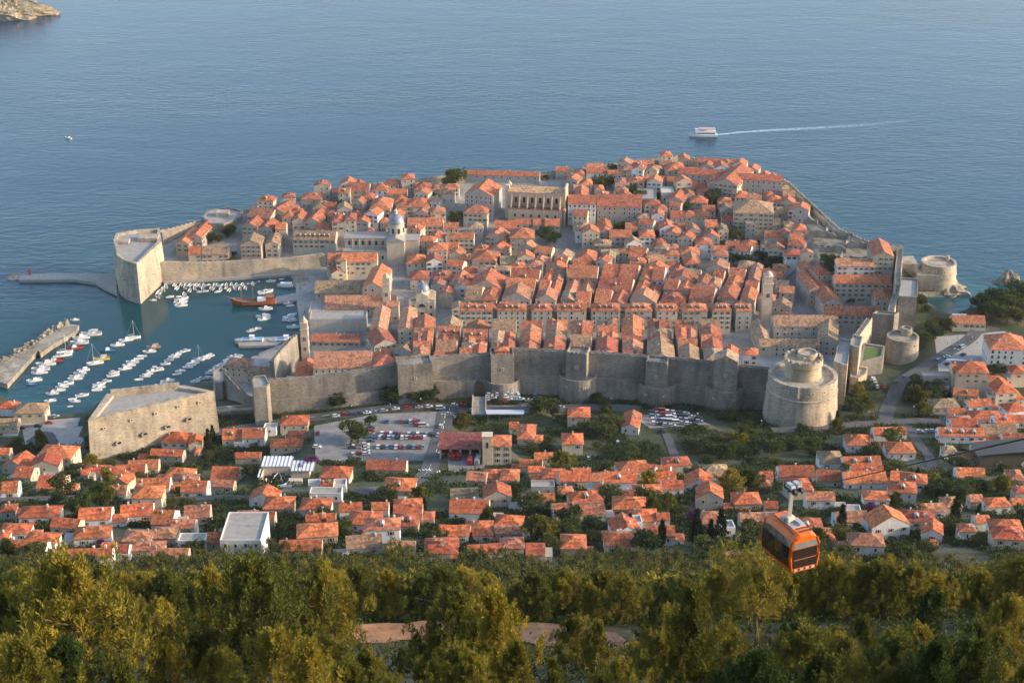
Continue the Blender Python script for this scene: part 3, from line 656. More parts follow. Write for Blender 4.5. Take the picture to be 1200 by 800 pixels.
n=len(pf); mb.add([(a,b,-3) for a,b in pf]+[(a,b,3) for a,b in pf],[(i,(i+1)%n,(i+1)%n+n,i+n) for i in range(n)]); mb.M=None
for sy in (-3,3):
    yy=sy
    mb.add([(-13,yy,0),(-6,yy,0),(-5.6,yy,3),(-4,yy,5.4),(-1.5,yy,6.4),(-1.5,yy,9),(-13,yy,9)],[(0,1,2,3,4,5,6)]); mb.add([(13,yy,0),(6,yy,0),(5.6,yy,3),(4,yy,5.4),(1.5,yy,6.4),(1.5,yy,9),(13,yy,9)],[(0,1,2,3,4,5,6)]); mb.add([(-1.5,yy,6.4),(1.5,yy,6.4),(1.5,yy,9),(-1.5,yy,9)],[(0,1,2,3)])
mb.build('deck',RAMP,t)
mb=MB(); mb.box(0,-2.8,9.004,26,.5,1); mb.box(0,2.8,9.004,26,.5,1); mb.build('parapet',RAMPL,t)
A=[unproj(u,v,14) for u,v in [(322,441),(331,427),(343,412),(352,403)]]
wall_run([(x,y,z) for (x,y),z in zip(A,(24,23,22,21))],'town_wall','curved inner curtain between the corner bastion and the marina bell tower',2.6,RAMP,None,.8)
# --- moles
P=[unproj(u,v,1.8) for u,v in [(24,322),(60,320.5),(100,320.5),(136,322),(137,344),(124,338),(112,331),(86,327.5),(40,328),(22,328)]]
o=MB().prism(P,-4,1.9).build('breakwater',PAVE); tag(o,'curved stone breakwater running out from the harbour fort','breakwater')
x,y=unproj(27,325,0); rock_blob('rubble_head',x-3,y,12,6,2.2,21,'heap of boulders at the far end of the curved breakwater')
x,y=unproj(35,322,1.9); t=tag(empty('harbour_light',(x,y,1.9)),'small red harbour light on the breakwater end','harbour light'); mb=MB(); mb.lathe(0,0,[(.9,0),(.65,3.6),(1.0,3.7),(1.0,4.0),(.45,4.1),(.45,5.0),(.01,5.5)],14); mb.build('tower',PAINT,t,color=(.5,.05,.03)); MARKS.append(('red harbour light',x,y))
P=[unproj(u,v,3) for u,v in [(-10,432),(79,379.5),(92,381),(88,388),(62,403),(47,414),(44,410),(8,450),(-12,444)]]
t=tag(MB().prism(P,-4,3,top=[(a*.999,b) for a,b in P]).build('detached_mole',ROCK),'broad flat detached stone mole sheltering the marina','mole'); MARKS.append(('detached mole',)+unproj(48,412,3))
mb=MB(); rr=np.random.RandomState(4)
for k in range(420):
    f_=rr.rand(); u=-8+f_*88; v=432-f_*53+rr.rand()*(9-3*f_)-3; x,y=unproj(u,v,1); s_=.8+rr.rand()*1.3
    mb.box(x,y,rr.rand()*2.4-1.2+(1.2 if rr.rand()<.3 else 0),s_*1.4,s_,s_*1.2,rot=rr.rand()*3,taper=.6)
mb.build('rubble_stone',ROCK,t)['kind']='stuff'
# ================= houses =================
ROOFC={'o':(.55,.15,.052),'r':(.40,.095,.04),'b':(.38,.25,.14),'p':(.46,.19,.10)}
ROOFN={'o':'orange','r':'dark red','b':'ochre','p':'pink'}
WALLC={'w':(.80,.79,.76),'c':(.66,.57,.43),'s':(.52,.46,.38),'g':(.42,.40,.37),'k':(.60,.44,.35)}
WALLN={'w':'white','c':'cream','s':'stone','g':'grey','k':'pinkish'}
TYPEN={'x':'gabled','y':'gable-end','h':'hipped','f':'flat'}
def win_mesh(kind):
    mb=MB(); w,h=1.0,1.55
    mb.box(0,-.03,0,w,.06,h,m=1)                                   # pane
    for sx in (-1,1): mb.box(sx*(w/2+.09),-.05,-.1,.18,.1,h+.2,m=0)
    mb.box(0,-.05,h,w,.1,.2,m=0); mb.box(0,-.09,-.18,w+.5,.18,.16,m=0)
    if kind:
        for sx in (-1,1): mb.box(sx*(w/2+.46),-.06,0,.52,.07,h,m=2)
    return mb.mesh('window',[TRIM,GLASS,plain('shutter_'+kind,SHUT[kind],.7)] if kind else [TRIM,GLASS])
SHUT={'green':(.05,.10,.06),'brown':(.13,.075,.04)}
WIN=[win_mesh(''),win_mesh('green'),win_mesh('brown')]
def chim_mesh():
    mb=MB(); mb.box(0,0,-1.2,.8,.6,2.3); mb.box(0,0,1.103,1.0,.8,.18); mb.box(0,0,1.286,.5,.35,.3,m=1); return mb.mesh('chimney',[WALL,TILE])
CHIM=chim_mesh()
def dorm_mesh():
    mb=MB(); mb.box(0,0,-1,1.5,2.6,2.2); mb.box(0,-1.32,-.05,.8,.06,1.05,m=1)
    mb.add([(-1,-1.6,1.15),(1,-1.6,1.15),(1,1.6,1.15),(-1,1.6,1.15),(0,-1.6,1.95),(0,1.6,1.95)],[(0,1,4),(2,3,5),(1,2,5,4),(3,0,4,5),(3,2,1,0)],2); return mb.mesh('dormer',[WALL,GLASS,TILE])
DORM=dorm_mesh()
def sky_mesh():
    mb=MB(); mb.box(0,0,0,.8,.12,1.2); mb.box(0,-.07,.1,.6,.04,1.0,m=1); return mb.mesh('skylight',[GREYM,GLASS])
FOOT=[]    # footprints (x,y,radius-ish half sizes, rot) to keep trees and fill-in houses apart
NWIN=[0]
def footprint_hit(x,y,r,grow=0.0):
    for fx,fy,a,b,rot in FOOT:
        dx,dy=x-fx,y-fy
        if abs(dx)+abs(dy)>a+b+r+30: continue
        c,s=math.cos(-rot),math.sin(-rot); lx,ly=dx*c-dy*s,dx*s+dy*c
        if abs(lx)<a+r+grow and abs(ly)<b+r+grow: return True
    return False
def house(x,y,z,w,d,h,rot,rt,rc,wc,name='stone_house',label=None,noun='house',cat='house',group='houses in the walled town',dorm=0,chim=None,wins=True,desc=None,pitch=None,maxwin=14,wcol=None,rcol=None,floors=None,deep=5,lowest=0,wsp=3.3,wsc=1.0,annex=0.0):
    """x,y: centre; w across the front, d deep, h to the eaves; front faces local -y"""
    t=empty(name,(x,y,z),rot)
    j=.68+rnd.random()*.46; jj=.88+rnd.random()*.28
    rcc=rcol or tuple(min(.9,c*j*(1 if k==0 else jj)) for k,c in enumerate(ROOFC[rc]))
    if name!='tiled_villa' and rcol is None: rcc=tuple(.86*q+.14*m for q,m in zip(rcc,(.50,.30,.20)))
    wj=.86+rnd.random()*.24; wcc=wcol or tuple(min(.85,c*wj) for c in WALLC[wc])
    pitch=pitch or .40+rnd.random()*.12
    wb=MB(); rb=MB(); a,b=w/2,d/2; o=.35; th=.22
    if rt=='f':
        wb.prism([(-a,-b),(a,-b),(a,b),(-a,b)],-deep,h)
        for sx,sy,p,q in ((0,-1,w,.3),(0,1,w,.3),(-1,0,.3,d-.6),(1,0,.3,d-.6)): wb.box(sx*(a-.15),sy*(b-.15),h+.003,p,q,.7)
        rb.box(0,0,h+.006,w-.7,d-.7,.12)
        ridge=h
    elif rt in 'xy':
        s_=b if rt=='x' else a; L=a if rt=='x' else b; r_=s_*2*pitch*.5+0; r_=s_*pitch*1.15
        ridge=h+r_
        if rt=='x':
            wb.add([(-a,-b,-deep),(a,-b,-deep),(a,b,-deep),(-a,b,-deep),(-a,-b,h),(a,-b,h),(a,b,h),(-a,b,h),(-a,0,ridge),(a,0,ridge)],[(0,1,5,4),(2,3,7,6),(1,2,6,9,5),(3,0,4,8,7)])
        else:
            wb.add([(-a,-b,-deep),(a,-b,-deep),(a,b,-deep),(-a,b,-deep),(-a,-b,h),(a,-b,h),(a,b,h),(-a,b,h),(0,-b,ridge),(0,b,ridge)],[(0,1,5,8,4),(2,3,7,9,6),(1,2,6,5),(3,0,4,7)])
        sl=r_/s_; e=h-o*sl+.02
        sec=[(-s_-o,e),(0,ridge+.02),(s_+o,e),(s_+o,e+th),(0,ridge+th+.02),(-s_-o,e+th)]
        LL=L+.12
        P=[(-LL,p,q) for p,q in sec]+[(LL,p,q) for p,q in sec]
        if rt=='y': P=[(-p[1],p[0],p[2]) for p in P]
        fs=[(i,(i+1)%6,(i+1)%6+6,i+6) for i in range(6)]+[(1,0,5,4),(2,1,4,3),(6,7,10,11),(7,8,9,10)]
        rb.add(P,[f[::-1] for f in fs])
    else:
        wb.prism([(-a,-b),(a,-b),(a,b),(-a,b)],-deep,h,bottom=False)
        s_=min(a,b); r_=s_*pitch*1.2; ridge=h+r_; lx=max(.01,a-s_); ly=max(.01,b-s_)
        A,B=a+o,b+o
        rb.add([(-A,-B,h-.08),(A,-B,h-.08),(A,B,h-.08),(-A,B,h-.08),(-A,-B,h+.12),(A,-B,h+.12),(A,B,h+.12),(-A,B,h+.12)]+([(-lx,0,ridge),(lx,0,ridge)] if a>=b else [(0,-ly,ridge),(0,ly,ridge)]),
          [(3,2,1,0),(0,1,5,4),(1,2,6,5),(2,3,7,6),(3,0,4,7)]+([(4,5,9,8),(5,6,9),(6,7,8,9),(7,4,8)] if a>=b else [(4,5,8),(5,6,9,8),(6,7,9),(7,4,8,9)]))
    wb.build('wall',WALL,t,color=wcc)
    ro=rb.build('roof',[TILE if rt!='f' else PAVE],t,color=rcc)
    # ridge caps read as a pale line on the tiles
    nch=chim if chim is not None else rnd.choice((0,1,1,2))
    if rt!='f':
        for k in range(nch):
            fx=rnd.uniform(-.75,.75); fy=rnd.uniform(-.55,.55); X,Y=fx*a,fy*b
            if rt=='x': zz=ridge-abs(Y)*r_/b
            elif rt=='y': zz=ridge-abs(X)*r_/a
            else: zz=min(h+(a-abs(X))*r_/s_,h+(b-abs(Y))*r_/s_,ridge)
            c=link('chimney',CHIM,ro,(X,Y,zz),rnd.choice((0,1.57)),color=wcc); c.scale=(.8,.8,rnd.uniform(.7,1.0))
        for k in range(dorm):
            X=(-1+2*(k+.5)/dorm)*(a*.78 if rt!='h' else a*.62)
            if rt in 'xh' and a>=b*.8:
                Y=-b*.55; zz=h+(b-abs(Y))*(r_/b if rt=='x' else r_/s_)
                dd=link('dormer',DORM,ro,(X,Y,min(zz,ridge-.5)-.1),0,scale=.82,color=tuple(q*.72 for q in wcc))
    if wins:
        lx_=-x*math.cos(rot)-y*math.sin(rot); nw=0
        fl=floors or max(1,int((h-.4)/3.1)); wm=WIN[rnd.choice((0,0,1,2))]
        faces=[(0,-b,w,0.0)]
        sx=1 if lx_>0 else -1
        if abs(lx_)>120: faces.append((sx*a,0,d,sx*math.pi/2))
        for fx,fy,Lf,fr in faces:
            n_=max(1,int(Lf/wsp)); n_=min(n_,9)
            for f_ in range(fl-1,lowest-1,-1):
                zz=h-2.35-(fl-1-f_)*3.1
                if zz<.4 and f_>0: continue
                for k in range(n_):
                    if nw>=maxwin: break
                    if rnd.random()<.16: continue
                    q=(-.5+(k+.5)/n_)*Lf
                    X=fx+(q if fr==0 else .0); Y=fy+(0 if fr==0 else q)
                    link('window',wm,t,(X,Y,zz+(1-wsc)*.8),fr,scale=wsc*rnd.uniform(.82,1.12),color=wcc); nw+=1
        NWIN[0]+=nw
    if annex and rt!='f' and rnd.random()<annex:
        sx=rnd.choice((-1,1)); aw=w*rnd.uniform(.32,.5); ad=d*rnd.uniform(.5,.8); ah=h*rnd.uniform(.45,.72); ax_=sx*(a+aw/2-.4); ay_=-b+ad/2+rnd.uniform(-2.2,1.5)
        if rnd.random()<.35: ax_=rnd.uniform(-.3,.3)*w; ay_=-b-ad/2+.4; ah=h*rnd.uniform(.4,.55)
        q=MB(); q.box(ax_,ay_,-deep,aw,ad,ah+deep); q.build('annex_wall',WALL,t,color=wcc)
        q=MB()
        if rnd.random()<.3: q.box(ax_,ay_,ah+.003,aw+.3,ad+.3,.25); q.build('annex_roof',PAVE,t)
        else:
            A_,B_=aw/2+.3,ad/2+.3; rr_=min(A_,B_)*.5
            q.add([(ax_-A_,ay_-B_,ah),(ax_+A_,ay_-B_,ah),(ax_+A_,ay_+B_,ah),(ax_-A_,ay_+B_,ah),(ax_-A_*.3,ay_,ah+rr_),(ax_+A_*.3,ay_,ah+rr_)],[(3,2,1,0),(0,1,5,4),(1,2,5),(2,3,4,5),(3,0,4)]); q.build('annex_roof',TILE,t,color=rcc)
        link('window',WIN[0],t,(ax_,ay_-ad/2,max(.3,ah-2.2)),0,scale=.8,color=wcc)
    if annex and rnd.random()<.45:
        tw=w*rnd.uniform(.6,1.1); q=MB(); q.box(0,-b-2.2,-deep,tw,4.0,deep+.1); q.box(0,-b-4.05,.103,tw,.25,.9); q.build('terrace',WALL,t,color=(.72,.70,.66) if rnd.random()<.6 else (.5,.45,.38))
    FOOT.append((x,y,a,b,rot))
    if label: tag(t,label,cat,group)
    else:
        size='small' if w*d<70 else ('large' if w*d>210 else '')
        sh='tall' if h>13.5 else ('low' if h<6 else '')
        nm=' '.join(q for q in (size,sh,WALLN[wc]) if q)
        later(t,x,y,(nm,('flat' if rt=='f' else ROOFN[rc]+' '+TYPEN[rt])),noun,cat,group)
    return t
def from_px(u,v,wpx,rpx,hpx,rt,rot,hdef,hmin=0,hmax=99):
    """front eave centre at (u,v); sizes in photo pixels -> centre, w, d, h"""
    h=hdef
    for _ in range(3):
        x,y,z=place(u,v,h); k=mpp(x,y,z+h); dep=math.atan2(CH-z-h,y)
        if hpx: h=min(max(hmin,hpx*k/math.cos(dep)),hmax)
    w=wpx*k/max(.6,math.cos(R(rot))); rm=rpx*k
    if rt=='y': d=(rm-w*.18*math.cos(dep))/math.sin(dep)
    elif rt=='f': d=rm/math.sin(dep)
    else: d=rm/(.5*math.sin(dep)+.26*math.cos(dep))
    d=min(max(d,5.5),34)
    r_=R(rot); return x-math.sin(r_)*d/2,y+math.cos(r_)*d/2,w,d,h
def rows(x0,y0,txt,name,noun,cat,group,hdef,hmin,hmax,**kw):
    out=[]
    for line in txt.split('|'):
        q=line.split()
        if len(q)<9: continue
        zx,zy,zw,zr,zh=map(float,q[:5]); rt,rot,rc,wc=q[5],float(q[6]),q[7],q[8]
        x,y,w,d,h=from_px(x0+zx/4,y0+zy/4,zw/4,zr/4,zh/4,rt,rot,hdef,hmin,hmax)
        kk=dict(kw)
        if len(q)>9: kk['dorm']=int(q[9])
        out.append(house(x,y,ht(x,y),w,d,h,R(rot+(rnd.uniform(-7,7) if 'annex' in kk else rnd.uniform(-3,3))),rt,rc,wc,name,noun=noun,cat=cat,group=group,**kk))
    return out
# ================= landmarks of the walled town =================
def big(u,v,wpx,rpx,hpx,rt,rot,rc,wc,name,label,cat,mark=None,hdef=12,group=None,hmin=5,hmax=24,depth=None,h=None,**kw):
    x,y,w,d,h_=from_px(u,v,wpx,rpx,hpx,rt,rot,h or hdef,hmin,hmax)
    if h: h_=h
    if depth: 
        r_=R(rot); x+=math.sin(r_)*(d-depth)/2; y-=math.cos(r_)*(d-depth)/2; d=depth
    t=house(x,y,ht(x,y),w,d,h_,R(rot),rt,rc,wc,name,label=label,cat=cat,group=group,maxwin=kw.pop('maxwin',40),**kw)
    if mark: MARKS.append((mark,x,y))
    return t,(x,y,ht(x,y),w,d,h_)
# Dominican monastery at the marina end
t,(x,y,z,w,d,h)=big(401,428,68,20,12,'x',3,'p','c','monastery_church','long monastery church with a broad faded roof beside the marina bell tower','church','long monastery church',dorm=0,chim=0)
big(355,447,23,27,8,'y',0,'o','c','monastery_wing','gable-ended orange monastery wing left of the long church','monastery wing',chim=0,hdef=10)
big(393,400,57,10,8,'x',-2,'r','s','monastery_wing','low red cloister wing with roof hatches behind the long church','monastery wing',chim=2,hdef=8)
big(431,437,24,26,3,'y',-22,'r','c','monastery_wing','bright red steep wing at the right end of the long church','monastery wing',chim=0,hdef=10)
bx,by,bz=place(358,424,0); by=y-2
def bell_tower(x,y,z,w,h,label,top='spire',belf=True,rot=0,name='bell_tower'):
    t=tag(empty(name,(x,y,z),rot),label,'bell tower')
    mb=MB(); mb.box(0,0,-3,w,w,h*.78+3,taper=.93); W2=w*.97
    mb.box(0,0,h*.78+.003,W2+.5,W2+.5,.5); mb.box(0,0,h*.78+.506,w*.86,w*.86,h*.13); mb.box(0,0,h*.91+.51,W2,W2,.4); mb.build('shaft',WALL,t,color=(.68,.54,.40))
    rb=MB()
    if top=='spire': rb.lathe(0,0,[(w*.40,h*.91+.9),(w*.40,h*.95+.9),(w*.26,h*.985+.9),(.01,h*1.06+.9)],8)
    else: rb.lathe(0,0,[(w*.40,h*.91+.9),(w*.38,h*.94+.9),(w*.25,h*.98+.9),(.01,h*1.0+.9)],12)
    rb.build('cap',WALL,t,color=(.62,.50,.38))
    for zz,hh in ((h*.30,2.2),(h*.52,2.6),(h*.80,h*.09)):
        for sx,fr in ((0,0),(1,math.pi/2),(-1,-math.pi/2)):
            wf=w*(.46 if zz<h*.7 else .40)
            mb=MB(); mb.box(0,-.06,0,w*.34,.14,hh,m=1); mb.box(-w*.19,-.1,0,.25,.2,hh,m=0); mb.box(w*.19,-.1,0,.25,.2,hh,m=0); mb.box(0,-.1,hh,w*.45,.2,.3,m=0); mb.box(0,-.12,.0,.22,.22,hh,m=0)
            o=mb.build('belfry_window',[TRIM,GLASS],t); o.location=(sx*wf,-wf if sx==0 else 0,zz); o.rotation_euler=(0,0,fr)
    return t
zz=ht(bx,by); bx,by,_=place(359,423,0); by-=0
bell_tower(bx,by-1.0,ht(bx,by),4.6,27,'slender monastery bell tower with a pointed cap, next to the marina'); MARKS.append(('marina bell tower',bx,by)); FOOT.append((bx,by,3,3,0))
big(277,437,28,13,10,'h',-8,'b','c','gate_house','ochre hipped gate house on the marina bastion','gate house','ochre gate house',hdef=9,h=9,depth=12,chim=0)
big(305,441,34,10,4,'x',-6,'b','s','gate_hall','low brown-roofed hall beside the ochre gate house','gate hall',hdef=7,h=7,depth=9,chim=0)
big(338,449,12,9,4,'f',-10,'b','w','stone_house','little white flat-roofed house inside the marina end of the rampart','house',hdef=5,h=5,depth=8,wins=False)
# harbour arsenals, theatre
big(412,344,86,14,8,'x',2,'b','s','arsenal_hall','long brown-roofed hall along the port quay','hall','brown port hall',chim=2,hdef=11)
big(422,362,84,16,5,'x',1,'p','c','arsenal_hall','long salmon-roofed hall with a low front terrace by the port quay','hall','salmon port hall',chim=1,hdef=12)
big(370,368,17,13,4,'f',0,'b','c','terrace_house','low flat terrace block with a pale top on the port quay','terrace block',hdef=8,wins=False)
big(396,379,66,7,10,'f',1,'b','s','enclosure','plain stone enclosure between the salmon hall and the cloister wing','enclosure',hdef=9,wins=False,depth=13,h=8)
# rector palace: three wings round a court
big(413,315,58,15,12,'x',2,'o','c','palace_wing','long orange palace wing along the port side of the paved square','palace wing','orange palace',chim=1,hdef=13,depth=15,h=12)
big(437,348,24,36,12,'y',-6,'o','c','palace_wing','sharp-ridged orange palace wing ending in a pale two-window gable','palace wing',chim=0,hdef=13,h=13,depth=34)
big(400,319,12,9,12,'h',0,'o','c','palace_tower','small hipped corner block of the orange palace','palace tower',chim=0,hdef=15,h=15)
big(396,327,14,16,4,'y',15,'r','c','palace_wing','steep red gabled palace wing nearest the port','palace wing',chim=0,hdef=10,h=9)
# clock tower on the main street
x,y,z=place(454,372,0); bell_tower(x,y,z,4.8,29,'tall pale clock tower between the palace and the paved square','dome'); MARKS.append(('pale clock tower',x,y)); FOOT.append((x,y,3,3,0))
# Sponza: two bright wings and court
big(444,398,19,30,3,'y',0,'o','c','customs_wing','sunlit orange wing, left of a pair round a small court','palace wing',chim=0,hdef=13,h=13,depth=34,rcol=(.56,.27,.15))
big(476,398,19,30,8,'y',0,'o','c','customs_wing','sunlit orange wing, right of a pair round a small court','palace wing','paired sunlit wings',chim=0,hdef=13,h=13,depth=34,rcol=(.56,.27,.15))
big(460,372,15,6,3,'x',0,'p','c','customs_wing','small linking wing behind the court of the paired wings','palace wing',chim=0,hdef=12,h=12,depth=8)
big(452,410,26,20,12,'y',20,'r','s','stone_house','steep red-roofed house at the foot of the paired sunlit wings','house',chim=1,hdef=12,h=11)
# Saint Blaise: facade, dome
x,y,z=place(495,374,0)
t=tag(empty('domed_church',(x,y+9,z)),'pale baroque church with a small grey dome and statue-topped facade on the square','church'); MARKS.append(('baroque domed church',x,y+9)); FOOT.append((x,y+9,9,9.5,0))
mb=MB(); mb.box(0,0,-2,16,17,14); mb.box(0,-8.6,-2,17,1.4,13.2); mb.box(0,-8.6,11.2,7.5,1.6,4.2); mb.add([(-4.2,-9.4,15.4),(4.2,-9.4,15.4),(4.2,-7.8,15.4),(-4.2,-7.8,15.4),(0,-9.4,17.6),(0,-7.8,17.6)],[(0,1,4),(2,3,5),(1,2,5,4),(3,0,4,5),(3,2,1,0)]); mb.build('wall',WALL,t,color=(.62,.54,.42))
mb=MB(); mb.lathe(0,1,[(4.2,12.003),(4.2,15.5),(4.5,15.6),(4.5,16)],24); mb.build('drum',WALL,t,color=(.6,.52,.42))
mb=MB(); mb.lathe(0,1,[(4.3,16.003),(4.0,17.6),(3.0,19.2),(1.2,20.2),(.6,20.3),(.6,21.4),(.01,22.2)],24); mb.build('dome',LEAD,t,smooth=True)
mb=MB()
for sx in (-1,1): mb.add([(sx*8,-8,12),(sx*2,-8,12.01),(sx*2,8,12.01),(sx*8,8,12),(sx*8,-8,12.2),(sx*2,-8,13.8),(sx*2,8,13.8),(sx*8,8,12.2)],[(0,1,5,4),(1,2,6,5),(2,3,7,6),(3,0,4,7),(4,5,6,7)])
mb.build('roof',TILE,t,color=(.42,.33,.22))
mb=MB(); mb.box(0,-9.35,-.5,2.2,.16,5,m=1); mb.box(-1.4,-9.4,-.5,.5,.3,5.2); mb.box(1.4,-9.4,-.5,.5,.3,5.2); mb.box(0,-9.4,4.7,3.6,.35,.6); mb.build('door',[TRIM,GLASS],t)
for X in (-5.6,5.6):
    for Z,Hh in ((1.5,2.6),(7,2.2)):
        mb=MB(); mb.box(X,-9.33,Z,1.3,.1,Hh,m=1); mb.box(X,-9.36,Z+Hh,2,.2,.35); mb.box(X,-9.36,Z-.35,2,.2,.3); mb.build('church_window',[TRIM,GLASS],t)
mb=MB(); mb.M=Matrix.Translation((0,-9.42,8.2))@Matrix.Rotation(R(90),4,'X'); mb.lathe(0,0,[(2.2,0),(2.2,.2),(.01,.2)],20,1,0,math.pi); mb.lathe(0,0,[(2.7,0),(2.7,.14),(2.2,.14)],20,0,0,math.pi); mb.M=None; mb.build('lunette_window',[TRIM,GLASS],t)
for X in (-7.6,-3.8,3.8,7.6): 
    mb=MB(); mb.box(X,-9.42,-1.5,.7,.35,13); mb.build('pilaster',WALL,t,color=(.66,.58,.46))
for X in (-8,0,8):
    mb=MB(); mb.lathe(X,-8.6,[(.5,11.2 if X else 17.4),(.4,12.4 if X else 18.6),(.25,13.1 if X else 19.3),(.01,13.5 if X else 19.7)],8); mb.build('statue',WALL,t,color=(.6,.55,.47))
# Cathedral: nave, transept, dome
x,y,z=place(452,312,0)
t=tag(empty('cathedral',(x,y+14,z)),'grey cathedral with a lead dome on a tall round drum','cathedral'); MARKS.append(('grey domed cathedral',x,y+14)); FOOT.append((x-6,y+14,25,14,0))
mb=MB(); mb.box(-10,0,-2,36,11,19); mb.box(-10,-8.5,-2,38,6,11.5); mb.box(-10,8.5,-2,38,6,11.5); mb.box(7,0,-2,12,25,19.02); mb.box(17,0,-2,11,12,17.5); mb.build('wall',WALL,t,color=(.53,.47,.38))
mb=MB()
def groof(mb,x0,x1,yc,hw,z,r,axis='x'):
    P=[(x0,-hw,z),(x1,-hw,z),(x1,hw,z),(x0,hw,z),(x0,0,z+r),(x1,0,z+r)]
    P=[(p[0],p[1]+yc,p[2]) for p in P]
    if axis=='y': P=[(p[1],-p[0],p[2]) for p in P]
    mb.add(P,[(0,1,5,4),(2,3,4,5),(1,2,5),(3,0,4),(3,2,1,0)])
groof(mb,-28.4,8,0,6,17.03,2.6); groof(mb,-13,13,7,6.4,17.05,2.7,'y'); groof(mb,10,23,0,6.4,15.53,2.4)
for yc in (-8.6,8.6): mb.box(-10,yc,9.53,38.6,6.4,.3)
mb.build('roof',WALL,t,color=(.36,.34,.31))
mb=MB(); mb.lathe(7,0,[(5.4,17),(5.4,25.4),(5.8,25.5),(5.8,26.2)],16); mb.build('drum',WALL,t,color=(.55,.49,.40))
mb=MB(); mb.lathe(7,0,[(5.6,26.203),(5.3,28.2),(4.2,30.4),(2.3,32),(1.0,32.5)],28); mb.build('dome',LEAD,t,smooth=True)
mb=MB(); mb.lathe(7,0,[(1.0,32.4),(1.0,34.4),(1.25,34.5),(.5,35.4),(.01,36.6)],14); mb.build('lantern',WALL,t,color=(.64,.58,.48))
for k in range(8):
    a=math.pi*2*(k+.5)/8; mb=MB(); mb.box(0,-.05,0,1.5,.12,3.6,m=1); mb.box(0,-.08,3.6,2.0,.18,.3); o=mb.build('drum_window',[TRIM,GLASS],t); o.location=(7+5.36*math.sin(a),-5.36*math.cos(a),19.8); o.rotation_euler=(0,0,a)
for k in range(6):
    mb=MB(); mb.box(0,-.05,0,1.5,.12,3,m=1); mb.box(0,-.08,3,2.1,.2,.3); o=mb.build('nave_window',[TRIM,GLASS],t); o.location=(-25+k*4.6,-5.5,12)
    mb=MB(); mb.box(0,-.05,0,1.3,.12,2.4,m=1); mb.box(0,-.08,2.4,1.9,.2,.3); o=mb.build('aisle_window',[TRIM,GLASS],t); o.location=(-25+k*4.6,-11.5,4)
    mb=MB(); mb.box(-22.7+k*4.6,-5.9,9.83,.6,.8,6.5); mb.build('pilaster',WALL,t,color=(.6,.55,.47))
# Jesuit church, its college and the long block behind
x,y,z=place(607,262,0); rot=R(-9)
t=tag(empty('buttressed_church',(x+14,y+8,z),rot),'big stone church with flying buttresses along a bare tan nave','church'); MARKS.append(('big buttressed church',x+14,y+8)); FOOT.append((x+14,y+8,21,12,rot))
mb=MB(); mb.box(0,1,-3,40,14,25); mb.box(0,-8.6,-3,39,5.2,14); mb.box(0,10.5,-3,39,5,14); mb.box(20.4,1,-3,1.4,16.5,29,taper=.86); mb.box(20.9,-8,-3,1.2,6,15); mb.build('wall',WALL,t,color=(.62,.48,.34))
mb=MB(); groof(mb,-20.3,19.8,1,7.5,22.03,2.8); mb.build('roof',TILE,t,color=(.56,.35,.19))
mb=MB(); mb.box(0,-8.6,11.03,39.4,5.5,.35); mb.box(0,10.5,11.03,39.4,5.4,.35); mb.build('aisle_roof',TILE,t,color=(.40,.20,.13))
for k in range(7):
    X=-17.5+k*5.8
    mb=MB(); mb.add([(X-.4,-11.2,11.4),(X+.4,-11.2,11.4),(X+.4,-6.05,11.4),(X-.4,-6.05,11.4),(X-.4,-11.2,13),(X+.4,-11.2,13),(X+.4,-6.05,20.5),(X-.4,-6.05,20.5)],[(0,1,5,4),(1,2,6,5),(3,0,4,7),(4,5,6,7),(3,2,1,0)]); mb.build('buttress',WALL,t,color=(.62,.50,.37))
    if k<6:
        mb=MB(); mb.box(X+2.9,-6.06,14.5,1.7,.14,4,m=1); mb.box(X+2.9,-6.1,18.5,2.3,.22,.35); mb.build('nave_window',[TRIM,GLASS],t)
        mb=MB(); mb.box(X+2.9,-11.26,5.4,1.3,.14,2.2,m=1); mb.box(X+2.9,-11.3,7.6,1.9,.22,.3); mb.build('aisle_window',[TRIM,GLASS],t)
mb=MB(); mb.box(-21.2,-3,-3,3,3,29); mb.box(-21.2,5,-3,3,3,27); mb.add([(-22.8,3.4,24),(-19.6,3.4,24),(-19.6,6.6,24),(-22.8,6.6,24),(-21.2,5,27)],[(0,1,4),(1,2,4),(2,3,4),(3,0,4)]); mb.build('turret',WALL,t,color=(.64,.56,.44))
def quad_house(x0,y0,u,v,wpx,dpx,h,rot,rc,wc,name,label,cat,mark,**kw):
    pass
t,_=big(561,219,33,18,40,'y',-16,'o','g','monastery_block','large bare grey monastery block with an orange roof by the seaward wall','monastery block','big grey monastery block',hdef=16,h=16,depth=24,chim=2,maxwin=24)
big(588,206,88,8,8,'x',-6,'o','g','monastery_wing','very long low orange wing on the sea wall behind the grey block','monastery wing','long seaside wing',hdef=7,h=6,depth=9,chim=2)
# white and grey school range
big(682,243,33,11,22,'x',-4,'r','w','school_wing','white three-storey school wing with a red roof','school wing','white school wing',hdef=14,h=15,chim=0)
big(726,248,52,15,18,'x',-4,'r','s','school_wing','long stone school wing with a red roof joined to the white wing','school wing','long school wing',hdef=14,h=13,chim=0)
big(758,239,22,12,8,'f',-4,'b','g','school_wing','grey flat-roofed annex at the end of the long school wing','school wing',hdef=9,h=8)
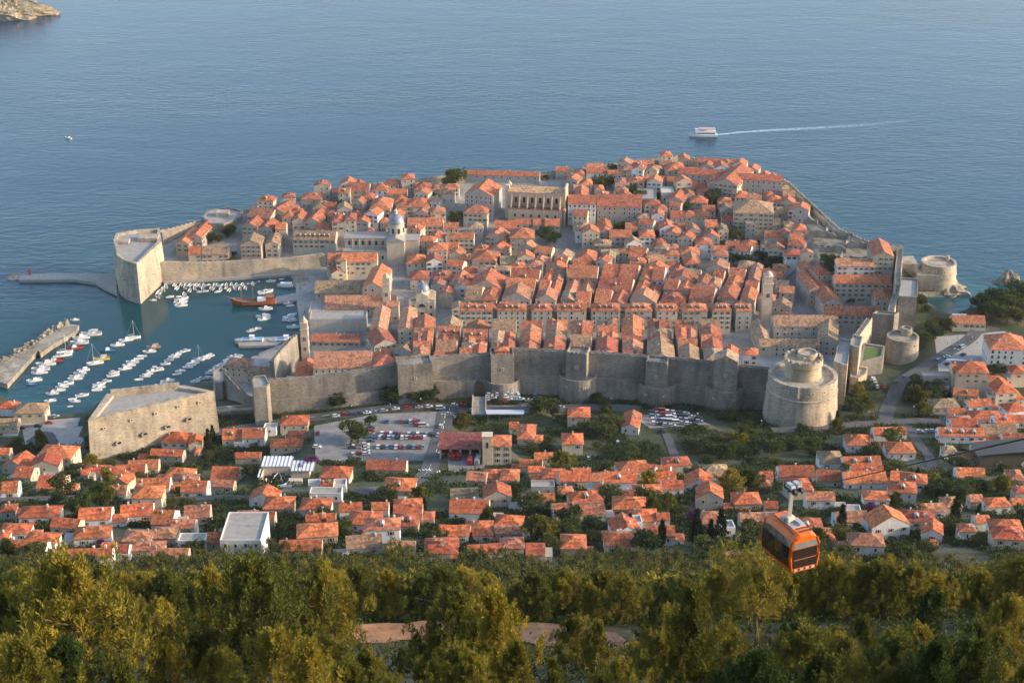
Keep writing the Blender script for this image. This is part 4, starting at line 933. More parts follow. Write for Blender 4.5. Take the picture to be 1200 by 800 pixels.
# barracks on the south-west heights
big(850,219,26,14,20,'y',-25,'r','s','barrack_wing','gabled end of the long red barrack range, facing the town','barrack','red barrack range',hdef=14,h=14,depth=40,chim=0)
big(826,213,62,8,10,'x',-14,'r','s','barrack_wing','left red wing of the barrack range with a plain stone wall','barrack',hdef=12,h=11,depth=11,chim=1)
big(889,213,54,9,22,'x',-10,'r','g','barrack_wing','right grey-walled wing of the barrack range near the cliff','barrack','cliff end of the barracks',hdef=15,h=15,depth=11,chim=2)
big(845,197,56,7,4,'x',-10,'r','s','barrack_wing','rearmost red wing of the barrack range along the sea wall','barrack',hdef=10,h=9,depth=9,chim=1)
x,y,z=place(818,190,0); t=tag(empty('white_bell_gable',(x,y,ht(x,y))),'little white bell gable standing on the sea wall by the barracks','bell gable')
mb=MB(); mb.box(0,0,-2,5,1,6); mb.add([(-2.5,-.5,4),(2.5,-.5,4),(2.5,.5,4),(-2.5,.5,4),(-.8,-.5,8),(.8,-.5,8),(.8,.5,8),(-.8,.5,8)],[(0,1,5,4),(1,2,6,5),(2,3,7,6),(3,0,4,7),(4,5,6,7)]); mb.build('gable',WHITE,t)
mb=MB(); mb.box(0,-.53,4.3,1,.1,1.8); mb.build('bell_opening',GLASS,t)
# granary
t,_=big(883,256,46,19,24,'h',-6,'b','s','granary','big stone granary with a wide brown roof and grid of small windows','granary','brown-roofed granary',hdef=17,h=17,depth=24,chim=0,maxwin=36)
big(880,264,12,5,20,'f',-6,'b','s','stone_house','pale stair block in front of the brown-roofed granary','house',hdef=14,h=13,depth=6)
# Franciscan friary
big(945,390,76,14,14,'x',0,'b','s','friary_church','long friary church with a wide ochre roof near the big round tower','church','ochre-roofed friary church',hdef=13,h=13,depth=15,chim=0)
big(896,405,14,27,6,'y',0,'b','s','friary_wing','long ochre friary wing running down to the rampart','friary wing',chim=0,hdef=10,h=9,depth=32)
big(969,406,22,28,10,'y',-12,'b','s','friary_wing','steep ochre friary wing on the right side of the cloister','friary wing',chim=0,hdef=11,h=11,depth=30)
big(926,409,70,7,4,'x',0,'b','s','friary_wing','low ochre friary wing closing the cloister towards the rampart','friary wing',chim=0,hdef=8,h=7,depth=11)
x,y,z=place(897,377,0); bell_tower(x,y,z,6.0,33,'square friary bell tower with a small dark dome, near the long church','dome'); MARKS.append(('friary bell tower',x,y)); FOOT.append((x,y,4,4,0))
# Saint Clare convent and neighbours by the west wall
big(999,373,66,11,18,'x',-2,'o','s','convent_wing','front orange convent wing by the west wall','convent wing','front convent wing',hdef=12,h=12,depth=12,chim=0)
big(975,366,22,30,8,'y',5,'o','s','convent_wing','left orange convent wing with a broad slope','convent wing',hdef=12,h=11,depth=32,chim=0)
big(1010,351,66,9,8,'x',-2,'o','s','convent_wing','rear orange convent wing across the green court','convent wing','rear convent wing',hdef=11,h=11,depth=12,chim=0)
big(1036,366,22,28,6,'y',-4,'o','s','convent_wing','right orange convent wing against the west wall','convent wing',hdef=12,h=12,depth=34,chim=0)
big(1002,327,44,8,9,'x',-2,'p','w','white_hall','white hall with a row of dark arches and a faded roof','hall','white arcaded hall',hdef=9,h=8,depth=12,chim=0)
big(1033,327,24,24,8,'y',-4,'o','s','convent_block','tall orange hipped block beside the white arcaded hall','convent block','tall orange block',hdef=14,h=13,depth=26,chim=0)
big(955,352,16,22,8,'y',6,'o','s','convent_wing','narrow orange wing left of the convent court','convent wing',hdef=12,h=12,depth=30,chim=1)
big(931,302,20,8,16,'h',0,'r','w','white_house','plain white house with three small windows above the dark garden wall','house','plain white house',hdef=11,h=11,chim=0)
# ruined walls on the overgrown slope
rr=random.Random(5)
for k,(u,v,l,a) in enumerate([(960,278,14,-10),(968,274,9,70),(985,280,16,-12),(992,287,9,65),(1000,291,14,-8),(975,296,18,-6),(1010,305,16,-4),(1022,311,10,70),(992,316,14,0),(1004,318,10,80),(965,290,8,80),(1030,318,12,-5),(984,305,8,60),(1042,312,9,-10),(950,262,10,-30)]):
    x,y,z=place(u,v,0); t=tag(empty('ruined_wall',(x,y,z),R(a)),None,'ruin','ruined walls on the overgrown slope')
    mb=MB(); n_=6; hs=[rr.uniform(1.5,5.5) for _ in range(n_+1)]
    for i in range(n_): 
        x0,x1=-l/2+l*i/n_,-l/2+l*(i+1)/n_; mb.prism([(x0,-.5),(x1,-.5),(x1,.5),(x0,.5)],-3,[hs[i],hs[i+1],hs[i+1],hs[i]])
    mb.build('wall',RAMP,t); later(t,x,y,('broken pale stone',''),'ruined wall','ruin','ruined walls on the overgrown slope')
    FOOT.append((x,y,l/2,1,R(a)))
# ================= ordinary houses, each traced from the photo =================
TOWNK=dict(name='stone_house',noun='house',cat='house',group='houses in the walled town',hdef=11,hmin=7.5,hmax=19)
rows(200,180,"""207 475 125 40 45 x 0 b c|112 475 60 40 45 x 0 o c|55 440 62 80 20 y -8 o s|118 420 60 80 15 y -8 o s|375 430 95 55 85 y 0 b k|375 375 75 70 40 y -10 r s|475 430 60 55 70 y 0 b c|445 375 70 50 50 y -10 r s|515 365 50 30 70 x 0 o s|670 415 200 45 60 x -3 b c 7|550 310 60 35 40 h 0 r c|600 335 60 50 30 y 0 o c|410 310 110 45 20 x -22 p s|500 290 90 60 30 y -20 r s|695 270 60 45 45 h 0 b c|660 218 95 33 20 h 0 r s|745 262 60 28 20 x 0 r s|665 345 75 70 15 y -10 r s|715 368 70 30 15 x 0 r s|785 340 58 40 80 h 0 r c|840 330 54 42 85 h 0 r c|870 305 60 35 25 h 0 r s|880 180 100 38 60 x 0 r g|985 272 96 60 65 h 0 o c|985 165 45 25 20 h 0 o c|1038 150 70 30 25 h 0 o c|1060 195 95 28 20 x 0 o s|1075 232 60 35 25 h 0 o s|1150 260 95 42 40 h 0 o s|1160 340 105 32 50 x 0 o c|800 185 85 18 20 x 0 o s|1175 165 60 25 25 x 0 o s|1003 330 45 25 25 h 0 o s|590 285 50 25 20 h 0 r s|1080 285 50 30 20 x 0 p s""",**TOWNK)
rows(450,170,"""180 215 80 38 25 h 0 r s|245 215 38 25 20 h 0 o s|300 235 62 33 60 h 0 p c|170 300 80 45 25 h 0 o s|230 280 45 40 20 y -10 b w|90 290 60 40 25 h 0 o s|190 388 165 38 50 x -3 o c 0|315 400 70 30 40 x 0 o c|425 330 110 38 60 h -10 p c|365 445 115 30 70 x 0 o c|250 500 95 45 75 h 0 o c|325 485 48 25 45 x 0 o s|150 560 90 48 55 h 0 o c 2|165 630 88 42 25 h 0 r s|270 628 85 42 40 h 0 r s 2|470 548 112 55 60 h -8 o c|430 400 70 30 40 h 0 b s|570 398 105 38 20 x 0 o s|645 445 112 48 75 h -3 o s|660 378 85 25 25 x 0 o s|735 380 75 28 25 x 0 o s|790 388 70 33 30 x 0 o s|590 560 95 42 50 x 0 b s|935 410 75 40 50 h 0 b w|1035 415 60 45 40 y 0 o s|1110 435 105 30 55 x 0 o g|945 550 95 60 30 h -8 o w|1165 400 50 30 20 x 0 o s|880 160 40 28 30 h 0 o s|835 118 60 22 20 x 0 r s|1000 135 100 28 30 x 0 o w|990 108 80 20 15 x 0 o s|1082 140 66 20 20 x 0 o s|1145 118 58 20 45 h 0 p s|1118 190 64 38 50 h 0 p w|920 140 40 24 20 h 0 o s|950 190 55 32 25 h 0 o s|1010 215 42 28 40 h 0 o s|920 225 60 35 25 x 0 p s|870 245 50 25 20 x 0 r s|345 655 80 60 30 y -12 o s|440 650 110 40 20 x 0 o s|405 600 60 32 25 h 0 o c|530 500 75 60 25 y -20 o s|520 440 85 45 20 y -18 p s""",**TOWNK)
rows(700,170,"""410 72 50 28 25 y 0 o s|370 112 75 35 30 h 0 o s|215 92 105 18 20 x 0 o s|270 122 70 28 20 h 0 o s|265 175 105 25 20 x 0 o s|325 95 50 20 20 x 0 p s|430 240 58 30 40 y 0 o c|475 275 80 38 40 h -10 o s|360 268 80 50 40 y -20 o s|470 205 90 25 20 x -5 r s|600 278 66 33 30 h 0 o s|680 252 66 33 30 h 0 o s|735 252 38 25 25 h 0 b s|640 300 85 22 15 x 0 p s|830 275 66 38 40 h -10 o w|810 245 50 25 20 h 0 o s|430 345 68 33 40 h 0 o c|500 345 70 42 45 h 0 o s|375 350 58 35 25 x 0 r s|525 318 60 28 25 x 0 o s|330 400 75 42 55 y 0 o w|450 410 62 38 65 y 0 p s|535 390 58 33 65 x 0 o s|590 410 50 36 65 y 0 b c|390 400 55 28 30 x 0 o s|235 440 72 38 60 h 0 o w|110 440 105 28 60 x 0 o s|160 400 55 30 20 x 0 o s|40 400 55 45 30 y 0 o s|612 365 55 32 40 x 0 r s|500 472 78 38 60 h 0 o w|575 505 76 33 45 x 0 o w|640 485 62 32 35 x 0 r w|720 485 72 38 35 h 0 o w|820 440 68 33 55 x -5 o s|885 430 56 35 35 y 0 p s|940 452 62 38 45 x 0 o s|875 472 66 30 35 x 0 o s|955 400 56 33 35 h 0 o s|930 320 66 42 45 y -14 o w|870 330 50 30 25 x 0 b s|900 240 55 26 20 x 0 p s|905 385 50 30 25 h 0 b s|835 380 50 30 25 x 0 b s|295 480 68 38 35 h 0 r s|357 490 50 25 20 h 0 p s|425 525 100 50 25 h -8 o s|985 520 55 25 20 y 0 p s|985 600 60 40 40 y 5 o s|1065 620 75 48 20 h 10 r s|800 610 60 30 30 h 0 o c|850 620 44 24 25 x 0 o s|200 250 50 28 30 f 0 b g|330 230 60 30 20 f 0 b s|880 210 40 20 15 h 0 b s""",**TOWNK)
MARKS.append(('overgrown ruins',)+unproj(985,285,24))
# terraces along the lanes: two lane edges in the photo bound each row
def lanes(pairs,v0,z0,v1s,z1,ydeep,ord_,seedv,nlo,nhi,desc):
    r_=random.Random(seedv)
    for k in range(len(pairs)-1):
        (a0,a1),(b0,b1)=pairs[k],pairs[k+1]
        A0,A1=Vector(unproj(a0,v0,z0)),Vector(unproj(a1,v1s,z1)); B0,B1=Vector(unproj(b0,v0,z0)),Vector(unproj(b1,v1s,z1))
        L=((A1-A0).length+(B1-B0).length)/2; t=-ydeep/L; 
        while t<1.0-8/L:
            step=r_.uniform(nlo,nhi)/L
            if t+step>1-6/L: step=1.0-t
            if step*L<5.5: break
            m=t+step/2; PA=A0.lerp(A1,m) if m>=0 else A0+(A1-A0)*m; PB=B0+(B1-B0)*m
            c=(PA+PB)/2; wv=PB-PA; w=abs(wv.x)-2.9; dirv=((A1-A0)+(B1-B0)).normalized(); rot=math.atan2(-dirv.x,dirv.y)
            d=step*L-.25
            if w>5 and not (footprint_hit(c.x,c.y,2.2)):
                z=ht(c.x,c.y); base=r_.uniform(9.5,13.5)
                parts_=[(0,w)] if (w<10 or r_.random()<.62) else [(-w*.25,w*.5),(w*.25,w*.5)]
                for off,ww in parts_:
                    h=base+r_.uniform(-1.2,1.2); rc=r_.choice('oooorrrppbb'); wc=r_.choice('ssscccgw')
                    if len(parts_)==1: rt=r_.choice('yyyxhx')
                    else: rt=r_.choice('yyxxh')
                    x=c.x+math.cos(rot)*off; y=c.y+math.sin(rot)*off
                    dd=d if len(parts_)==1 else d-r_.uniform(0,.8)
                    house(x,y,z,ww-.06,dd,h,rot+R(r_.uniform(-1.5,1.5)),rt,rc,wc,dorm=(r_.choice((0,0,1,2)) if rt in 'xh' and ww>7 else 0),maxwin=9)
            t+=step
NB=[481,506,536,572,605,634,664,695,727,756,793,822,850]; NT=[483,514,545,576,609,639,668,698,726,757,787,815,846]
lanes(list(zip(NB,NT)),412,28,378,15,12,0,11,13,22,'')
SB=[536,580,620,650,690,730,767,797,832,860,884]; ST=[560,602,640,668,707,755,787,829,858,880,897]
# the uniform fronts along the main street
fr=random.Random(8)
for k in range(len(SB)-1):
    u0,u1=SB[k]+2,SB[k+1]-2
    x,y,w,d,h=from_px((u0+u1)/2,365,u1-u0,9,0,'x',0,14.5)
    if footprint_hit(x,y,3): continue
    house(x,y,ht(x,y),w-1.0,min(d,12.5),14.5,0,'h' if k%3 else 'x',fr.choice('oor'),fr.choice('sccs'),dorm=fr.choice((2,3,3)),maxwin=24,chim=2)
lanes([(a+(b-a)*.22,b) for a,b in zip(SB,ST)],354,15,306,18,0,0,23,13,22,'')
# ---- fill the gaps of the old quarter with plain houses
TREES_TOWN=[]   # (x,y,height,kind)
def zt(x0,y0,txt,hk):
    for q in txt.split('|'):
        a=q.split(); u,v,r=x0+float(a[0])/4,y0+float(a[1])/4,float(a[2])/4
        x,y,z=place(u,v+r*.85,0); k=mpp(x,y,z); TREES_TOWN.append((x,y,max(3.2,r*k*1.65),r*k,a[3] if len(a)>3 else hk))
zt(200,180,"800 250 42|765 235 25|160 370 26|190 390 32|225 395 28|285 350 28|270 375 30|730 305 20|290 500 22|295 470 16|1165 190 22|170 345 22",'b')
zt(450,170,"330 150 55|310 175 40|165 235 28|235 250 28|345 335 40|320 350 30|235 325 32|760 430 50|800 435 30|610 590 26|1105 385 32|760 150 16|1080 110 28|1010 175 36|1060 165 30|1170 215 34|1175 440 24",'b')
zt(700,170,"545 250 45|525 270 35|700 222 24|150 215 32|190 240 40|60 180 26|100 390 30|180 420 32|165 460 26|275 420 30|400 295 30|640 420 46|690 495 28|640 535 40|700 545 45|770 520 34|830 550 42|790 570 34|740 590 26|1080 545 42|1110 560 30|1060 690 22|560 310 18|590 465 22|290 240 24|330 175 18|440 115 18|370 300 22|750 460 20|20 190 26|850 580 26|990 300 20",'b')
zt(900,220,"280 340 26|300 348 22|300 390 18|580 335 38|465 385 25|270 500 22|262 520 20|380 535 22|430 530 22|470 530 20|720 520 26|740 560 26|730 700 46|775 680 44|805 632 36|765 640 40|845 640 30|720 530 30|990 535 56|1040 520 60|1090 545 66|1140 520 62|1185 480 60|1060 570 60|1120 590 56|1180 560 56|1010 580 36|1170 610 40",'b')
zt(240,330,"630 548 46|600 562 30|860 526 52|890 538 40|985 536 46|1050 532 52|1018 542 44|700 690 58|720 720 46|775 650 32",'b')
zt(480,330,"610 570 50|650 580 46|590 600 32|880 545 30|905 560 26",'b')
def fill(poly_px,z,n,seedv,rmin):
    r_=random.Random(seedv); P=[unproj(u,v,z) for u,v in poly_px]; A=np.array(P); x0,y0=A.min(0); x1,y1=A.max(0); got=0
    for _ in range(3000):
        if got>=n: break
        x,y=r_.uniform(x0,x1),r_.uniform(y0,y1)
        if sdist(np.array([x]),np.array([y]),A)[0]<5: continue
        if footprint_hit(x,y,rmin) or in_town([x],[y])[0]<9: continue
        if any((tx-x)**2+(ty_-y)**2<(tr+rmin*.9)**2 for tx,ty_,_,tr,_ in TREES_TOWN): continue
        w=r_.uniform(8,12); d=r_.uniform(8,12)
        house(x,y,ht(x,y),w,d,r_.uniform(7.5,12.5),R(r_.uniform(-22,8)),r_.choice('xyhhy'),r_.choice('ooooorrpb'),r_.choice('ssccgw'),dorm=r_.choice((0,0,0,1)),maxwin=8); got+=1
    return got
N_=sum(1 for q in TODO if q[5]=='house')
g1=fill([(290,250),(410,222),(515,210),(540,235),(545,330),(500,330),(470,300),(400,290),(300,275)],10,26,3,3.6)
g2=fill([(655,205),(745,192),(800,187),(920,222),(948,262),(952,300),(900,300),(700,300),(670,270)],18,60,4,3.6)
g3=fill([(500,300),(560,290),(680,290),(900,300),(935,320),(935,375),(890,375),(540,375),(500,330)],12,40,5,3.8)
g4=fill([(415,412),(500,395),(890,405),(895,424),(780,421),(560,414),(470,425)],22,30,6,3.6)
print('old town houses',N_,g1,g2,g3,g4,'windows',NWIN[0])
# ================= the suburb below the forest =================
SUB=dict(name='tiled_villa',noun='villa',cat='villa',group='villas outside the town wall',hdef=6.8,hmin=4.6,hmax=12.5,deep=7,maxwin=10,wsp=4.3,wsc=.82,annex=.62)
rows(0,480,"""255 215 165 60 60 h 0 o c|65 265 125 75 25 y -14 o s|105 295 85 50 30 x 0 o c|35 375 75 50 20 x 0 o w|235 345 125 62 40 x 5 o c|820 155 120 48 35 h 0 o c|910 165 60 48 30 y 0 o c|780 212 155 30 12 x 0 o s|665 270 140 42 25 x 0 o c|562 330 78 50 30 y -12 o c|545 382 88 38 20 x 0 p c|710 350 155 45 30 x 0 o w|900 370 120 50 35 x -5 o w|1050 305 130 60 25 x 0 o c|1035 350 120 30 20 x 0 p s|175 490 185 50 20 h 0 o w|300 540 135 40 25 x -5 o c|440 500 150 55 25 x 5 o w|635 480 150 55 20 x 5 o w|760 520 100 65 15 x 0 o w|425 590 165 52 22 h 5 o w|915 490 120 55 15 x 0 p s|855 545 110 40 20 x 0 p w|60 570 140 45 20 h 0 o w|185 612 150 45 15 h 0 o w|110 645 215 25 20 x 0 o w|10 595 45 30 20 h 0 o w|635 605 130 50 15 h 0 p s|760 592 125 48 15 h 0 p s|680 650 165 38 20 h 0 p s|790 682 175 38 12 x 0 p s|400 682 240 32 20 x 0 o w|1000 612 70 45 8 x 0 o s|1130 550 145 38 20 x 0 o w|1155 500 95 28 12 x 0 p s|30 470 70 35 20 h 0 r s|15 205 50 30 20 x 0 o s|380 295 60 20 15 h 0 o s|500 650 60 25 20 x 0 o w|575 660 50 20 15 x 0 r w""",**SUB)
rows(0,360,"""135 500 140 48 45 h 0 b c|30 478 80 36 25 h 0 o w|35 560 85 35 15 x 0 b c""",**SUB)
rows(250,460,"""80 215 88 48 35 x 0 o c 1|185 212 105 50 45 x 0 o w|375 150 128 45 40 h 0 o c|340 248 148 38 30 h 0 o c|385 212 80 40 35 h 0 o c|160 300 118 25 20 x 0 o s|570 380 138 52 45 h 0 o c|810 346 188 45 30 x 0 r c|870 442 145 58 55 h 0 o s 1|915 530 128 42 40 h 5 o w|900 610 118 55 15 h 0 r s 2|300 530 138 55 22 h 0 o s|200 585 170 35 12 x 0 r s|140 638 158 45 15 x 0 o c|475 537 140 55 40 h 0 o w|525 470 150 28 30 f 0 b w|500 592 140 32 12 x 0 o s|480 662 188 60 20 h 0 o s|405 728 198 45 12 x 0 o s|705 603 150 60 25 h 0 o w|640 545 108 36 20 x 0 o w|780 540 80 30 20 x 0 o w|700 712 168 58 30 x 0 b w|880 722 128 25 15 x 0 p s|1065 738 155 58 15 h 0 r s|1130 660 138 48 40 x 0 o w|265 170 60 22 35 f 0 b w|470 432 58 22 25 f 0 b w|530 440 60 38 20 x 0 r s|590 428 60 28 20 f 0 b w""",**SUB)
rows(500,460,"""200 550 185 62 55 x 0 o w|175 487 130 50 10 x 0 b s|470 210 80 70 40 h 0 o s|410 160 45 28 15 x 0 o s|715 105 105 48 60 h 0 o s|955 155 80 85 45 y -8 o w|685 240 98 52 55 h 0 o c|550 302 90 28 32 x 0 o s|490 336 105 34 32 x 0 o c|595 388 108 50 15 h 0 o s|515 362 80 25 32 x 0 o c|310 388 90 44 40 h 0 o c|390 392 84 52 40 h 0 o w|235 397 92 42 32 x 0 p s|725 372 94 30 32 x 0 o w|840 397 128 38 18 x 3 p s|980 402 132 38 12 x 0 b s|1110 402 120 44 30 x 0 o w|1155 442 100 40 30 x 0 r w|525 507 150 40 32 x 0 o w|650 467 64 34 28 h 0 o w|820 458 60 34 18 h 0 o w|655 557 122 52 45 x 3 p c|775 555 122 55 42 x 3 p c|1040 472 132 52 42 h 0 o w|952 487 55 34 28 h 0 o w|1020 587 128 56 15 h 0 o s|1110 587 60 30 12 x 0 r s|130 657 148 44 32 x 0 o w|245 652 128 66 22 h 0 o w|375 617 128 55 12 h -10 o s|385 652 128 36 20 x 0 p s|70 712 150 40 15 h 0 r s|60 742 110 30 10 x 0 r s|270 742 158 40 10 x 0 r s|400 717 110 46 20 h 0 p s|510 747 90 52 10 x 0 r s|690 712 118 62 35 h 0 o s|905 702 138 62 32 h 0 o w|1105 660 132 50 22 x 5 o w|980 605 60 18 25 f 0 b w|545 440 110 25 25 f 0 b g""",**SUB)
rows(750,500,"""355 210 128 48 25 h 0 b w|455 252 168 35 25 x 3 r s|595 232 60 30 10 x 0 r s|740 218 168 52 40 x 0 r w|895 237 110 50 8 x 0 r s|905 152 108 58 48 h 0 b w|1030 82 112 52 42 h 0 o w|505 347 128 52 18 h 0 o s|560 432 175 42 12 x 0 p s|850 332 135 38 55 x 0 p w|1000 432 150 48 40 x 5 p w|1115 332 118 42 25 h 0 o w|340 437 128 56 12 h 0 p s|480 620 138 58 20 x 0 p s|620 372 60 25 15 x 0 r s|410 470 70 18 30 f 0 b w|1000 395 80 20 20 f 0 b w|110 498 100 42 12 x 0 o s""",**SUB)
rows(900,500,"""575 32 155 34 38 x 0 o w|630 112 132 52 45 h 0 o w|445 167 180 42 20 x 0 o w 2|470 205 150 30 15 x 0 r w|465 247 198 55 45 x 3 o w|635 242 108 48 30 x -10 o w|960 222 130 46 25 x 0 o w|970 142 148 36 12 h 0 p s|870 362 78 46 10 h 0 p s|770 387 130 36 15 x 0 p w|1085 362 110 40 22 h 0 o w|775 490 92 70 50 y -10 o w|940 482 78 34 15 h 0 o w|1130 477 150 56 40 h 0 o w|980 342 60 25 10 x 0 p s|1175 235 70 50 40 h 0 p s|1180 360 60 30 20 x 0 o s|1010 440 70 20 15 x 0 o w|1190 300 60 30 20 h 0 r s""",**SUB)
rows(900,380,"""960 275 150 60 70 h 0 o c|900 272 70 45 60 x 0 o c|995 382 112 34 22 x 0 o w|1110 320 100 75 65 h 0 o c|1175 250 70 42 50 h 0 o c|835 387 128 44 22 h 0 b s|890 417 80 24 18 x 0 o w|1030 442 138 42 22 h 0 o w|1170 452 80 35 18 x 0 r w|915 522 215 40 22 x 0 o w 3|1090 502 165 46 15 x 0 b s|1160 547 105 38 15 x 0 r w|1010 572 90 28 20 x 0 o w|855 592 60 28 22 h 0 b w|790 270 130 20 15 f 0 b g|1060 340 60 20 30 f 0 b w""",**SUB)
big(1182,415,44,15,20,'h',-5,'o','w','grand_hotel','large white hotel with an orange roof on the square by the west gate','hotel','large white hotel',hdef=14,h=13,depth=20,chim=3)
big(1136,380,38,8,8,'x',-3,'o','c','restaurant','red-roofed terrace restaurant by the cove square','restaurant','terrace restaurant',hdef=5,h=5,depth=12,chim=1)
x,y,z=place(1126,372,5); t=tag(empty('awning',(x,y,z),R(-3)),'big white awning beside the red-roofed terrace restaurant','awning'); mb=MB(); mb.box(0,0,4.6,9,11,.25)
mb.build('canopy',WHITE,t)
for sx in (-4,4):
    for sy in (-5,5): MB().box(sx,sy,-3,.15,.15,7.6).build('post',GREYM,t)
t,(x,y,z,w,d,h)=big(282,638,48,19,8,'f',0,'b','w','flat_villa','large white flat-roofed building at the forest edge','flat-roofed building','white flat-roofed building',hdef=9,h=9,depth=20)
big(224,633,32,4,6,'f',0,'b','w','flat_villa','low white flat terrace house left of the white flat-roofed building','flat-roofed building',hdef=4)
# ---- fire station: tower, garage with bays, engines come later
x,y=unproj(545,527,38.7); z=34 
t=tag(empty('fire_station',(x,y+5.5,34)),'fire station garage with a dark red roof and open bays','fire station'); MARKS.append(('fire station',x,y+6)); FOOT.append((x,y+5.5,13,9,0))
mb=MB(); mb.box(0,4,-4,25,7,8.6); 
for k in range(6): mb.box(-12+k*4.8,-2.6,-1,.8,3.4,5.6)
mb.box(0,-2.6,4.3,24.8,3.6,.3); mb.build('wall',WALL,t,color=(.66,.57,.45))
mb=MB(); mb.add([(-13,-5,4.7),(13,-5,4.7),(13,8,7.4),(-13,8,7.4),(-13,-5,4.95),(13,-5,4.95),(13,8,7.65),(-13,8,7.65)],[(3,2,1,0),(4,5,6,7),(0,1,5,4),(1,2,6,5),(2,3,7,6),(3,0,4,7)]); mb.build('roof',TILE,t,color=(.23,.06,.05))
for k in range(5): MB().box(-9.6+k*4.8,.42,0,3.8,.1,3.9).build('garage_bay',GLASS,t)
x,y,z=place(571,512,14); t=tag(empty('hose_tower',(x,y,z)),'pale square hose tower behind the fire station','hose tower'); mb=MB(); mb.box(0,0,-4,4.6,4.6,19); mb.box(0,0,15.003,5.2,5.2,.4); mb.build('shaft',WALL,t,color=(.70,.58,.40)); mb=MB(); mb.box(0,-2.32,9,1,.1,3); mb.build('slit_window',GLASS,t); FOOT.append((x,y,3,3,0))
big(583,527,32,13,18,'h',0,'o','c','fire_house','yellowish hipped house joined to the fire station','station house',hdef=9,h=10,chim=0)
# ---- cable car valley station
x,y=unproj(330,572,46); ST_=(x,y+10,46.0)
t=tag(empty('cable_station',ST_),'cable car station with ribbed white roofs round a dark open pit','cable car station'); t.scale=(.66,.72,.75); MARKS.append(('cable car station',x,y+10)); FOOT.append((x+2,y+10,12,11,0))
mb=MB(); mb.box(-6,9,-4,20,13,10.5); mb.box(11,6,-4,13,12,9); mb.box(-15.3,0,-4,1.2,20,9); mb.box(-13,-9,-4,.8,.8,9); mb.box(-4,-13.4,-4,22,3,5.5); mb.box(9,-8,-4,9,4,7); mb.build('wall',WALL,t,color=(.66,.57,.45))
for nm,xs,z_,y0_,y1_ in (('roof',[-16+2.6*k for k in range(8)],6.7,2,16),('roof',[5+2.6*k for k in range(6)],5.2,-1,13)):
    mb=MB()
    for i,X in enumerate(xs):
        mb.box(X+.7,(y0_+y1_)/2,z_-.2,1.5,y1_-y0_,.5,m=0); mb.box(X+2.0,(y0_+y1_)/2,z_-.25,1.1,y1_-y0_,.25,m=1)
    mb.build(nm,[WHITE,plain('blue_grey_sheet',(.30,.38,.46),.4,.1,.15)],t)
mb=MB(); mb.box(-16,-3,4.6,2.2,11,.4); mb.build('side_roof',WHITE,t)
mb=MB(); mb.lathe(-4,-5,[(8,-2),(8.3,1.6),(7.8,1.6),(7.4,-1.5)],30,0,math.pi*.93,math.pi*2.07); mb.build('pit_rim',WHITE,t)
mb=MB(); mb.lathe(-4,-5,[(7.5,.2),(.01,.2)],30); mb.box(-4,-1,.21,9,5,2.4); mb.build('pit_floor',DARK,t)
mb=MB(); mb.tube([(-8,-8,1),(-6,-3,3),(-4,1,3.4)],.35); mb.tube([(0,-8,1),(-2,-3,3),(-4,1,3.4)],.35); mb.lathe(-4,-4,[(2.6,1.0),(2.8,1.5),(2.0,1.8),(2.0,1.0)],18); mb.build('pulley',GREYM,t)
MARKS.append(('car park',)+unproj(450,512,28))
def fill_villas(poly_px,n,seedv):
    r_=random.Random(seedv); P=np.array(poly_px,float); got=0
    for _ in range(4000):
        if got>=n: break
        u,v=r_.uniform(P[:,0].min(),P[:,0].max()),r_.uniform(P[:,1].min(),P[:,1].max())
        if sdist(np.array([u]),np.array([v]),P)[0]<0: continue
        x,y,z=place(u,v,5)
        if footprint_hit(x,y,6.5): continue
        if any(math.hypot(a[0]-x,a[1]-y)<9 for R_ in (R_MAIN,R_B,R_C,R_D,R_E,R_F,R_G) for a in R_): continue
        house(x,y,z,r_.uniform(10,15),r_.uniform(8,10.5),r_.uniform(4.6,7.2),R(r_.uniform(-14,14)),r_.choice('xxhhy'),r_.choice('ooorp'),r_.choice('wwwcs'),dorm=r_.choice((0,0,0,1)),**{k:q for k,q in SUB.items() if k not in ('hdef','hmin','hmax')}); got+=1
    return got
print('extra villas',fill_villas([(560,545),(760,540),(1000,560),(1195,560),(1195,625),(980,640),(800,632),(560,635)],20,3),fill_villas([(0,540),(95,545),(280,560),(480,585),(480,632),(0,632)],10,4),fill_villas([(1110,440),(1198,440),(1198,500),(1110,500)],6,5))
# ---- dark arched house at the right edge
x,y,z=place(1180,548,0); t=tag(empty('arched_house',(x+2,y+6,z)),'dark brown stone house with a low curved roof and two round-arched windows','house'); FOOT.append((x+2,y+6,16,7,0)); MARKS.append(('dark arched house',x+2,y+6))
mb=MB(); mb.box(0,0,-3,30,12,9.5); mb.build('wall',WALL,t,color=(.13,.105,.075))
mb=MB(); n_=14; vs=[]
for i in range(n_+1):
    X=-17+34*i/n_; zc=6.52+2.6*math.sin(math.pi*i/n_*.55+.1); vs+=[(X,-7,zc-.35),(X,7,zc-.35),(X,7,zc),(X,-7,zc)]
fs=[]
for i in range(n_): a=4*i; fs+=[(a,a+4,a+7,a+3),(a+1,a+2,a+6,a+5),(a+3,a+7,a+6,a+2),(a,a+1,a+5,a+4)]
fs+=[(0,3,2,1),(4*n_,4*n_+1,4*n_+2,4*n_+3)]
mb.add(vs,fs); mb.build('roof',plain('slate_sheet',(.07,.068,.062),.6,0,.2),t)
for X in (-6,6):
    mb=MB(); mb.M=Matrix.Translation((X,-6.05,1.8))@Matrix.Rotation(R(90),4,'X'); mb.lathe(0,0,[(1.5,0),(1.5,.12),(.9,.12),(.9,.04),(.01,.04)],20,m=0); mb.M=None; mb.box(X+2.2,-6.04,.2,1.3,.1,2.2,m=1); mb.build('window',[TRIM,GLASS],t)
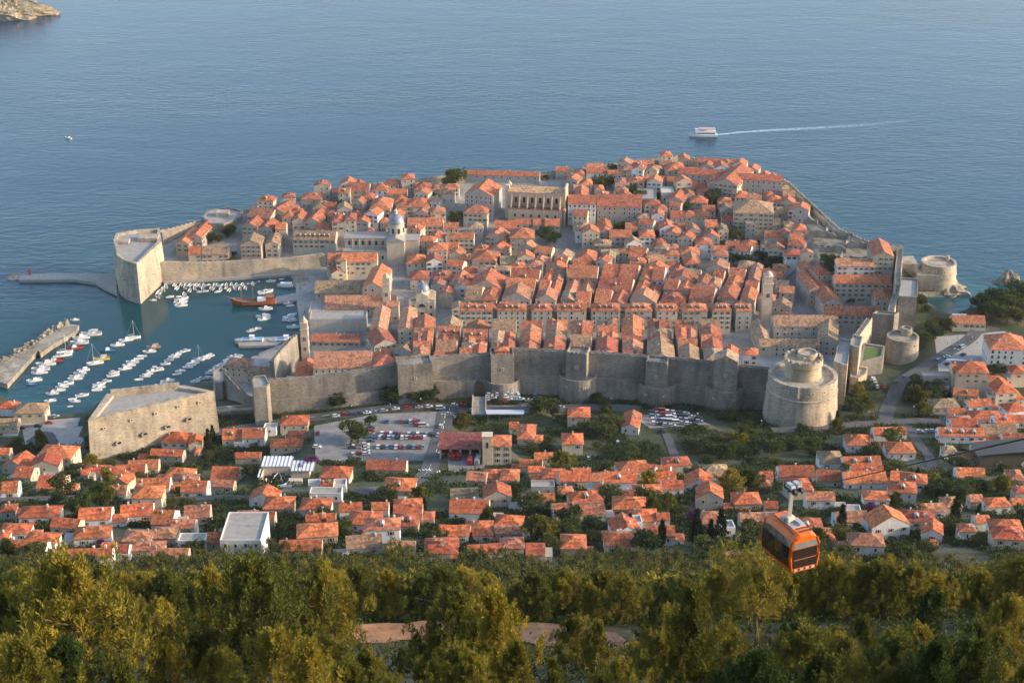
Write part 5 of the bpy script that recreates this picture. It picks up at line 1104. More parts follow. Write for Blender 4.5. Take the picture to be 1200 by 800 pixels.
# white board near the big tower, long low roof by the upper car park
x,y,z=place(944,509,0); t=tag(empty('notice_board',(x,y,z)),'blank white board on posts below the big round tower','board'); MB().box(0,0,2,5.4,.2,2.6).build('board',WHITE,t); 
for sx in (-2,2): MB().box(sx,0,-1,.2,.15,3.0).build('post',GREYM,t)
x,y,z=place(592,483,3.5); t=tag(empty('bus_shelter',(x,y,z)),'long low shelter with a pale blue-grey roof beside the gate road','shelter'); MB().box(0,0,3.4,20,5,.3).build('roof',plain('pale_zinc',(.52,.58,.60),.5,0,.1),t); MB().box(0,2,-2,19,.3,5.4).build('wall',WALL,t,color=(.5,.46,.4)); FOOT.append((x,y,10,3,0))
for sx in (-9,-3,3,9): MB().box(sx,-2.2,-2,.25,.25,5.4).build('post',GREYM,t)
# ================= boats =================
HULLC={'w':(.80,.80,.78),'r':(.36,.06,.06),'y':(.72,.55,.10),'b':(.06,.16,.36),'t':(.50,.33,.19),'g':(.45,.46,.46)}
HULLN={'w':'white','r':'dark red','y':'yellow','b':'blue','t':'tan','g':'grey'}
def hull_bm(L,B,H,sheer=.25,m=0,deck=1,stern=.8):
    mb=MB(); st=[(-.5,stern,0),(-.3,.96,.0),(0,1,.05),(.22,.86,.25),(.38,.55,.55),(.5,.02,1.0)]
    vs=[]
    for x,b,s in st: vs+=[(x*L,-B/2*b,H+sheer*s),(x*L*.96,-B/2*b*.78,-.35),(x*L*.96,B/2*b*.78,-.35),(x*L,B/2*b,H+sheer*s)]
    n=len(st); fs=[]
    for i in range(n-1):
        a=4*i; fs+=[(a,a+1,a+5,a+4),(a+1,a+2,a+6,a+5),(a+2,a+3,a+7,a+6)]
    fs+=[(0,3,2,1)]
    mb.add(vs,fs,m)
    dk=[(vs[4*i][0],vs[4*i][1]*.86,vs[4*i][2]-.12) for i in range(n)]+[(vs[4*i+3][0],vs[4*i+3][1]*.86,vs[4*i+3][2]-.12) for i in range(n)]
    mb.add(dk,[(i,i+1,n+i+1,n+i) for i in range(n-1)],deck)
    rim=[]
    for i in range(n): rim+=[vs[4*i],dk[i],dk[n+i],vs[4*i+3]]
    mb.add(rim,[(4*i,4*i+4,4*i+5,4*i+1) for i in range(n-1)]+[(4*i+3,4*i+2,4*i+6,4*i+7) for i in range(n-1)],m)
    return mb
DECKM=plain('boat_deck',(.55,.50,.43),.6,0,.15)
def boat_meshes():
    out={}
    h=hull_bm(1,.36,.13,.05); out['hull']=h.mesh('hull',[PAINT,DECKM])
    mb=MB(); mb.add([(-.18,-.12,.1),(.16,-.11,.1),(.16,.11,.1),(-.18,.12,.1),(-.15,-.1,.24),(.06,-.09,.24),(.06,.09,.24),(-.15,.1,.24)],[(0,1,5,4),(1,2,6,5),(2,3,7,6),(3,0,4,7),(4,5,6,7)],0)
    mb.add([(.163,-.10,.115),(.163,.10,.115),(.078,.08,.225),(.078,-.08,.225)],[(0,1,2,3)],1); mb.add([(-.14,-.127,.14),(.08,-.118,.14),(.04,-.1065,.21),(-.13,-.1165,.21)],[(0,1,2,3)],1)
    out['cabin']=mb.mesh('cabin',[WHITE,GLASS])
    mb=MB(); mb.add([(-.34,-.13,.24),(.0,-.13,.25),(.0,.13,.25),(-.34,.13,.24),(-.34,-.13,.255),(.0,-.13,.265),(.0,.13,.265),(-.34,.13,.255)],[(3,2,1,0),(4,5,6,7),(0,1,5,4),(1,2,6,5),(2,3,7,6),(3,0,4,7)],0)
    for x in (-.32,-.02):
        for y in (-.12,.12): mb.box(x,y,.08,.012,.012,.17,m=1)
    out['awning']=mb.mesh('awning',[PAINT,GREYM])
    mb=MB(); mb.tube([(.06,0,.1),(.06,0,1.25)],[.008,.005],6); mb.tube([(.06,0,.28),(-.34,0,.27)],.01,6); mb.tube([(.06,0,1.24),(.49,0,.16)],.0025,4); mb.tube([(.06,0,1.24),(-.48,0,.14)],.0025,4); out['mast']=mb.mesh('mast',[WHITE])
    mb=MB(); mb.box(-.53,0,.02,.06,.08,.16); out['motor']=mb.mesh('outboard_motor',[DARK])
    return out
BM=boat_meshes()
def boat(u,v,lpx,kind='m',col='w',rot=None,z=0.0):
    x,y=unproj(u,v,.4); k=mpp(x,y,0); L=max(3.2,lpx*k)
    if rot is None: rot=R(rnd.choice((196,200,206,16,20))+rnd.uniform(-7,7))
    big_=L>8.5
    nm={'s':'sailing_boat','m':'motor_boat','d':'dinghy','a':'motor_boat'}[kind]
    t=empty(nm,(x,y,z),rot)
    S_=(L,L*(.9 if kind!='s' else .8),L*(.95 if kind!='d' else .8))
    c=HULLC[col]; link('hull',BM['hull'],t,scale=S_,color=c)
    if kind in 'ma': link('cabin',BM['cabin'],t,(rnd.uniform(-.06,.06)*L,0,0),scale=(L,L*.9,L*rnd.uniform(.8,1.15)))
    if kind=='a' or (kind=='m' and rnd.random()<.25): link('awning',BM['awning'],t,scale=(L,L*.9,L),color=rnd.choice([(.75,.75,.73),(.12,.22,.4),(.6,.55,.45)]) if col!='t' else (.5,.33,.19))
    if kind=='s': link('mast',BM['mast'],t,scale=(L,L,L*1.05)); link('cabin',BM['cabin'],t,(0,0,0),scale=(L*.9,L*.7,L*.6))
    if kind=='d': link('outboard_motor',BM['motor'],t,scale=S_)
    d={'s':'sailing boat','m':'cabin boat','d':'open dinghy','a':'awning-covered boat'}[kind]
    later(t,x,y,('little' if L<5.5 else ('long' if L>11 else ''),HULLN[col]),d,'boat','boats moored in the port')
    return t
def brow(x0,y0,txt,kind='m',alt=None):
    for q in txt.split('|'):
        a=q.split(); kk,cc,rt=kind,'w',None
        if len(a)>3: kk=a[3][0]; cc=a[3][1] if len(a[3])>1 else 'w'
        if len(a)>4: rt=R(float(a[4]))
        if alt and len(a)>3 and rt is None and a[3][0]=='d': rt=R(alt+rnd.uniform(-14,14)); a[2]=float(a[2])*1.75
        boat(x0+float(a[0])/4,y0+float(a[1])/4,float(a[2])/4,kk,cc,rt)
brow(0,360,"""350 58 42 m|428 126 95 mw 188|380 143 80 m|372 166 85 m|350 190 75 mr|305 212 75 sw|300 224 75 m|250 250 88 ar|215 266 92 m|190 290 85 m|185 306 75 m|160 342 72 m|150 358 50 db|625 143 70 sw|590 154 68 m|550 177 66 m|505 202 66 mb|445 262 80 sw|475 241 78 my|720 186 66 at|700 207 62 m|665 228 48 d|650 240 45 d|620 256 62 m|605 271 62 m|585 287 64 m|360 322 66 m|375 308 60 m|390 294 60 m|352 334 70 m|310 358 72 m|290 372 60 m|275 388 62 m|245 403 60 m|235 437 56 m|385 412 62 m|352 440 50 m|208 466 30 d|465 360 60 m|462 374 62 m|455 386 48 d|500 345 46 m|530 318 60 m|535 305 50 m|735 366 46 m|785 346 66 m|770 352 40 d|650 337 42 d|680 322 52 m|692 312 50 m|715 297 60 m|735 287 58 m|745 292 48 m|776 264 46 m|792 247 46 m|815 232 52 m|825 222 50 m|850 208 42 m|872 202 42 m|830 312 44 d|845 298 48 m|880 280 50 m|895 270 52 m|905 262 60 m|930 248 62 sw|955 238 60 m|970 230 50 m|985 225 42 d|915 347 46 m|940 334 42 m|965 328 40 mb|985 306 46 m|1000 298 52 m|1020 280 50 m|1030 272 44 d|1050 258 40 m|1078 246 52 m|1105 232 50 m|1120 226 40 d|340 428 40 d|330 462 26 d""")
brow(0,220,"""820 454 26 d|850 453 26 d|890 455 24 d|903 453 26 m|935 457 24 d|955 456 24 d|975 454 28 m|1005 456 26 d|1040 454 30 m 60|890 480 26 d|935 486 28 m|965 483 28 m|1020 486 32 m|1085 454 26 d|1110 454 26 d|1135 453 24 d|1160 451 28 mb|1185 449 24 d|778 462 30 d|765 476 30 d|745 492 36 d|740 507 34 d|718 526 34 m|797 510 38 m|865 502 34 d|850 520 66 m|845 536 66 m|848 551 62 m|1000 470 20 d|1060 468 20 d|830 470 26 d|868 466 26 d|912 472 26 d|950 470 26 d|990 472 26 d|1035 474 26 d|1075 478 26 d|1100 470 26 d|1125 472 26 d|1150 468 26 d|870 456 26 d|920 456 26 d|1020 456 26 d|1062 455 26 d""",'d',92)
brow(200,180,"""445 648 75 mw|445 727 66 m|432 762 68 m|436 775 64 m|470 597 46 m|550 700 45 m|560 712 40 d|555 765 58 m|548 778 50 m|570 752 44 d|352 610 22 d|375 608 26 d|410 602 34 mb|390 606 26 d|520 586 24 d|330 612 24 d|300 614 24 d|568 782 48 m""")
brow(240,330,"""240 222 52 m|215 230 44 m|415 213 66 m 186|410 310 50 m|375 330 48 m|380 350 44 m|370 340 40 m|285 345 50 m|275 357 50 m|300 352 40 m|270 366 40 d|145 345 40 m|125 352 44 m|105 366 42 m|95 378 40 d|70 392 50 m|60 402 46 m|45 412 44 m|30 424 46 m|20 345 44 m|8 352 44 m|15 450 40 m|240 372 36 d|222 380 34 d""")
# two excursion boats with blue awnings
for u,lab in ((294,'excursion boat with a blue awning at the outer end of the jetty'),(334,'excursion boat with a blue awning at the inner end of the jetty')):
    x,y=unproj(u,401,.6); t=tag(empty('excursion_boat',(x,y,0),R(181)),lab,'excursion boat','excursion boats at the jetty')
    L=20; mb=hull_bm(L,5.6,1.6,.9); mb.build('hull',[PAINT,DECKM],t,color=(.62,.57,.50))
    mb=MB(); mb.box(-1,0,1.5,13,4.4,1.6,m=0); mb.box(-1,-2.22,1.9,12,.06,.8,m=1); mb.box(-1,2.22,1.9,12,.06,.8,m=1); mb.build('saloon',[WHITE,GLASS],t)
    mb=MB(); mb.box(2.6,0,3.101,4.5,3.8,.18); mb.box(-4.6,0,3.101,5.6,4.0,.18); mb.build('awning',plain('blue_canvas',(.22,.38,.58),.8,0,.1),t)
    mb=MB(); mb.box(-.8,0,3.103,2.6,2.6,1.9,m=0); mb.box(-.8,-1.33,4.0,2.2,.06,.7,m=1); mb.box(-.8,0,5.006,3.2,3,.2,m=0); mb.build('wheelhouse',[WHITE,GLASS],t)
    mb=MB(); mb.tube([(7,-1.4,2.2),(9.6,0,2.9),(7,1.4,2.2)],.05); mb.box(5.5,0,1.5,2,2.6,1.0); mb.build('bow_rail',WHITE,t)
    MARKS.append(('excursion boat jetty',x,y))
# a broad white tour boat in the corner
x,y=unproj(334,335,.5); t=tag(empty('excursion_boat',(x,y,0),R(176)),'white excursion boat with dark red trim in the inner corner of the port','excursion boat','excursion boats at the jetty')
hull_bm(11,3.6,1.2,.6).build('hull',[PAINT,DECKM],t,color=(.78,.77,.75)); mb=MB(); mb.box(-.8,0,1.1,7,2.8,1.5,m=0); mb.box(-.8,-1.42,1.5,6.4,.06,.7,m=1); mb.build('saloon',[WHITE,GLASS],t); MB().box(-.8,0,2.603,7.6,3.1,.15).build('roof',WHITE,t); MB().box(0,-1.8,.7,9,.1,.3).build('rubbing_strake',PAINT,t,color=(.3,.03,.04))
# wooden galleon
x,y=unproj(297,356,.5); t=tag(empty('wooden_galleon',(x,y,0),R(185)),'big reddish wooden galleon with bare masts moored by the old port jetty','galleon'); MARKS.append(('wooden galleon',x,y))
GW=plain('varnished_wood',(.34,.095,.035),.45,0,.2,.5); L=29
st=[(-.5,.55,4.9),(-.42,.78,4.3),(-.25,.95,3.3),(0,1,2.9),(.25,.92,3.3),(.4,.6,4.2),(.5,.04,5.2)]
vs=[]
for fx,b,h in st: vs+=[(fx*L,-3.4*b,h),(fx*L*.93,-3.3*b,.9),(fx*L*.88,-1.8*b,-.8),(fx*L*.88,1.8*b,-.8),(fx*L*.93,3.3*b,.9),(fx*L,3.4*b,h)]
n=len(st); mb=MB(); fs=[]
for i in range(n-1):
    for k in range(5): a=6*i+k; fs.append((a,a+1,a+7,a+6))
fs.append((0,5,4,3,2,1)); mb.add(vs,fs)
mb.build('hull',GW,t)
dk=[]
for fx,b,h in st: dk+=[(fx*L*.99,-2.8*b,h-.75),(fx*L*.99,2.8*b,h-.75)]
mb=MB(); mb.add(dk,[(2*i,2*i+2,2*i+3,2*i+1) for i in range(n-1)]); mb.build('deck',WOOD,t)
mb=MB()
for i in range(n-1):
    for s_,o_ in ((0,-1),(5,1)):
        a,b=Vector(vs[6*i+s_]),Vector(vs[6*i+6+s_]); mb.tube([a,b],.16,5)
mb.build('rail',WOOD,t)
mb=MB(); mb.box(-10.8,0,3.2,5,3.6,2.2); mb.box(-10.8,0,5.403,5.4,4,.2); mb.build('stern_cabin',GW,t)
mb=MB(); mb.box(-5.6,0,2.4,5.6,3.6,2.4); mb.build('deck_awning',WHITE,t)
for X,hh in ((7.5,15),(0,18),(-8.2,13.5)):
    mb=MB(); mb.tube([(X,0,0),(X,0,hh)],[.20,.08]); mb.tube([(X,-3,hh*.62),(X,3,hh*.62)],.07); mb.tube([(X,-2,hh*.82),(X,2,hh*.82)],.06)
    for sy in (-2.7,2.7): mb.tube([(X,0,hh*.8),(X-1.6,sy,2)],.025,4); mb.tube([(X,0,hh*.8),(X+1.0,sy,2)],.025,4)
    mb.build('mast',WOOD,t)
mb=MB(); mb.tube([(13.5,0,4.6),(19,0,7.2)],[.2,.08]); mb.build('bowsprit',WOOD,t)
# ferry at sea with its wake, a lone launch
x,y=unproj(824,159,.5); t=tag(empty('passenger_ferry',(x,y,0),R(178)),'white passenger ferry with a reddish sun roof crossing the open sea','ferry'); L=25
hull_bm(L,6.4,1.9,1.2,stern=.95).build('hull',[PAINT,DECKM],t,color=(.80,.80,.78))
mb=MB(); mb.box(-2,0,1.8,17,5.2,2.3,m=0); mb.box(-2,-2.62,2.6,15.5,.06,.8,m=1); mb.box(-2,2.62,2.6,15.5,.06,.8,m=1); mb.box(6.53,0,2.5,.06,4.4,.9,m=1); mb.build('saloon',[WHITE,GLASS],t)
mb=MB(); mb.box(-2,0,4.103,18,5.6,.2)
for sy in (-2.7,2.7): mb.box(-2,sy,4.306,17.5,.08,.9)
mb.build('upper_deck',WHITE,t)
mb=MB(); mb.box(-3,0,6.9,14,5.4,.22); mb.build('sun_roof',PAINT,t,color=(.62,.36,.34))
for X in (-9.4,-5,-.5,3.6):
    for sy in (-2.4,2.4): MB().box(X,sy,4.306,.16,.16,2.6).build('post',WHITE,t)
mb=MB(); mb.box(5.6,0,4.306,3,3.8,2.2,m=0); mb.box(7.12,0,5.3,.05,3.2,.8,m=1); mb.build('wheelhouse',[WHITE,GLASS],t)
MARKS.append(('passenger ferry',x,y))
def b_foam(nt,n,l,p):
    tc=N(n,'ShaderNodeTexCoord'); at=N(n,'ShaderNodeAttribute',attribute_name='foam')
    no=noise(n,l,.35,5,.7,stretch=(.5,1.6,1)); m=N(n,'ShaderNodeMath',operation='MULTIPLY'); l.new(at.outputs['Fac'],m.inputs[0]); l.new(ramp(n,l,no,[(.38,(.1,.1,.1)),(.62,(1,1,1))]),m.inputs[1])
    p.inputs['Base Color'].default_value=(.50,.66,.72,1); p.inputs['Roughness'].default_value=.6; l.new(m.outputs[0],p.inputs['Alpha'])
def wake(name,px,w0,w1,strength):
    P=[Vector(unproj(u,v,0)) for u,v in px]; pts=[]
    for a,b in zip(P,P[1:]): pts+=[a.lerp(b,i/12) for i in range(12)]
    pts.append(P[-1]); vs=[];al=[];n_=len(pts)
    for i,p in enumerate(pts):
        d=(pts[min(i+1,n_-1)]-pts[max(i-1,0)]).normalized(); nn=Vector((-d.y,d.x)); f_=i/(n_-1); w=w0+(w1-w0)*f_
        for s_,a_ in ((-1,0),(-.5,.8),(0,1),(.5,.8),(1,0)): q=p+nn*w*s_; vs.append((q.x,q.y,.06)); al.append(a_*strength*(1-f_)**.8)
    me=bpy.data.meshes.new(name); me.from_pydata(vs,[],[(i*5+k,i*5+k+1,i*5+k+6,i*5+k+5) for i in range(n_-1) for k in range(4)])
    at=me.attributes.new('foam','FLOAT','POINT'); at.data.foreach_set('value',al); me.materials.append(mat('foam',b_foam)); o=link(name,me); o['kind']='stuff'
wake('wake',[(836,158.5),(870,155),(910,152.5),(960,150),(1020,146),(1085,139)],2.4,6.5,1.6)
x,y=unproj(80,162,.3); t=tag(empty('motor_launch',(x,y,0),R(150)),'tiny lone launch with a dark canopy far out on the open sea','launch'); link('hull',BM['hull'],t,scale=(7,6,7),color=(.75,.75,.74)); link('cabin',BM['cabin'],t,scale=(7,6,9)); link('awning',BM['awning'],t,scale=(7,6.5,10),color=(.06,.07,.1))
# ================= cars =================
def car_mesh(kind):
    mb=MB(); L,Wd=(4.3,1.78); z0=.32
    if kind=='van': L,Wd=5.2,2.0
    hz=.88 if kind!='van' else 1.05
    p=[(-L/2,z0),(L/2,z0),(L/2,hz-.16),(L/2-.25,hz-.06),(L*.20,hz+.02),(-L/2+.1,hz+.03),(-L/2,hz-.1)]
    n=len(p); mb.add([(x,-Wd/2,z) for x,z in p]+[(x,Wd/2,z) for x,z in p],[(i,(i+1)%n,(i+1)%n+n,i+n) for i in range(n)][0:0]+[(i,i+n,(i+1)%n+n,(i+1)%n) for i in range(n)]+[tuple(range(n)),tuple(range(2*n-1,n-1,-1))],0)
    if kind=='van': c=[(-L/2+.05,hz),(L*.30,hz),(L*.20,2.0),(-L/2+.15,2.05)]
    elif kind=='hatch': c=[(-L/2+.12,hz),(L*.24,hz),(L*.07,1.46),(-L/2+.55,1.46)]
    else: c=[(-L*.38,hz),(L*.24,hz),(L*.06,1.42),(-L*.2,1.42)]
    w2=Wd/2-.08; w3=Wd/2-.26
    mb.add([(c[0][0],-w2,c[0][1]),(c[1][0],-w2,c[1][1]),(c[1][0],w2,c[1][1]),(c[0][0],w2,c[0][1]),(c[3][0],-w3,c[3][1]),(c[2][0],-w3,c[2][1]),(c[2][0],w3,c[2][1]),(c[3][0],w3,c[3][1])],[(0,1,5,4),(1,2,6,5),(2,3,7,6),(3,0,4,7)],1)
    mb.add([(c[3][0]-.05,-w3-.03,c[3][1]+.01),(c[2][0]+.05,-w3-.03,c[2][1]+.01),(c[2][0]+.05,w3+.03,c[2][1]+.01),(c[3][0]-.05,w3+.03,c[3][1]+.01),(c[3][0],-w3,c[3][1]+.07),(c[2][0],-w3,c[2][1]+.07),(c[2][0],w3,c[2][1]+.07),(c[3][0],w3,c[3][1]+.07)],[(0,1,5,4),(1,2,6,5),(2,3,7,6),(3,0,4,7),(4,5,6,7)],0)
    for sx in (-1,1):
        for sy in (-1,1):
            M=mb.M; mb.M=Matrix.Translation((sx*L*.31,sy*(Wd/2-.08),.33))@Matrix.Rotation(R(90),4,'X'); mb.lathe(0,0,[(.01,-.12),(.33,-.12),(.33,.12),(.01,.12)],12,2); mb.M=M
    for sy in (-.6,.6): mb.box(L/2-.02,sy,hz-.3,.08,.3,.12,m=3); mb.box(-L/2+.02,sy,hz-.3,.08,.3,.12,m=4)
    return mb.mesh('parked_car',[PAINT,GLASS,DARK,WHITE,plain('tail_lamp',(.4,.02,.02),.3)])
CARS=[car_mesh('saloon'),car_mesh('hatch'),car_mesh('van')]
CARC=[((.78,.78,.77),'white'),((.78,.78,.77),'white'),((.50,.51,.52),'silver'),((.50,.51,.52),'silver'),((.22,.23,.25),'grey'),((.035,.035,.04),'black'),((.05,.09,.17),'dark blue'),((.34,.03,.03),'red'),((.20,.30,.40),'pale blue')]
CN=('saloon','hatchback','van')
def car(x,y,z,rot,label=None,kind=None,col=None,group='parked cars'):
    k=kind if kind is not None else rnd.choice((0,1,1,1,0,2) if rnd.random()<.5 else (0,1))
    c=col or rnd.choice(CARC)
    o=link('parked_car',CARS[k],None,(x,y,z),rot,color=c[0])
    later(o,x,y,('',c[1]),CN[k],'car',group)
    return o
def carpx(u,v,z,rot,skip=0.0,**k):
    if rnd.random()<skip: return
    x,y=unproj(u,v,z); car(x,y,z+.13,R(rot)+rnd.uniform(-.05,.05),**k)
for i in range(12): carpx(250/1+(790+i*21)/4,460+195/4+i*.05,28,90,.03)
for i in range(12): carpx(250+(780+i*21)/4,460+213/4,28,90,.1)
for i in range(11): carpx(250+(772+i*21)/4,460+258/4,28,90,.06)
for q in (815,880,905,925,945,962): carpx(250+q/4,460+139/4,28,90)
for q in (965,985): carpx(250+q/4,460+158/4,28,8,kind=2)
for q in (168,183,199,214,230): carpx(250+738/4,460+q/4,28,5)
for a,b in ((712,247),(712,262),(714,277),(716,290),(650,262),(640,250),(655,292),(690,290),(490,193),(486,258),(655,140),(690,155)): carpx(250+a/4,460+b/4,28,rnd.choice((0,8,90)))
for a,b in ((575,115),(615,108),(655,105),(685,102),(722,97),(747,92),(800,88),(855,80),(910,75),(965,72),(1010,70),(1065,78),(1130,64),(1165,64)):
    x,y,z=place(250+a/4,460+b/4,.3); car(x,y,z+.27,R(rnd.uniform(2,10)),group='cars on the wall road')
for a,b,r_ in ((1065,160,80),(1075,240,75),(1062,290,72),(1055,205,78)):
    x,y,z=place(250+a/4,460+b/4,.3); car(x,y,z+.34,R(r_),group='cars on the branch road')
for a,b in ((283,18),(296,10),(290,28),(310,24),(330,8),(370,15),(385,30),(400,10),(415,25),(430,12),(372,38),(440,30),(380,3),(425,3)): carpx(500+a/4,460+b/4+1,19.5,rnd.choice((0,90)))
for a,b in ((480,36),(630,70),(578,66),(508,20),(650,335),(668,330),(662,345),(895,235),(760,310),(775,300),(1110,180)):
    x,y,z=place(500+a/4,460+b/4,.5); car(x,y,z+.15,R(rnd.choice((0,10,90))))
for j,(v0,n_) in enumerate(((603,7),(616,9),(632,9),(650,8),(668,4))):
    for i in range(n_): carpx(700+(252+i*27+j*4)/4,330+(v0+i*3.2)/4,24,rnd.choice((0,3,-4)),.10)
for a,b in ((845,190),(870,192),(915,145),(800,175),(1070,192),(1150,202),(1168,204),(880,125),(840,155),(910,110)): carpx(900+a/4,380+b/4,17,rnd.choice((-10,10,40)))
for a,b in ((510,292),(545,300),(490,255),(500,275),(710,502),(740,502),(772,502),(795,500),(905,457),(640,250),(925,305)):
    x,y,z=place(900+a/4,380+b/4,.5); car(x,y,z+.2,R(rnd.choice((60,90,5))))
for a,b in ((100,570),(230,545),(180,560),(240,520),(260,515)): carpx(a/4,360+b/4,7,rnd.choice((0,10)))
# fire engines and coaches
def truck(u,v,z,rot,label,col,L=7.2,name='fire_engine',cat='fire engine',g='fire engines in the yard'):
    x,y=unproj(u,v,z); t=tag(empty(name,(x,y,z+.13),R(rot)),label,cat,g)
    mb=MB(); mb.box(-.9,0,.5,L-1.8,2.4,2.2); mb.box(-.9,0,2.703,L-2.6,1.6,.25); mb.build('body',PAINT,t,color=col)
    mb=MB(); mb.box(L/2-.9,0,.5,1.7,2.4,2.1,m=0); mb.box(L/2-.04,0,1.5,.06,2.1,.9,m=1); mb.box(L/2-.9,-1.21,1.5,1.2,.05,.8,m=1); mb.build('cab',[PAINT,GLASS],t,color=col)
    MB().box(-.9,-1.22,1.1,L-2.2,.05,.25).build('side_stripe',WHITE,t)
    for sx in (-L*.3,L*.32):
        for sy in (-1,1):
            mb=MB(); mb.M=Matrix.Translation((sx,sy*1.08,.5))@Matrix.Rotation(R(90),4,'X'); mb.lathe(0,0,[(.01,-.15),(.5,-.15),(.5,.15),(.01,.15)],14); mb.build('wheel',DARK,t)
RED=(.42,.03,.03)
truck(529,536,34,-80,'red fire engine nosing out of the leftmost garage bay',RED); truck(537,536,34,-80,'red fire engine in the second garage bay',RED)
truck(551,542,34,85,'red fire engine parked across the yard beside the grey tanker',RED); truck(560,542,34,80,'grey tank lorry parked in the fire station yard',(.35,.34,.33))
truck(1120,427,17,-8,'white touring coach with blue trim on the square by the hotel',(.72,.74,.76),11,'coach','coach','coaches')
# ================= cable car =================
OR=(.78,.15,.012)
def cabin_parts(t):
    L,Hh=3.5,2.75
    sec=[(0,.98),(.35,1.12),(1.1,1.22),(1.9,1.15),(2.35,1.0),(2.62,.78),(2.75,.45)]       # height, half width
    ends=[(-1.75,.84,.10),(-1.58,.95,.03),(-1.0,1,0),(1.0,1,0),(1.58,.95,.03),(1.75,.84,.10)]
    mb=MB(); ring=len(sec)*2; vs=[]
    for y,k,dz in ends:
        pts=[(-w*k,z) for z,w in sec]+[(w*k,z) for z,w in sec[::-1]]
        vs+=[(x,y,z*(1-dz*.6)+dz*.25) for x,z in pts]
    fs=[(i*ring+k,i*ring+(k+1)%ring,(i+1)*ring+(k+1)%ring,(i+1)*ring+k) for i in range(len(ends)-1) for k in range(ring)]
    fs+=[tuple(range(ring))[::-1],tuple(range((len(ends)-1)*ring,len(ends)*ring))]
    mb.add(vs,[f[::-1] for f in fs]); b=mb.build('body',PAINT,t,color=OR)
    def side_pane(s_,y0,y1):
        m=MB(); prof=[(.40,1.135),(1.1,1.225),(1.9,1.155),(2.32,1.02)]
        vs=[]
        for y in (y0,y1):
            k=1.0 if abs(y)<1.01 else (1-.05*(abs(y)-1.0)/.58); vs+=[(s_*(w*k+.025),y,z-(.12 if (abs(y)>1.4 and z>2.2) else 0)) for z,w in prof]
        m.add(vs,[(i,i+1,i+5,i+4) if s_<0 else (i,i+4,i+5,i+1) for i in range(3)]); m.build('side_window',CGL,t)
    for s_ in (-1,1):
        for y0,y1 in ((-1.57,-.82),(-.76,-.03),(.03,.76),(.82,1.57)): side_pane(s_,y0,y1)
    for s_ in (-1,1):
        yy=s_*1.785
        m=MB(); m.add([(-.93,yy,.34),(.93,yy,.34),(.95,yy,1.75),(-.95,yy,1.75)],[(0,1,2,3) if s_<0 else (3,2,1,0)]); m.build('end_window',CGL,t)
        m=MB(); m.add([(-.95,yy,1.79),(.95,yy,1.79),(.80,yy,2.22),(-.80,yy,2.22)],[(0,1,2,3) if s_<0 else (3,2,1,0)]); m.build('upper_end_window',plain('painted_reflection_glass',(.30,.31,.32),.15,.3,.1),t)  # the pane's grey is a sky reflection painted into its colour
        for sx in (-1,1):
            m=MB(); m.tube([(sx*.96,s_*1.76,.2),(sx*1.10,s_*1.74,1.1),(sx*1.05,s_*1.75,1.9),(sx*.86,s_*1.73,2.4)],.07,8); m.build('corner_pillar',PAINT,t,color=OR)
        for x in (-.66,-.22,.22,.66): MB().box(x,s_*1.8,.14,.26,.05,.14).build('lamp_slot',plain('lamp_lens',(.42,.40,.36),.3),t)
        MB().box(0,s_*1.8,.95,1.7,.05,.05).build('hand_rail',plain('copper_rail',(.35,.12,.07),.4),t)
    m=MB(); m.box(.05,-.05,2.74,1.0,1.5,.08); m.box(.30,-.4,2.823,.35,.8,.16); m.box(-.25,.35,2.823,.5,.4,.22); m.build('roof_deck',plain('pale_grey_paint',(.42,.42,.41),.5,0,.12),t)
    m=MB()
    for y in (-1.3,-.95): m.box(.2,y,2.62,.9,.08,.16)
    m.tube([(-.7,-1.3,2.7),(-.7,1.2,2.95),(.7,1.2,2.95),(.7,-1.3,2.7)],.03,6); m.build('roof_rail',DARK,t)
    m=MB(); m.tube([(-.15,.1,2.8),(-.02,.16,5.1)],[.17,.15],4); m.box(-.1,.1,2.83,.5,.5,.35); m.build('hanger_arm',plain('cream_steel',(.72,.62,.47),.5,0,.06),t)
    m=MB(); m.box(0,.05,4.98,.26,1.3,.26); m.build('carriage_beam',GREYM,t)
    for y in (-.4,.05,.5):
        for x in (-.25,.25):
            q=MB(); q.M=Matrix.Translation((x,y,5.25))@Matrix.Rotation(R(90),4,'Y'); q.lathe(0,0,[(.01,-.08),(.22,-.08),(.22,.08),(.01,.08)],14); q.build('pulley_wheel',DARK,t)
    for x in (-.25,.25):
        q=MB(); q.box(x,.05,5.36,.36,.75,.26,taper=.85); q.build('carriage_cover',plain('pale_grey_paint',(.42,.42,.41),.5,0,.12),t)
CGL=mat('tinted_cabin_glass',lambda nt,n,l,p:(p.inputs['Base Color'].__setattr__('default_value',(.030,.022,.018,1)),p.inputs['Roughness'].__setattr__('default_value',.06)))
SL=107.0
d=raydir(925,667); n_=math.sqrt(sum(q*q for q in d)); C0=[q*SL/F for q in d]; C0=(C0[0]+.15,C0[1]+1.3,CH+C0[2]+.1)
CROT=math.atan2(1.55,3.4)
t=tag(empty('cable_car',C0,CROT),'orange cable car cabin with dark windows hanging above the pine forest','cable car'); cabin_parts(t); MARKS.append(('near orange cable car',C0[0],C0[1]))
x2,y2,z2=place(379,610,12); C1=(x2,y2,z2+12)
t=tag(empty('cable_car',C1,CROT*.5),'distant small orange cable car cabin over the red roofs','cable car'); cabin_parts(t)
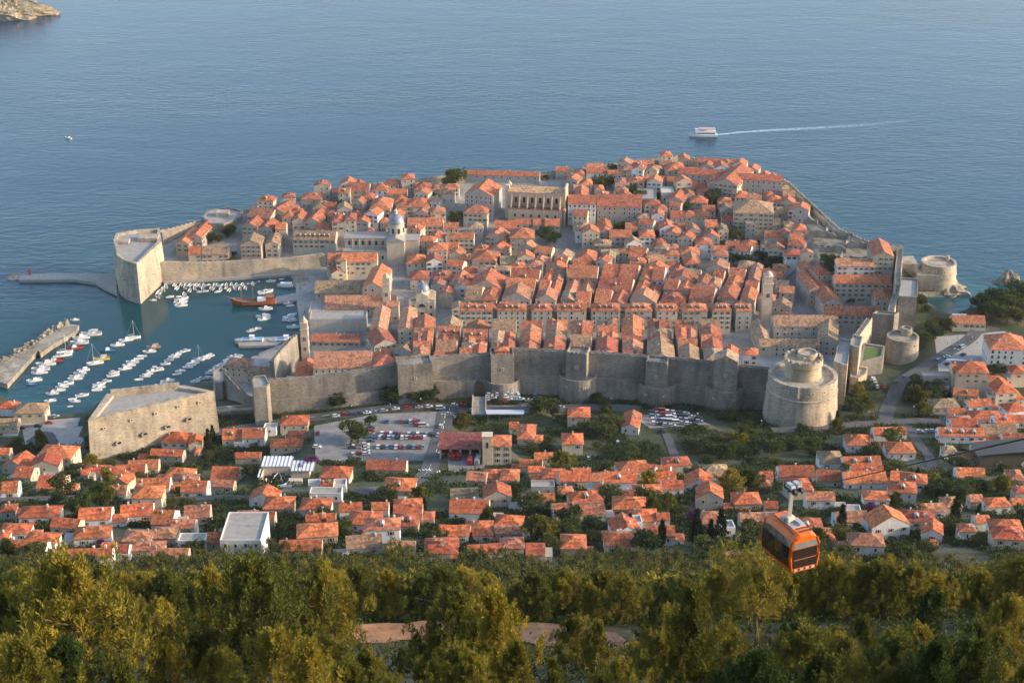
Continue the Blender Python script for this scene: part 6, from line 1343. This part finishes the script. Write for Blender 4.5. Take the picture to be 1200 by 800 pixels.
# track ropes from the mountain station past the near cabin, down to the valley
def rope(name,pts,r,label,m=DARK):
    mb=MB(); mb.tube(pts,r,6); o=mb.build(name,m); tag(o,label,'cable','cable car ropes')
top=Vector((C0[0],C0[1],C0[2]+5.55)); u_=raydir(1200,514); p1=Vector((u_[0]*22/F,u_[1]*22/F,CH+u_[2]*22/F)); far=Vector((ST_[0],ST_[1]+4,ST_[2]+9))
for off,w in ((-.35,'left'),(.35,'right')):
    o_=Vector((off,off*.4,0)); lab='dark track rope of the near orange cabin, '+('seaward' if off<0 else 'landward')+' one of two'
    pts=[p1+(p1-top)*.6+o_*.2,p1+o_*.3,(p1+top)/2+Vector((0,0,-.25))+o_*.7,top+o_]
    pts+=[top.lerp(far,f_)+Vector((0,0,-22*4*f_*(1-f_)*.5))+o_ for f_ in (.1,.25,.4,.55,.7,.85,1)]
    rope('track_cable',pts,.013,lab)
# ================= trees =================
def tufts(C,n_per,spread,length,width,up,rs,outw=None):
    """many narrow leaf blades round clump centres C (k,3): returns verts (4 per blade)"""
    k=len(C); P=np.repeat(C,n_per,0)+rs.randn(k*n_per,3)*np.asarray(spread)
    D=rs.randn(k*n_per,3)*.75; D[:,2]+=up
    if outw is not None: D+=np.repeat(outw,n_per,0)
    D/=np.linalg.norm(D,axis=1,keepdims=True)+1e-9
    Q=rs.randn(k*n_per,3); Sd=np.cross(D,Q); Sd/=np.linalg.norm(Sd,axis=1,keepdims=True)+1e-9
    Lh=(length*(.6+.8*rs.rand(k*n_per)))[:,None]; Wd=(width*(.6+.8*rs.rand(k*n_per)))[:,None]
    return np.stack([P,P+D*Lh*.55+Sd*Wd,P+D*Lh,P+D*Lh*.55-Sd*Wd],1).reshape(-1,3)
def plumes(C,n_per,Lp,r0,length,width,rs):
    """upright feathery shoots: blades packed round a tapering axis at every centre"""
    k=len(C); n=k*n_per; ax_=rs.randn(k,3)*.18; ax_[:,2]=1; ax_/=np.linalg.norm(ax_,axis=1,keepdims=True)
    sz=np.repeat(.65+.6*rs.rand(k),n_per)[:,None]; A=np.repeat(ax_,n_per,0); t=rs.rand(n,1)**1.1; Dr=rs.randn(n,3); Dr-=A*(Dr*A).sum(1,keepdims=True); Dr/=np.linalg.norm(Dr,axis=1,keepdims=True)+1e-9
    P=np.repeat(C,n_per,0)+A*(t-.35)*Lp*sz+Dr*r0*sz*(1-.75*t)*rs.rand(n,1)**.5
    D=A*.9+Dr*(.75-.45*t)+rs.randn(n,3)*.22; D/=np.linalg.norm(D,axis=1,keepdims=True)
    Sd=np.cross(D,rs.randn(n,3)); Sd/=np.linalg.norm(Sd,axis=1,keepdims=True)+1e-9
    L_=length*(.6+.7*rs.rand(n,1)); W_=width*(.7+.6*rs.rand(n,1))
    return np.stack([P,P+D*L_*.5+Sd*W_,P+D*L_,P+D*L_*.5-Sd*W_],1).reshape(-1,3)
def leaf_mesh(name,V,m):
    n=len(V)//4; me=bpy.data.meshes.new(name)
    me.vertices.add(len(V)); me.vertices.foreach_set('co',V.astype(np.float32).ravel())
    me.loops.add(4*n); me.loops.foreach_set('vertex_index',np.arange(4*n,dtype=np.int32))
    me.polygons.add(n); me.polygons.foreach_set('loop_start',np.arange(0,4*n,4,dtype=np.int32)); me.polygons.foreach_set('loop_total',np.full(n,4,np.int32))
    me.update(); me.validate(); me.materials.append(m); return me
def pine_proto(seedv,Ht,Rm,blades,bl,bw,shape):
    rs=np.random.RandomState(seedv); C=[];O=[]; mb=MB()
    lean=rs.randn(2)*.03
    tr=lambda z:np.array([lean[0]*z+.25*math.sin(z*.5+seedv),lean[1]*z+.25*math.cos(z*.43+seedv),z])
    zs=np.linspace(0,Ht*.94,9); mb.tube([tuple(tr(z)) for z in zs],[max(.04,.025*Ht*(1-z/Ht*.92)) for z in zs],7)
    nb=int(26+Ht*1.6); z0={'cone':.10,'round':.16,'umbrella':.46}[shape]
    for i in range(nb):
        f_=z0+(1-z0)*((i+.5)/nb)**.9; z=f_*Ht*.97; g=(f_-z0)/(1-z0)
        if shape=='cone': rad=Rm*(1-g)**.95*(.55+.45*min(1,g*6))
        elif shape=='round': rad=Rm*min(1,(g+.14)*2.7)**.6*max(.02,1-g)**.85*1.2
        else: rad=Rm*(.5+.5*math.sin(min(1,g*1.1)*math.pi*.8+.25))
        rad*=.6+.6*rs.rand(); a=i*2.39996+rs.rand()*.7; rise=(.45+.55*g)*rad*(.6+.8*rs.rand())
        b0=tr(z*.97); tip=b0+np.array([math.cos(a)*rad,math.sin(a)*rad,rise])
        mb.tube([tuple(b0),tuple((b0+tip)/2-np.array([0,0,.04*rad])),tuple(tip)],[.05+.004*Ht,.04,.02],4)
        m=max(2,int(rad*1.5)); ts=.35+.65*(np.arange(m)+.5)/m
        for t_ in ts:
            p=b0+(tip-b0)*t_+rs.randn(3)*.16*rad*np.array([1,1,.6])
            C.append(p); O.append(np.array([math.cos(a),math.sin(a),.2])*.45)
    for q in range(7): C.append(tr(Ht*(.84+.025*q))); O.append(np.zeros(3))
    C=np.array(C); O=np.array(O); k=max(8,int(blades/len(C)))
    # sub-clumps: each branchlet carries a few upright plumes
    sub=2; C2=np.repeat(C,sub,0)+rs.randn(len(C)*sub,3)*np.array([.36,.36,.30])*(.5+Rm*.12); O2=np.repeat(O,sub,0)
    V=plumes(C2,max(4,k//sub),1.25 if blades>12000 else 1.4,.22 if blades>12000 else .34,bl,bw,rs)
    return mb.mesh('trunk',[BARK]),leaf_mesh('crown',V,PINE),Ht,Rm
def broad_proto(seedv,m,blades=2600,shape='b'):
    rs=np.random.RandomState(seedv); mb=MB(); H=10.0; Rm=4.6
    if shape=='c':
        Rm=1.5; mb.tube([(0,0,-1),(0,0,9)],[.22,.05],6); n=190; f_=rs.rand(n); z=.4+f_*11.2; r=1.5*np.sin(np.clip(.10+f_*.95,0,1)*math.pi)**.7*(1-f_*.45); a=rs.rand(n)*6.28
        C=np.stack([r*np.cos(a)*.8,r*np.sin(a)*.8,z],1); V=tufts(C,max(4,blades//n),(.16,.16,.35),.7,.13,1.6,rs); return mb.mesh('trunk',[BARK]),leaf_mesh('crown',V,m),12,1.5
    mb.tube([(0,0,-1.5),(.15,.1,2.2),(.1,0,4.2)],[.38,.28,.2],7); C=[];O=[]
    nl=7+rs.randint(4)
    for i in range(nl):
        a=i*2.4+rs.rand(); rr_=Rm*(.30+.42*rs.rand()); zc=3.6+rs.rand()*4.2; lr=1.5+rs.rand()*1.1
        if i==0: rr_,zc,lr=.3,7.0,2.3
        c=np.array([rr_*math.cos(a),rr_*math.sin(a),zc]); mb.tube([(.1,0,3.2),tuple(c*.6+np.array([0,0,1.2])),tuple(c)],[.17,.1,.04],5)
        k=26; D=rs.randn(k,3); D[:,2]=D[:,2]*.8+.25; D/=np.linalg.norm(D,axis=1,keepdims=True)
        C+=list(c+D*lr*(.55+.5*rs.rand(k,1))); O+=list(D*.7)
    C=np.array(C); V=tufts(C,max(5,blades//len(C)),(.34,.34,.26),.62,.24,.15,rs,np.array(O)); return mb.mesh('trunk',[BARK]),leaf_mesh('crown',V,m),9.6,Rm
PN=[pine_proto(11,10,3.9,24000,.34,.034,'round'),pine_proto(12,10,3.2,20000,.34,.034,'cone'),pine_proto(13,10,4.4,24000,.34,.034,'round'),pine_proto(15,10,3.5,20000,.34,.034,'cone'),pine_proto(19,10,4.0,24000,.34,.034,'round')]
PU=pine_proto(14,10,3.9,14000,.38,.042,'umbrella')
PF=[pine_proto(21,10,3.8,5200,.75,.13,'round'),pine_proto(22,10,3.3,4600,.75,.13,'cone'),pine_proto(23,10,4.3,5600,.75,.13,'round'),pine_proto(24,10,3.6,4600,.75,.13,'umbrella')]
BL=[broad_proto(s,LEAF) for s in (31,32,33,34)]
CY=[broad_proto(s,CYP,2200,'c') for s in (41,42)]
BO=broad_proto(51,BOUG,1600)
def tree(name,proto,x,y,z,sc,label=None,desc=('',''),noun='tree',cat='tree',group='trees',wide=1.0):
    t=empty(name,(x,y,z),rnd.random()*6.28); s_=(sc*wide,sc*wide,sc)
    link('trunk',proto[0],t,scale=s_); link('crown',proto[1],t,scale=s_)
    if label: tag(t,label,cat,group)
    else: later(t,x,y,desc,noun,cat,group)
    return t
# ---- foreground pines: apex pixel, height
NEAR="""83 648 12 2|55 668 10 3|8 690 11 0|205 682 10 1|135 690 10 0|290 652 13 2|252 664 10 1|370 668 10 4|340 690 9 0|183 762 9 1|45 786 8 3|392 690 8 1|532 757 6 2|585 687 12 1|527 692 9 0|560 700 9 3|677 722 8 0|702 728 8 1|773 708 10 4|772 742 8 2|820 688 10 1|802 708 9 0|850 720 9 3|883 772 7 1|943 726 9 2|1017 722 10 1|985 738 8 0|1100 750 8 2|1070 746 8 3|1153 728 9 1|1190 700 10 0|1180 745 8 4|1090 690 8 1|1045 760 7 3|20 730 9 2|110 740 9 4|240 735 9 3|300 745 9 0|385 752 8 1|470 770 7 3|330 775 8 2|90 775 8 0|650 778 7 1|790 765 8 3|1010 775 7 0|1130 780 7 2|745 785 7 4|560 770 8 0|930 770 7 3|1085 785 6 1|180 700 10 0"""
pk=0; FP=[]
def near_ok(x,y): return (x-C0[0])**2+(y-C0[1])**2>11**2
for q in NEAR.split('|'):
    u,v,h,p=q.split(); u=float(u);v=float(v);h=float(h)*.92
    # the apex lies on the sight line of its pixel; big trees stand nearer
    d=raydir(u,v); y=(96+rnd.random()*14) if h>10.5 else (104+rnd.random()*56); x=d[0]*y/d[1]; h=min(14,max(3.2,CH+d[2]*y/d[1]-ht(x,y)))
    if not near_ok(x,y): y+=16; x=d[0]*y/d[1]; h=min(14,max(3.2,CH+d[2]*y/d[1]-ht(x,y)))
    pr=PN[int(p)]; FP.append((x,y)); h*=.97
    tree('pine_tree',pr,x,y,ht(x,y)-.3,h/10,desc=('golden' if rnd.random()<.5 else 'dark green','feathery'),noun='pine',cat='pine tree',group='pines of the forest',wide=1.12 if h>7 else 1.25); pk+=1
r_=random.Random(41); k=0
while k<78:
    y=r_.uniform(74,163); half=(600/F)*(y*cp+(CH-ht(0,y))*sp)+3; x=r_.uniform(-half,half); z=ht(x,y)
    u,v,_=proj(x,y,z); h=r_.uniform(3.4,7.4); u1,v1,_=proj(x,y,z+h)
    if v1<732 or v1>815 or not near_ok(x,y): continue
    if any((a-x)**2+(b-y)**2<3.6**2 for a,b in FP): continue
    if (395<u<505 or 625<u<745) and v1<758: continue
    FP.append((x,y)); k+=1; pk+=1
    tree('pine_tree',PN[r_.randrange(5)],x,y,z-.3,h/10,desc=('young','bushy'),noun='pine',cat='pine tree',group='pines of the forest',wide=1.25)
x,y,z=place(884,757,0,150); tree('pine_tree',PU,x,y,z-.3,1.12,'umbrella-shaped pine with a bare leaning trunk just below the orange cabin',cat='pine tree',group='pines of the forest',wide=1.1); MARKS.append(('umbrella pine',x,y)); pk+=1
d=raydir(1146,735); y=112; x=d[0]*y/d[1]; z=ht(x,y); tree('cypress',CY[0],x,y,z,(CH+d[2]*y/d[1]-z)/12,'dark narrow cypress standing among the golden foreground pines',cat='cypress tree',group='cypresses')
# ---- the forest belt beyond the track, in rows down the slope
r_=random.Random(77); n_belt=0
y=186.0
while y<508 and pk<300:
    half=(600/F)*(y*cp+(CH-ht(0,y))*sp)+4; step=6.4+(y-190)*.006
    x=-half+r_.random()*step
    while x<half and pk<300:
        px=x+r_.uniform(-.35,.35)*step; py=y+r_.uniform(-11,11)*(1 if y>200 else .3)
        z=ht(px,py); sc=r_.uniform(.66,.98); u,v,_=proj(px,py,z+9.6*sc)
        lim=642+8*math.sin(u*.013)+5*math.sin(u*.05+1)-(0)+(6 if u>930 else 0)
        if v>lim:
            pr=PF[r_.choice((0,1,2,2,0,1,3))] 
            if y<230: pr=PN[r_.randrange(5)]
            tree('pine_tree',pr,px,py,z-.3,sc,desc=('golden-topped' if r_.random()<.4 else 'dark green','dense'),noun='pine',cat='pine tree',group='pines of the forest',wide=1.5); pk+=1
        x+=step*r_.uniform(.8,1.2)
    y+=(10 if y<200 else 19+(y-200)*.03)
print('pines',pk,'last row y',y)
pts=[]
r_=random.Random(12)
for _ in range(2000):
    yy=230+278*r_.random()**.7; half=(600/F)*(yy*cp+(CH-ht(0,yy))*sp)+6; x=r_.uniform(-half*1.35,half*1.35); z=ht(x,yy); u,v,_d=proj(x,yy,z+7.0)
    if v<(642+8*math.sin(u*.013)+5*math.sin(u*.05+1)+(6 if u>930 else 0)): continue
    pts.append((x,yy,z))
PTSF=pts
rsf=np.random.RandomState(8); CF=[]
for x,yy,z in pts:
    h=rsf.uniform(4.5,8.2); wd=rsf.uniform(2.2,3.3)
    for k in range(18):
        q=rsf.rand(); a=rsf.rand()*6.28; rr_=wd*math.sqrt(max(.05,1-q))*(.5+.5*rsf.rand()); CF.append((x+rr_*math.cos(a),yy+rr_*math.sin(a),z+.6+q*h))
o=link('far_pine_wood',leaf_mesh('far_pine_wood',tufts(np.array(CF),26,(.32,.32,.45),.75,.13,1.1,rsf),FARPINE)); o['kind']='stuff'
# ---- town and suburb trees
nb=0
for x,y,h,r,k in TREES_TOWN:
    pr=BL[rnd.randrange(4)]; z=ht(x,y)
    t=tree('broadleaf_tree',pr,x,y,z-.4,h/9.6,desc=('rounded dark green',''),noun='tree',cat='tree',group='trees in the town',wide=min(1.6,max(.8,(r/4.6)/(h/9.6)))); nb+=1
# cypresses seen in the suburb
for q in "632 648 30|775 640 30|815 640 42|843 642 44|832 640 30|738 628 26|1146 610 20|1118 615 36|985 628 36|1125 560 16|776 470 22|980 500 18|925 620 24|552 640 16|250 520 20|245 528 24|1075 560 12|498 600 16".split('|'):
    u,v,hp=map(float,q.split()); x,y,z=place(u,v,0); h=hp*mpp(x,y,z)/.86; tree('cypress',CY[rnd.randrange(2)],x,y,z,h/12,desc=('dark narrow',''),noun='cypress',cat='cypress tree',group='cypresses',wide=1.35)
for q in "365 545 10|812 608 10|352 552 8|1020 596 8|120 635 8|1160 505 9|775 590 7".split('|'):
    u,v,rp=map(float,q.split()); x,y,z=place(u,v,1.5); r=rp*mpp(x,y,z); tree('blossoming_shrub',BO,x,y,z-.8,r/5.2,desc=('purple blossoming',''),noun='shrub',cat='shrub',group='bougainvillea shrubs')
# gardens: dense trees wherever there is no house, road or yard
road_pts=np.array([p for R_ in (R_MAIN,R_B,R_C,R_D,R_E,R_F,R_G,R_H) for a,b in zip(R_,R_[1:]) for p in [tuple(Vector(a).lerp(Vector(b),i/6)) for i in range(6)]])
OPEN=[np.array([unproj(u,v,z) for u,v in pl]) for pl,z in (([(366,497),(440,482),(530,480),(512,545),(366,542)],28),([(738,485),(795,484),(835,497),(760,503)],24),([(522,528),(580,528),(575,556),(522,558)],33),([(556,472),(640,472),(640,486),(556,486)],19.5),([(1085,388),(1180,384),(1240,434),(1085,440)],17),([(-40,474),(98,484),(100,528),(-40,530)],7),([(300,540),(360,540),(360,592),(300,592)],46))]
GARD=[]
r_=random.Random(99); tries=0; ng=0
dense=[(790,560,90,45),(890,530,60,35),(700,500,40,25),(840,520,60,25),(1060,620,110,40),(650,600,60,25),(990,640,60,25),(1120,440,30,20),(1085,470,35,25),(110,560,50,20),(200,540,50,15),(1100,570,50,25),(700,610,60,20),(980,480,25,20),(1160,365,40,18),(1005,482,22,14),(1000,478,26,16),(1082,462,20,18),(1080,448,16,10)]
def garden_pt():
    if r_.random()<.55:
        u0,v0,a,b=r_.choice(dense); return u0+r_.gauss(0,.6)*a,v0+r_.gauss(0,.6)*b
    return r_.uniform(-15,1215),r_.uniform(488,655)
while ng<225 and tries<12000:
    tries+=1; u,v=garden_pt()
    if u<-20 or u>1220 or v>658: continue
    x,y,z=place(u,v,2)
    if y>795 and not (x>190 and y<905): continue
    if z<1.5 or in_town([x],[y])[0]>-4: continue
    if (x-mx)**2+(y-my)**2<26**2 or (x-rx)**2+(y-ry)**2<14**2: continue
    r=r_.choice((2.2,2.8,3.4,3.8,4.4,5.0))
    if footprint_hit(x,y,r*.55): continue
    if np.min((road_pts[:,0]-x)**2+(road_pts[:,1]-y)**2)<(4.6+r*.6)**2: continue
    if any(sdist(np.array([x]),np.array([y]),P)[0]>-r*.6 for P in OPEN): continue
    if any((gx_-x)**2+(gy__-y)**2<((gr+r)*.62)**2 for gx_,gy__,gr in GARD): continue
    GARD.append((x,y,r)); ng+=1
    pr=BL[r_.randrange(4)] if r_.random()<.78 else PF[r_.randrange(3)]
    sc=r/4.2 if pr in BL else r/3.6
    isb=pr in BL
    tree('broadleaf_tree' if isb else 'garden_pine',pr,x,y,z-.4,sc*r_.uniform(.62,.85),desc=('round leafy' if isb else 'feathery garden',''),noun='tree' if isb else 'pine',cat='tree',group='garden trees of the suburb',wide=1.45)
print('garden trees',ng,'town trees',nb)
# ---- undergrowth and hedges: nobody could count them
def bushes(name,pts,n_per,sp,bl,bw,m,seedv):
    rs=np.random.RandomState(seedv); C=np.array(pts); V=tufts(C,n_per,sp,bl,bw,.5,rs); o=link(name,leaf_mesh(name,V,m)); o['kind']='stuff'; return o
pts=[]; r_=random.Random(5); k=0
while len(pts)<9500 and k<90000:
    k+=1; u,v=r_.uniform(-10,1210),r_.uniform(488,660)
    if k%6==0: u=r_.choice((r_.uniform(-320,-10),r_.uniform(1205,1500)))
    x,y,z=place(u,v,.3)
    if y>797 or z<1.5 or footprint_hit(x,y,.9) or footprint_hit(x,y+2.4,.6): continue
    if np.min((road_pts[:,0]-x)**2+(road_pts[:,1]-y)**2)<5.2**2: continue
    if any(sdist(np.array([x]),np.array([y]),P)[0]>-1 for P in OPEN): continue
    if (x-mx)**2+(y-my)**2<22**2: continue
    if math.sin(x*.13+y*.07)+math.sin(x*.05-y*.11+1)<-.5: continue
    pts.append((x,y,z+.5))
bushes('garden_undergrowth',pts,36,(1.2,1.2,.45),.85,.32,LEAF,3)
pts=[]; k=0
while len(pts)<2900:
    k+=1; y=r_.uniform(62,500)**1.0; half=(600/F)*(y*cp+(CH-ht(0,y))*sp)+5; x=r_.uniform(-half,half); 
    xa,xb=ty(375,174)[0],ty(745,174)[0]
    if 170.8<y<178.6 and xa<x<xb and r_.random()>.05: continue
    if y>230 and r_.random()<.5: continue
    pts.append((x,y,ht(x,y)+.35))
for k in range(900):
    y=r_.uniform(166,190); half=(600/F)*(y*cp+(CH-ht(0,y))*sp)+8; x=r_.uniform(-half,half)
    if 170.8<y<178.6 and xa-6<x<xb+2: continue
    pts.append((x,y,ht(x,y)+.35))
bushes('forest_undergrowth',pts,40,(.6,.6,.32),.5,.09,LEAF,4)
# foot of the ramparts
pts=[]
for (x0,y0,_),(x1,y1,_) in zip(NWALL,NWALL[1:]):
    for k in range(int(math.hypot(x1-x0,y1-y0)*2.0)):
        f_=r_.random(); x=x0*(1-f_)+x1*f_; y=y0*(1-f_)+y1*f_-r_.uniform(1.5,15)
        if any(sdist(np.array([x]),np.array([y]),P)[0]>-1 for P in OPEN) or np.min((road_pts[:,0]-x)**2+(road_pts[:,1]-y)**2)<5.5**2: continue
        if (x-bx)**2+(y-by)**2<8**2: continue
        pts.append((x,y,ht(x,y)+.4))
bushes('moat_shrubbery',pts,36,(1.0,1.0,.7),.7,.24,LEAF,6)
# ---- a few people on the open squares (tiny in the photo)
def person_mesh(seedv,c_top,c_leg):
    rs=random.Random(seedv); mb=MB(); q=rs.uniform(-.12,.12)
    # one continuous skin from feet to head: rings of a standing figure
    def rings(path,m):
        seg=8; vs=[]
        for x,y,z,a,b in path: vs+=[(x+a*math.cos(2*math.pi*k/seg),y+b*math.sin(2*math.pi*k/seg),z) for k in range(seg)]
        fs=[(j*seg+k,j*seg+(k+1)%seg,(j+1)*seg+(k+1)%seg,(j+1)*seg+k) for j in range(len(path)-1) for k in range(seg)]
        mb.add(vs,fs+[tuple(range(seg))[::-1],tuple(range((len(path)-1)*seg,len(path)*seg))],m)
    for s_ in (-1,1): rings([(s_*.09,q*s_,0,.05,.12),(s_*.09,q*s_,.08,.05,.06),(s_*.10,q*s_*.5,.48,.065,.07),(s_*.09,0,.88,.09,.1)],1)
    rings([(0,0,.84,.17,.11),(0,0,1.0,.155,.10),(0,0,1.22,.19,.11),(0,0,1.42,.20,.10),(0,0,1.48,.08,.06)],0)
    rings([(0,0,1.46,.05,.05),(0,-.01,1.53,.055,.06),(0,-.015,1.60,.08,.095),(0,-.015,1.69,.085,.1),(0,0,1.76,.05,.06)],2)
    for s_ in (-1,1): rings([(s_*.26,q*-s_,.80,.035,.04),(s_*.25,-q*s_*.5,1.10,.042,.045),(s_*.20,0,1.40,.055,.06)],2)
    return mb.mesh('person',[plain('shirt_'+c_top,PCOL[c_top],.8,0,.1),plain('trousers_'+c_leg,PCOL[c_leg],.8,0,.1),plain('skin',(.45,.28,.19),.6,0,.05)])
PCOL={'white':(.7,.7,.68),'red':(.4,.05,.05),'blue':(.06,.12,.3),'black':(.04,.04,.045),'tan':(.4,.32,.22)}
PM=[(person_mesh(i,a,b),a,b) for i,(a,b) in enumerate((('white','blue'),('red','tan'),('blue','tan'),('black','black'),('white','black'),('tan','blue')))]
pr_=random.Random(3)
for n_,poly,z in ((16,[(1105,398),(1150,390),(1175,392),(1150,404),(1110,408)],17),(14,[(348,322),(384,316),(386,322),(372,360),(360,392),(352,392)],1.7),(16,[(460,318),(476,318),(478,365),(462,368)],4)):
    P=np.array([unproj(u,v,z) for u,v in poly]); a,b=P.min(0),P.max(0); k=0
    while k<n_:
        x,y=pr_.uniform(a[0],b[0]),pr_.uniform(a[1],b[1])
        if sdist(np.array([x]),np.array([y]),P)[0]<.5 or footprint_hit(x,y,.4): 
            if pr_.random()<.002: break
            continue
        me,ct,cl=PM[pr_.randrange(6)]; o=link('person',me,None,(x,y,max(ht(x,y),z if z<3 or z>10 else ht(x,y))+.13),pr_.random()*6.28)
        later(o,x,y,('standing',''),'person in %s shirt, %s trousers'%(ct,cl),'person','people on the squares'); k+=1
# street lamps along the wall road
lm=MB(); lm.tube([(0,0,-1),(0,0,8),(0,-.5,8.6),(0,-1.6,8.8)],[.09,.07,.06,.05],6); LPO=lm.mesh('pole',[GREYM]); lm=MB(); lm.box(0,-1.9,8.72,.3,.9,.14); LHD=lm.mesh('lamp_head',[WHITE])
for u,v in ((458,490),(495,484),(533,488),(818,502),(892,509),(1015,498),(1070,492),(415,492),(650,484),(715,482)):
    x,y,z=place(u,v,0); t=empty('street_lamp',(x,y,z),pr_.uniform(-.5,.5)); link('pole',LPO,t); link('lamp_head',LHD,t); later(t,x,y,('slim grey',''),'street lamp','street lamp','street lamps')
# ================= the smallest houses beyond three hundred become one mass =================
hs=[]
for t_ in TODO:
    o=t_[0]
    if o.name.split('.')[0]!='stone_house': continue
    w_=next(c for c in o.children if c.name.startswith('wall')); d_=w_.dimensions
    hs.append((d_[0]*(d_[2]+d_[1])/(t_[1]**2+t_[2]**2),t_))
hs.sort(key=lambda q:-q[0])
def merge(name,tl):
    vs=[];fs=[];mi_=[];tc=[]
    mats_=[WALL_MANY,TILE_MANY,TRIM,GLASS]
    idx={'clay_roof_tiles':1,'plastered_stone':0,'pale_stone_trim':2,'dark_window':3}
    for t_ in tl:
        root=t_[0]; Mr=Matrix.LocRotScale(root.location,root.rotation_euler,root.scale)
        st=[(c,Mr) for c in root.children]; 
        while st:
            c,Mp=st.pop(); Mc=Mp@Matrix.LocRotScale(c.location,c.rotation_euler,c.scale); off=len(vs)
            for v in c.data.vertices: vs.append(tuple(Mc@v.co)); tc.append(tuple(c.color))
            for p in c.data.polygons: fs.append([i+off for i in p.vertices]); mi_.append(idx.get(c.data.materials[p.material_index].name,2))
            st+=[(g,Mc) for g in c.children]
        kill=[root]+list(root.children_recursive)
        for q in kill: bpy.data.objects.remove(q)
    me=bpy.data.meshes.new(name); me.from_pydata(vs,[],fs)
    for m in mats_: me.materials.append(m)
    me.polygons.foreach_set('material_index',mi_)
    at=me.attributes.new('tint','FLOAT_COLOR','POINT'); at.data.foreach_set('color',[q for c in tc for q in c])
    o=link(name,me); o['kind']='stuff'
extra=[t_ for _,t_ in hs[300:]]
if extra:
    ids={id(t_) for t_ in extra}; TODO[:]=[t_ for t_ in TODO if id(t_) not in ids]; merge('small_far_houses',extra)
print('stone houses',len(hs),'merged',len(extra))
# ================= labels =================
ORD=['nearest','second nearest','third nearest','fourth nearest','fifth nearest','sixth nearest','seventh nearest','eighth nearest','ninth nearest','tenth nearest','eleventh nearest','twelfth nearest','thirteenth nearest','fourteenth nearest','fifteenth nearest','sixteenth nearest','seventeenth nearest','eighteenth nearest','nineteenth nearest','twentieth nearest']+['%s nearest'%w for w in ('twenty-first','twenty-second','twenty-third','twenty-fourth','twenty-fifth','twenty-sixth','twenty-seventh','twenty-eighth','twenty-ninth','thirtieth')]
bad={'harbour fort':'harbour fort','fortress':'flat-topped fortress'}
MK=[(bad.get(n,n),x,y) for n,x,y in MARKS]
groups={}; LONG=[]
for o,x,y,desc,noun,cat,grp in TODO:
    n,mx_,my_=min(MK,key=lambda m:(m[1]-x)**2+((m[2]-y)*.8)**2)
    dx,dy=x-mx_,y-my_
    rel='left of' if dx<0 else 'right of'
    if abs(dy)*.8>abs(dx): rel='behind' if dy>0 else 'below'
    if cat=='boat': key=(n,rel,noun,desc)
    else: key=(n,rel,noun,desc)
    groups.setdefault(key,[]).append((math.hypot(dx,dy),o))
for (n,rel,noun,desc),l in groups.items():
    l.sort(key=lambda q:q[0])
    for i,(dist,o) in enumerate(l):
        a,b=desc
        head=' '.join(q for q in (a,b if noun not in ('house','villa') else '',noun) if q)
        if noun in ('house','villa'):
            head=(a+' '+noun) if a else noun
            head+=', '+b+' roof'
        s_='%s, %s%s %s the %s'%(head,ORD[min(i,len(ORD)-1)] if len(l)>1 else 'the only such', '',rel,n)
        s_=s_.replace('  ',' ').strip()
        if len(s_.split())>16: s_=s_.replace(' nearest ',' ')
        if len(s_.split())>16: s_=s_.replace(' the ',' ',1)
        if len(s_.split())>16: LONG.append(s_)
        o['label']=s_
print('long',LONG[:10]); print('objects',len(S.objects),'things',sum(1 for o in S.objects if o.get('label')))
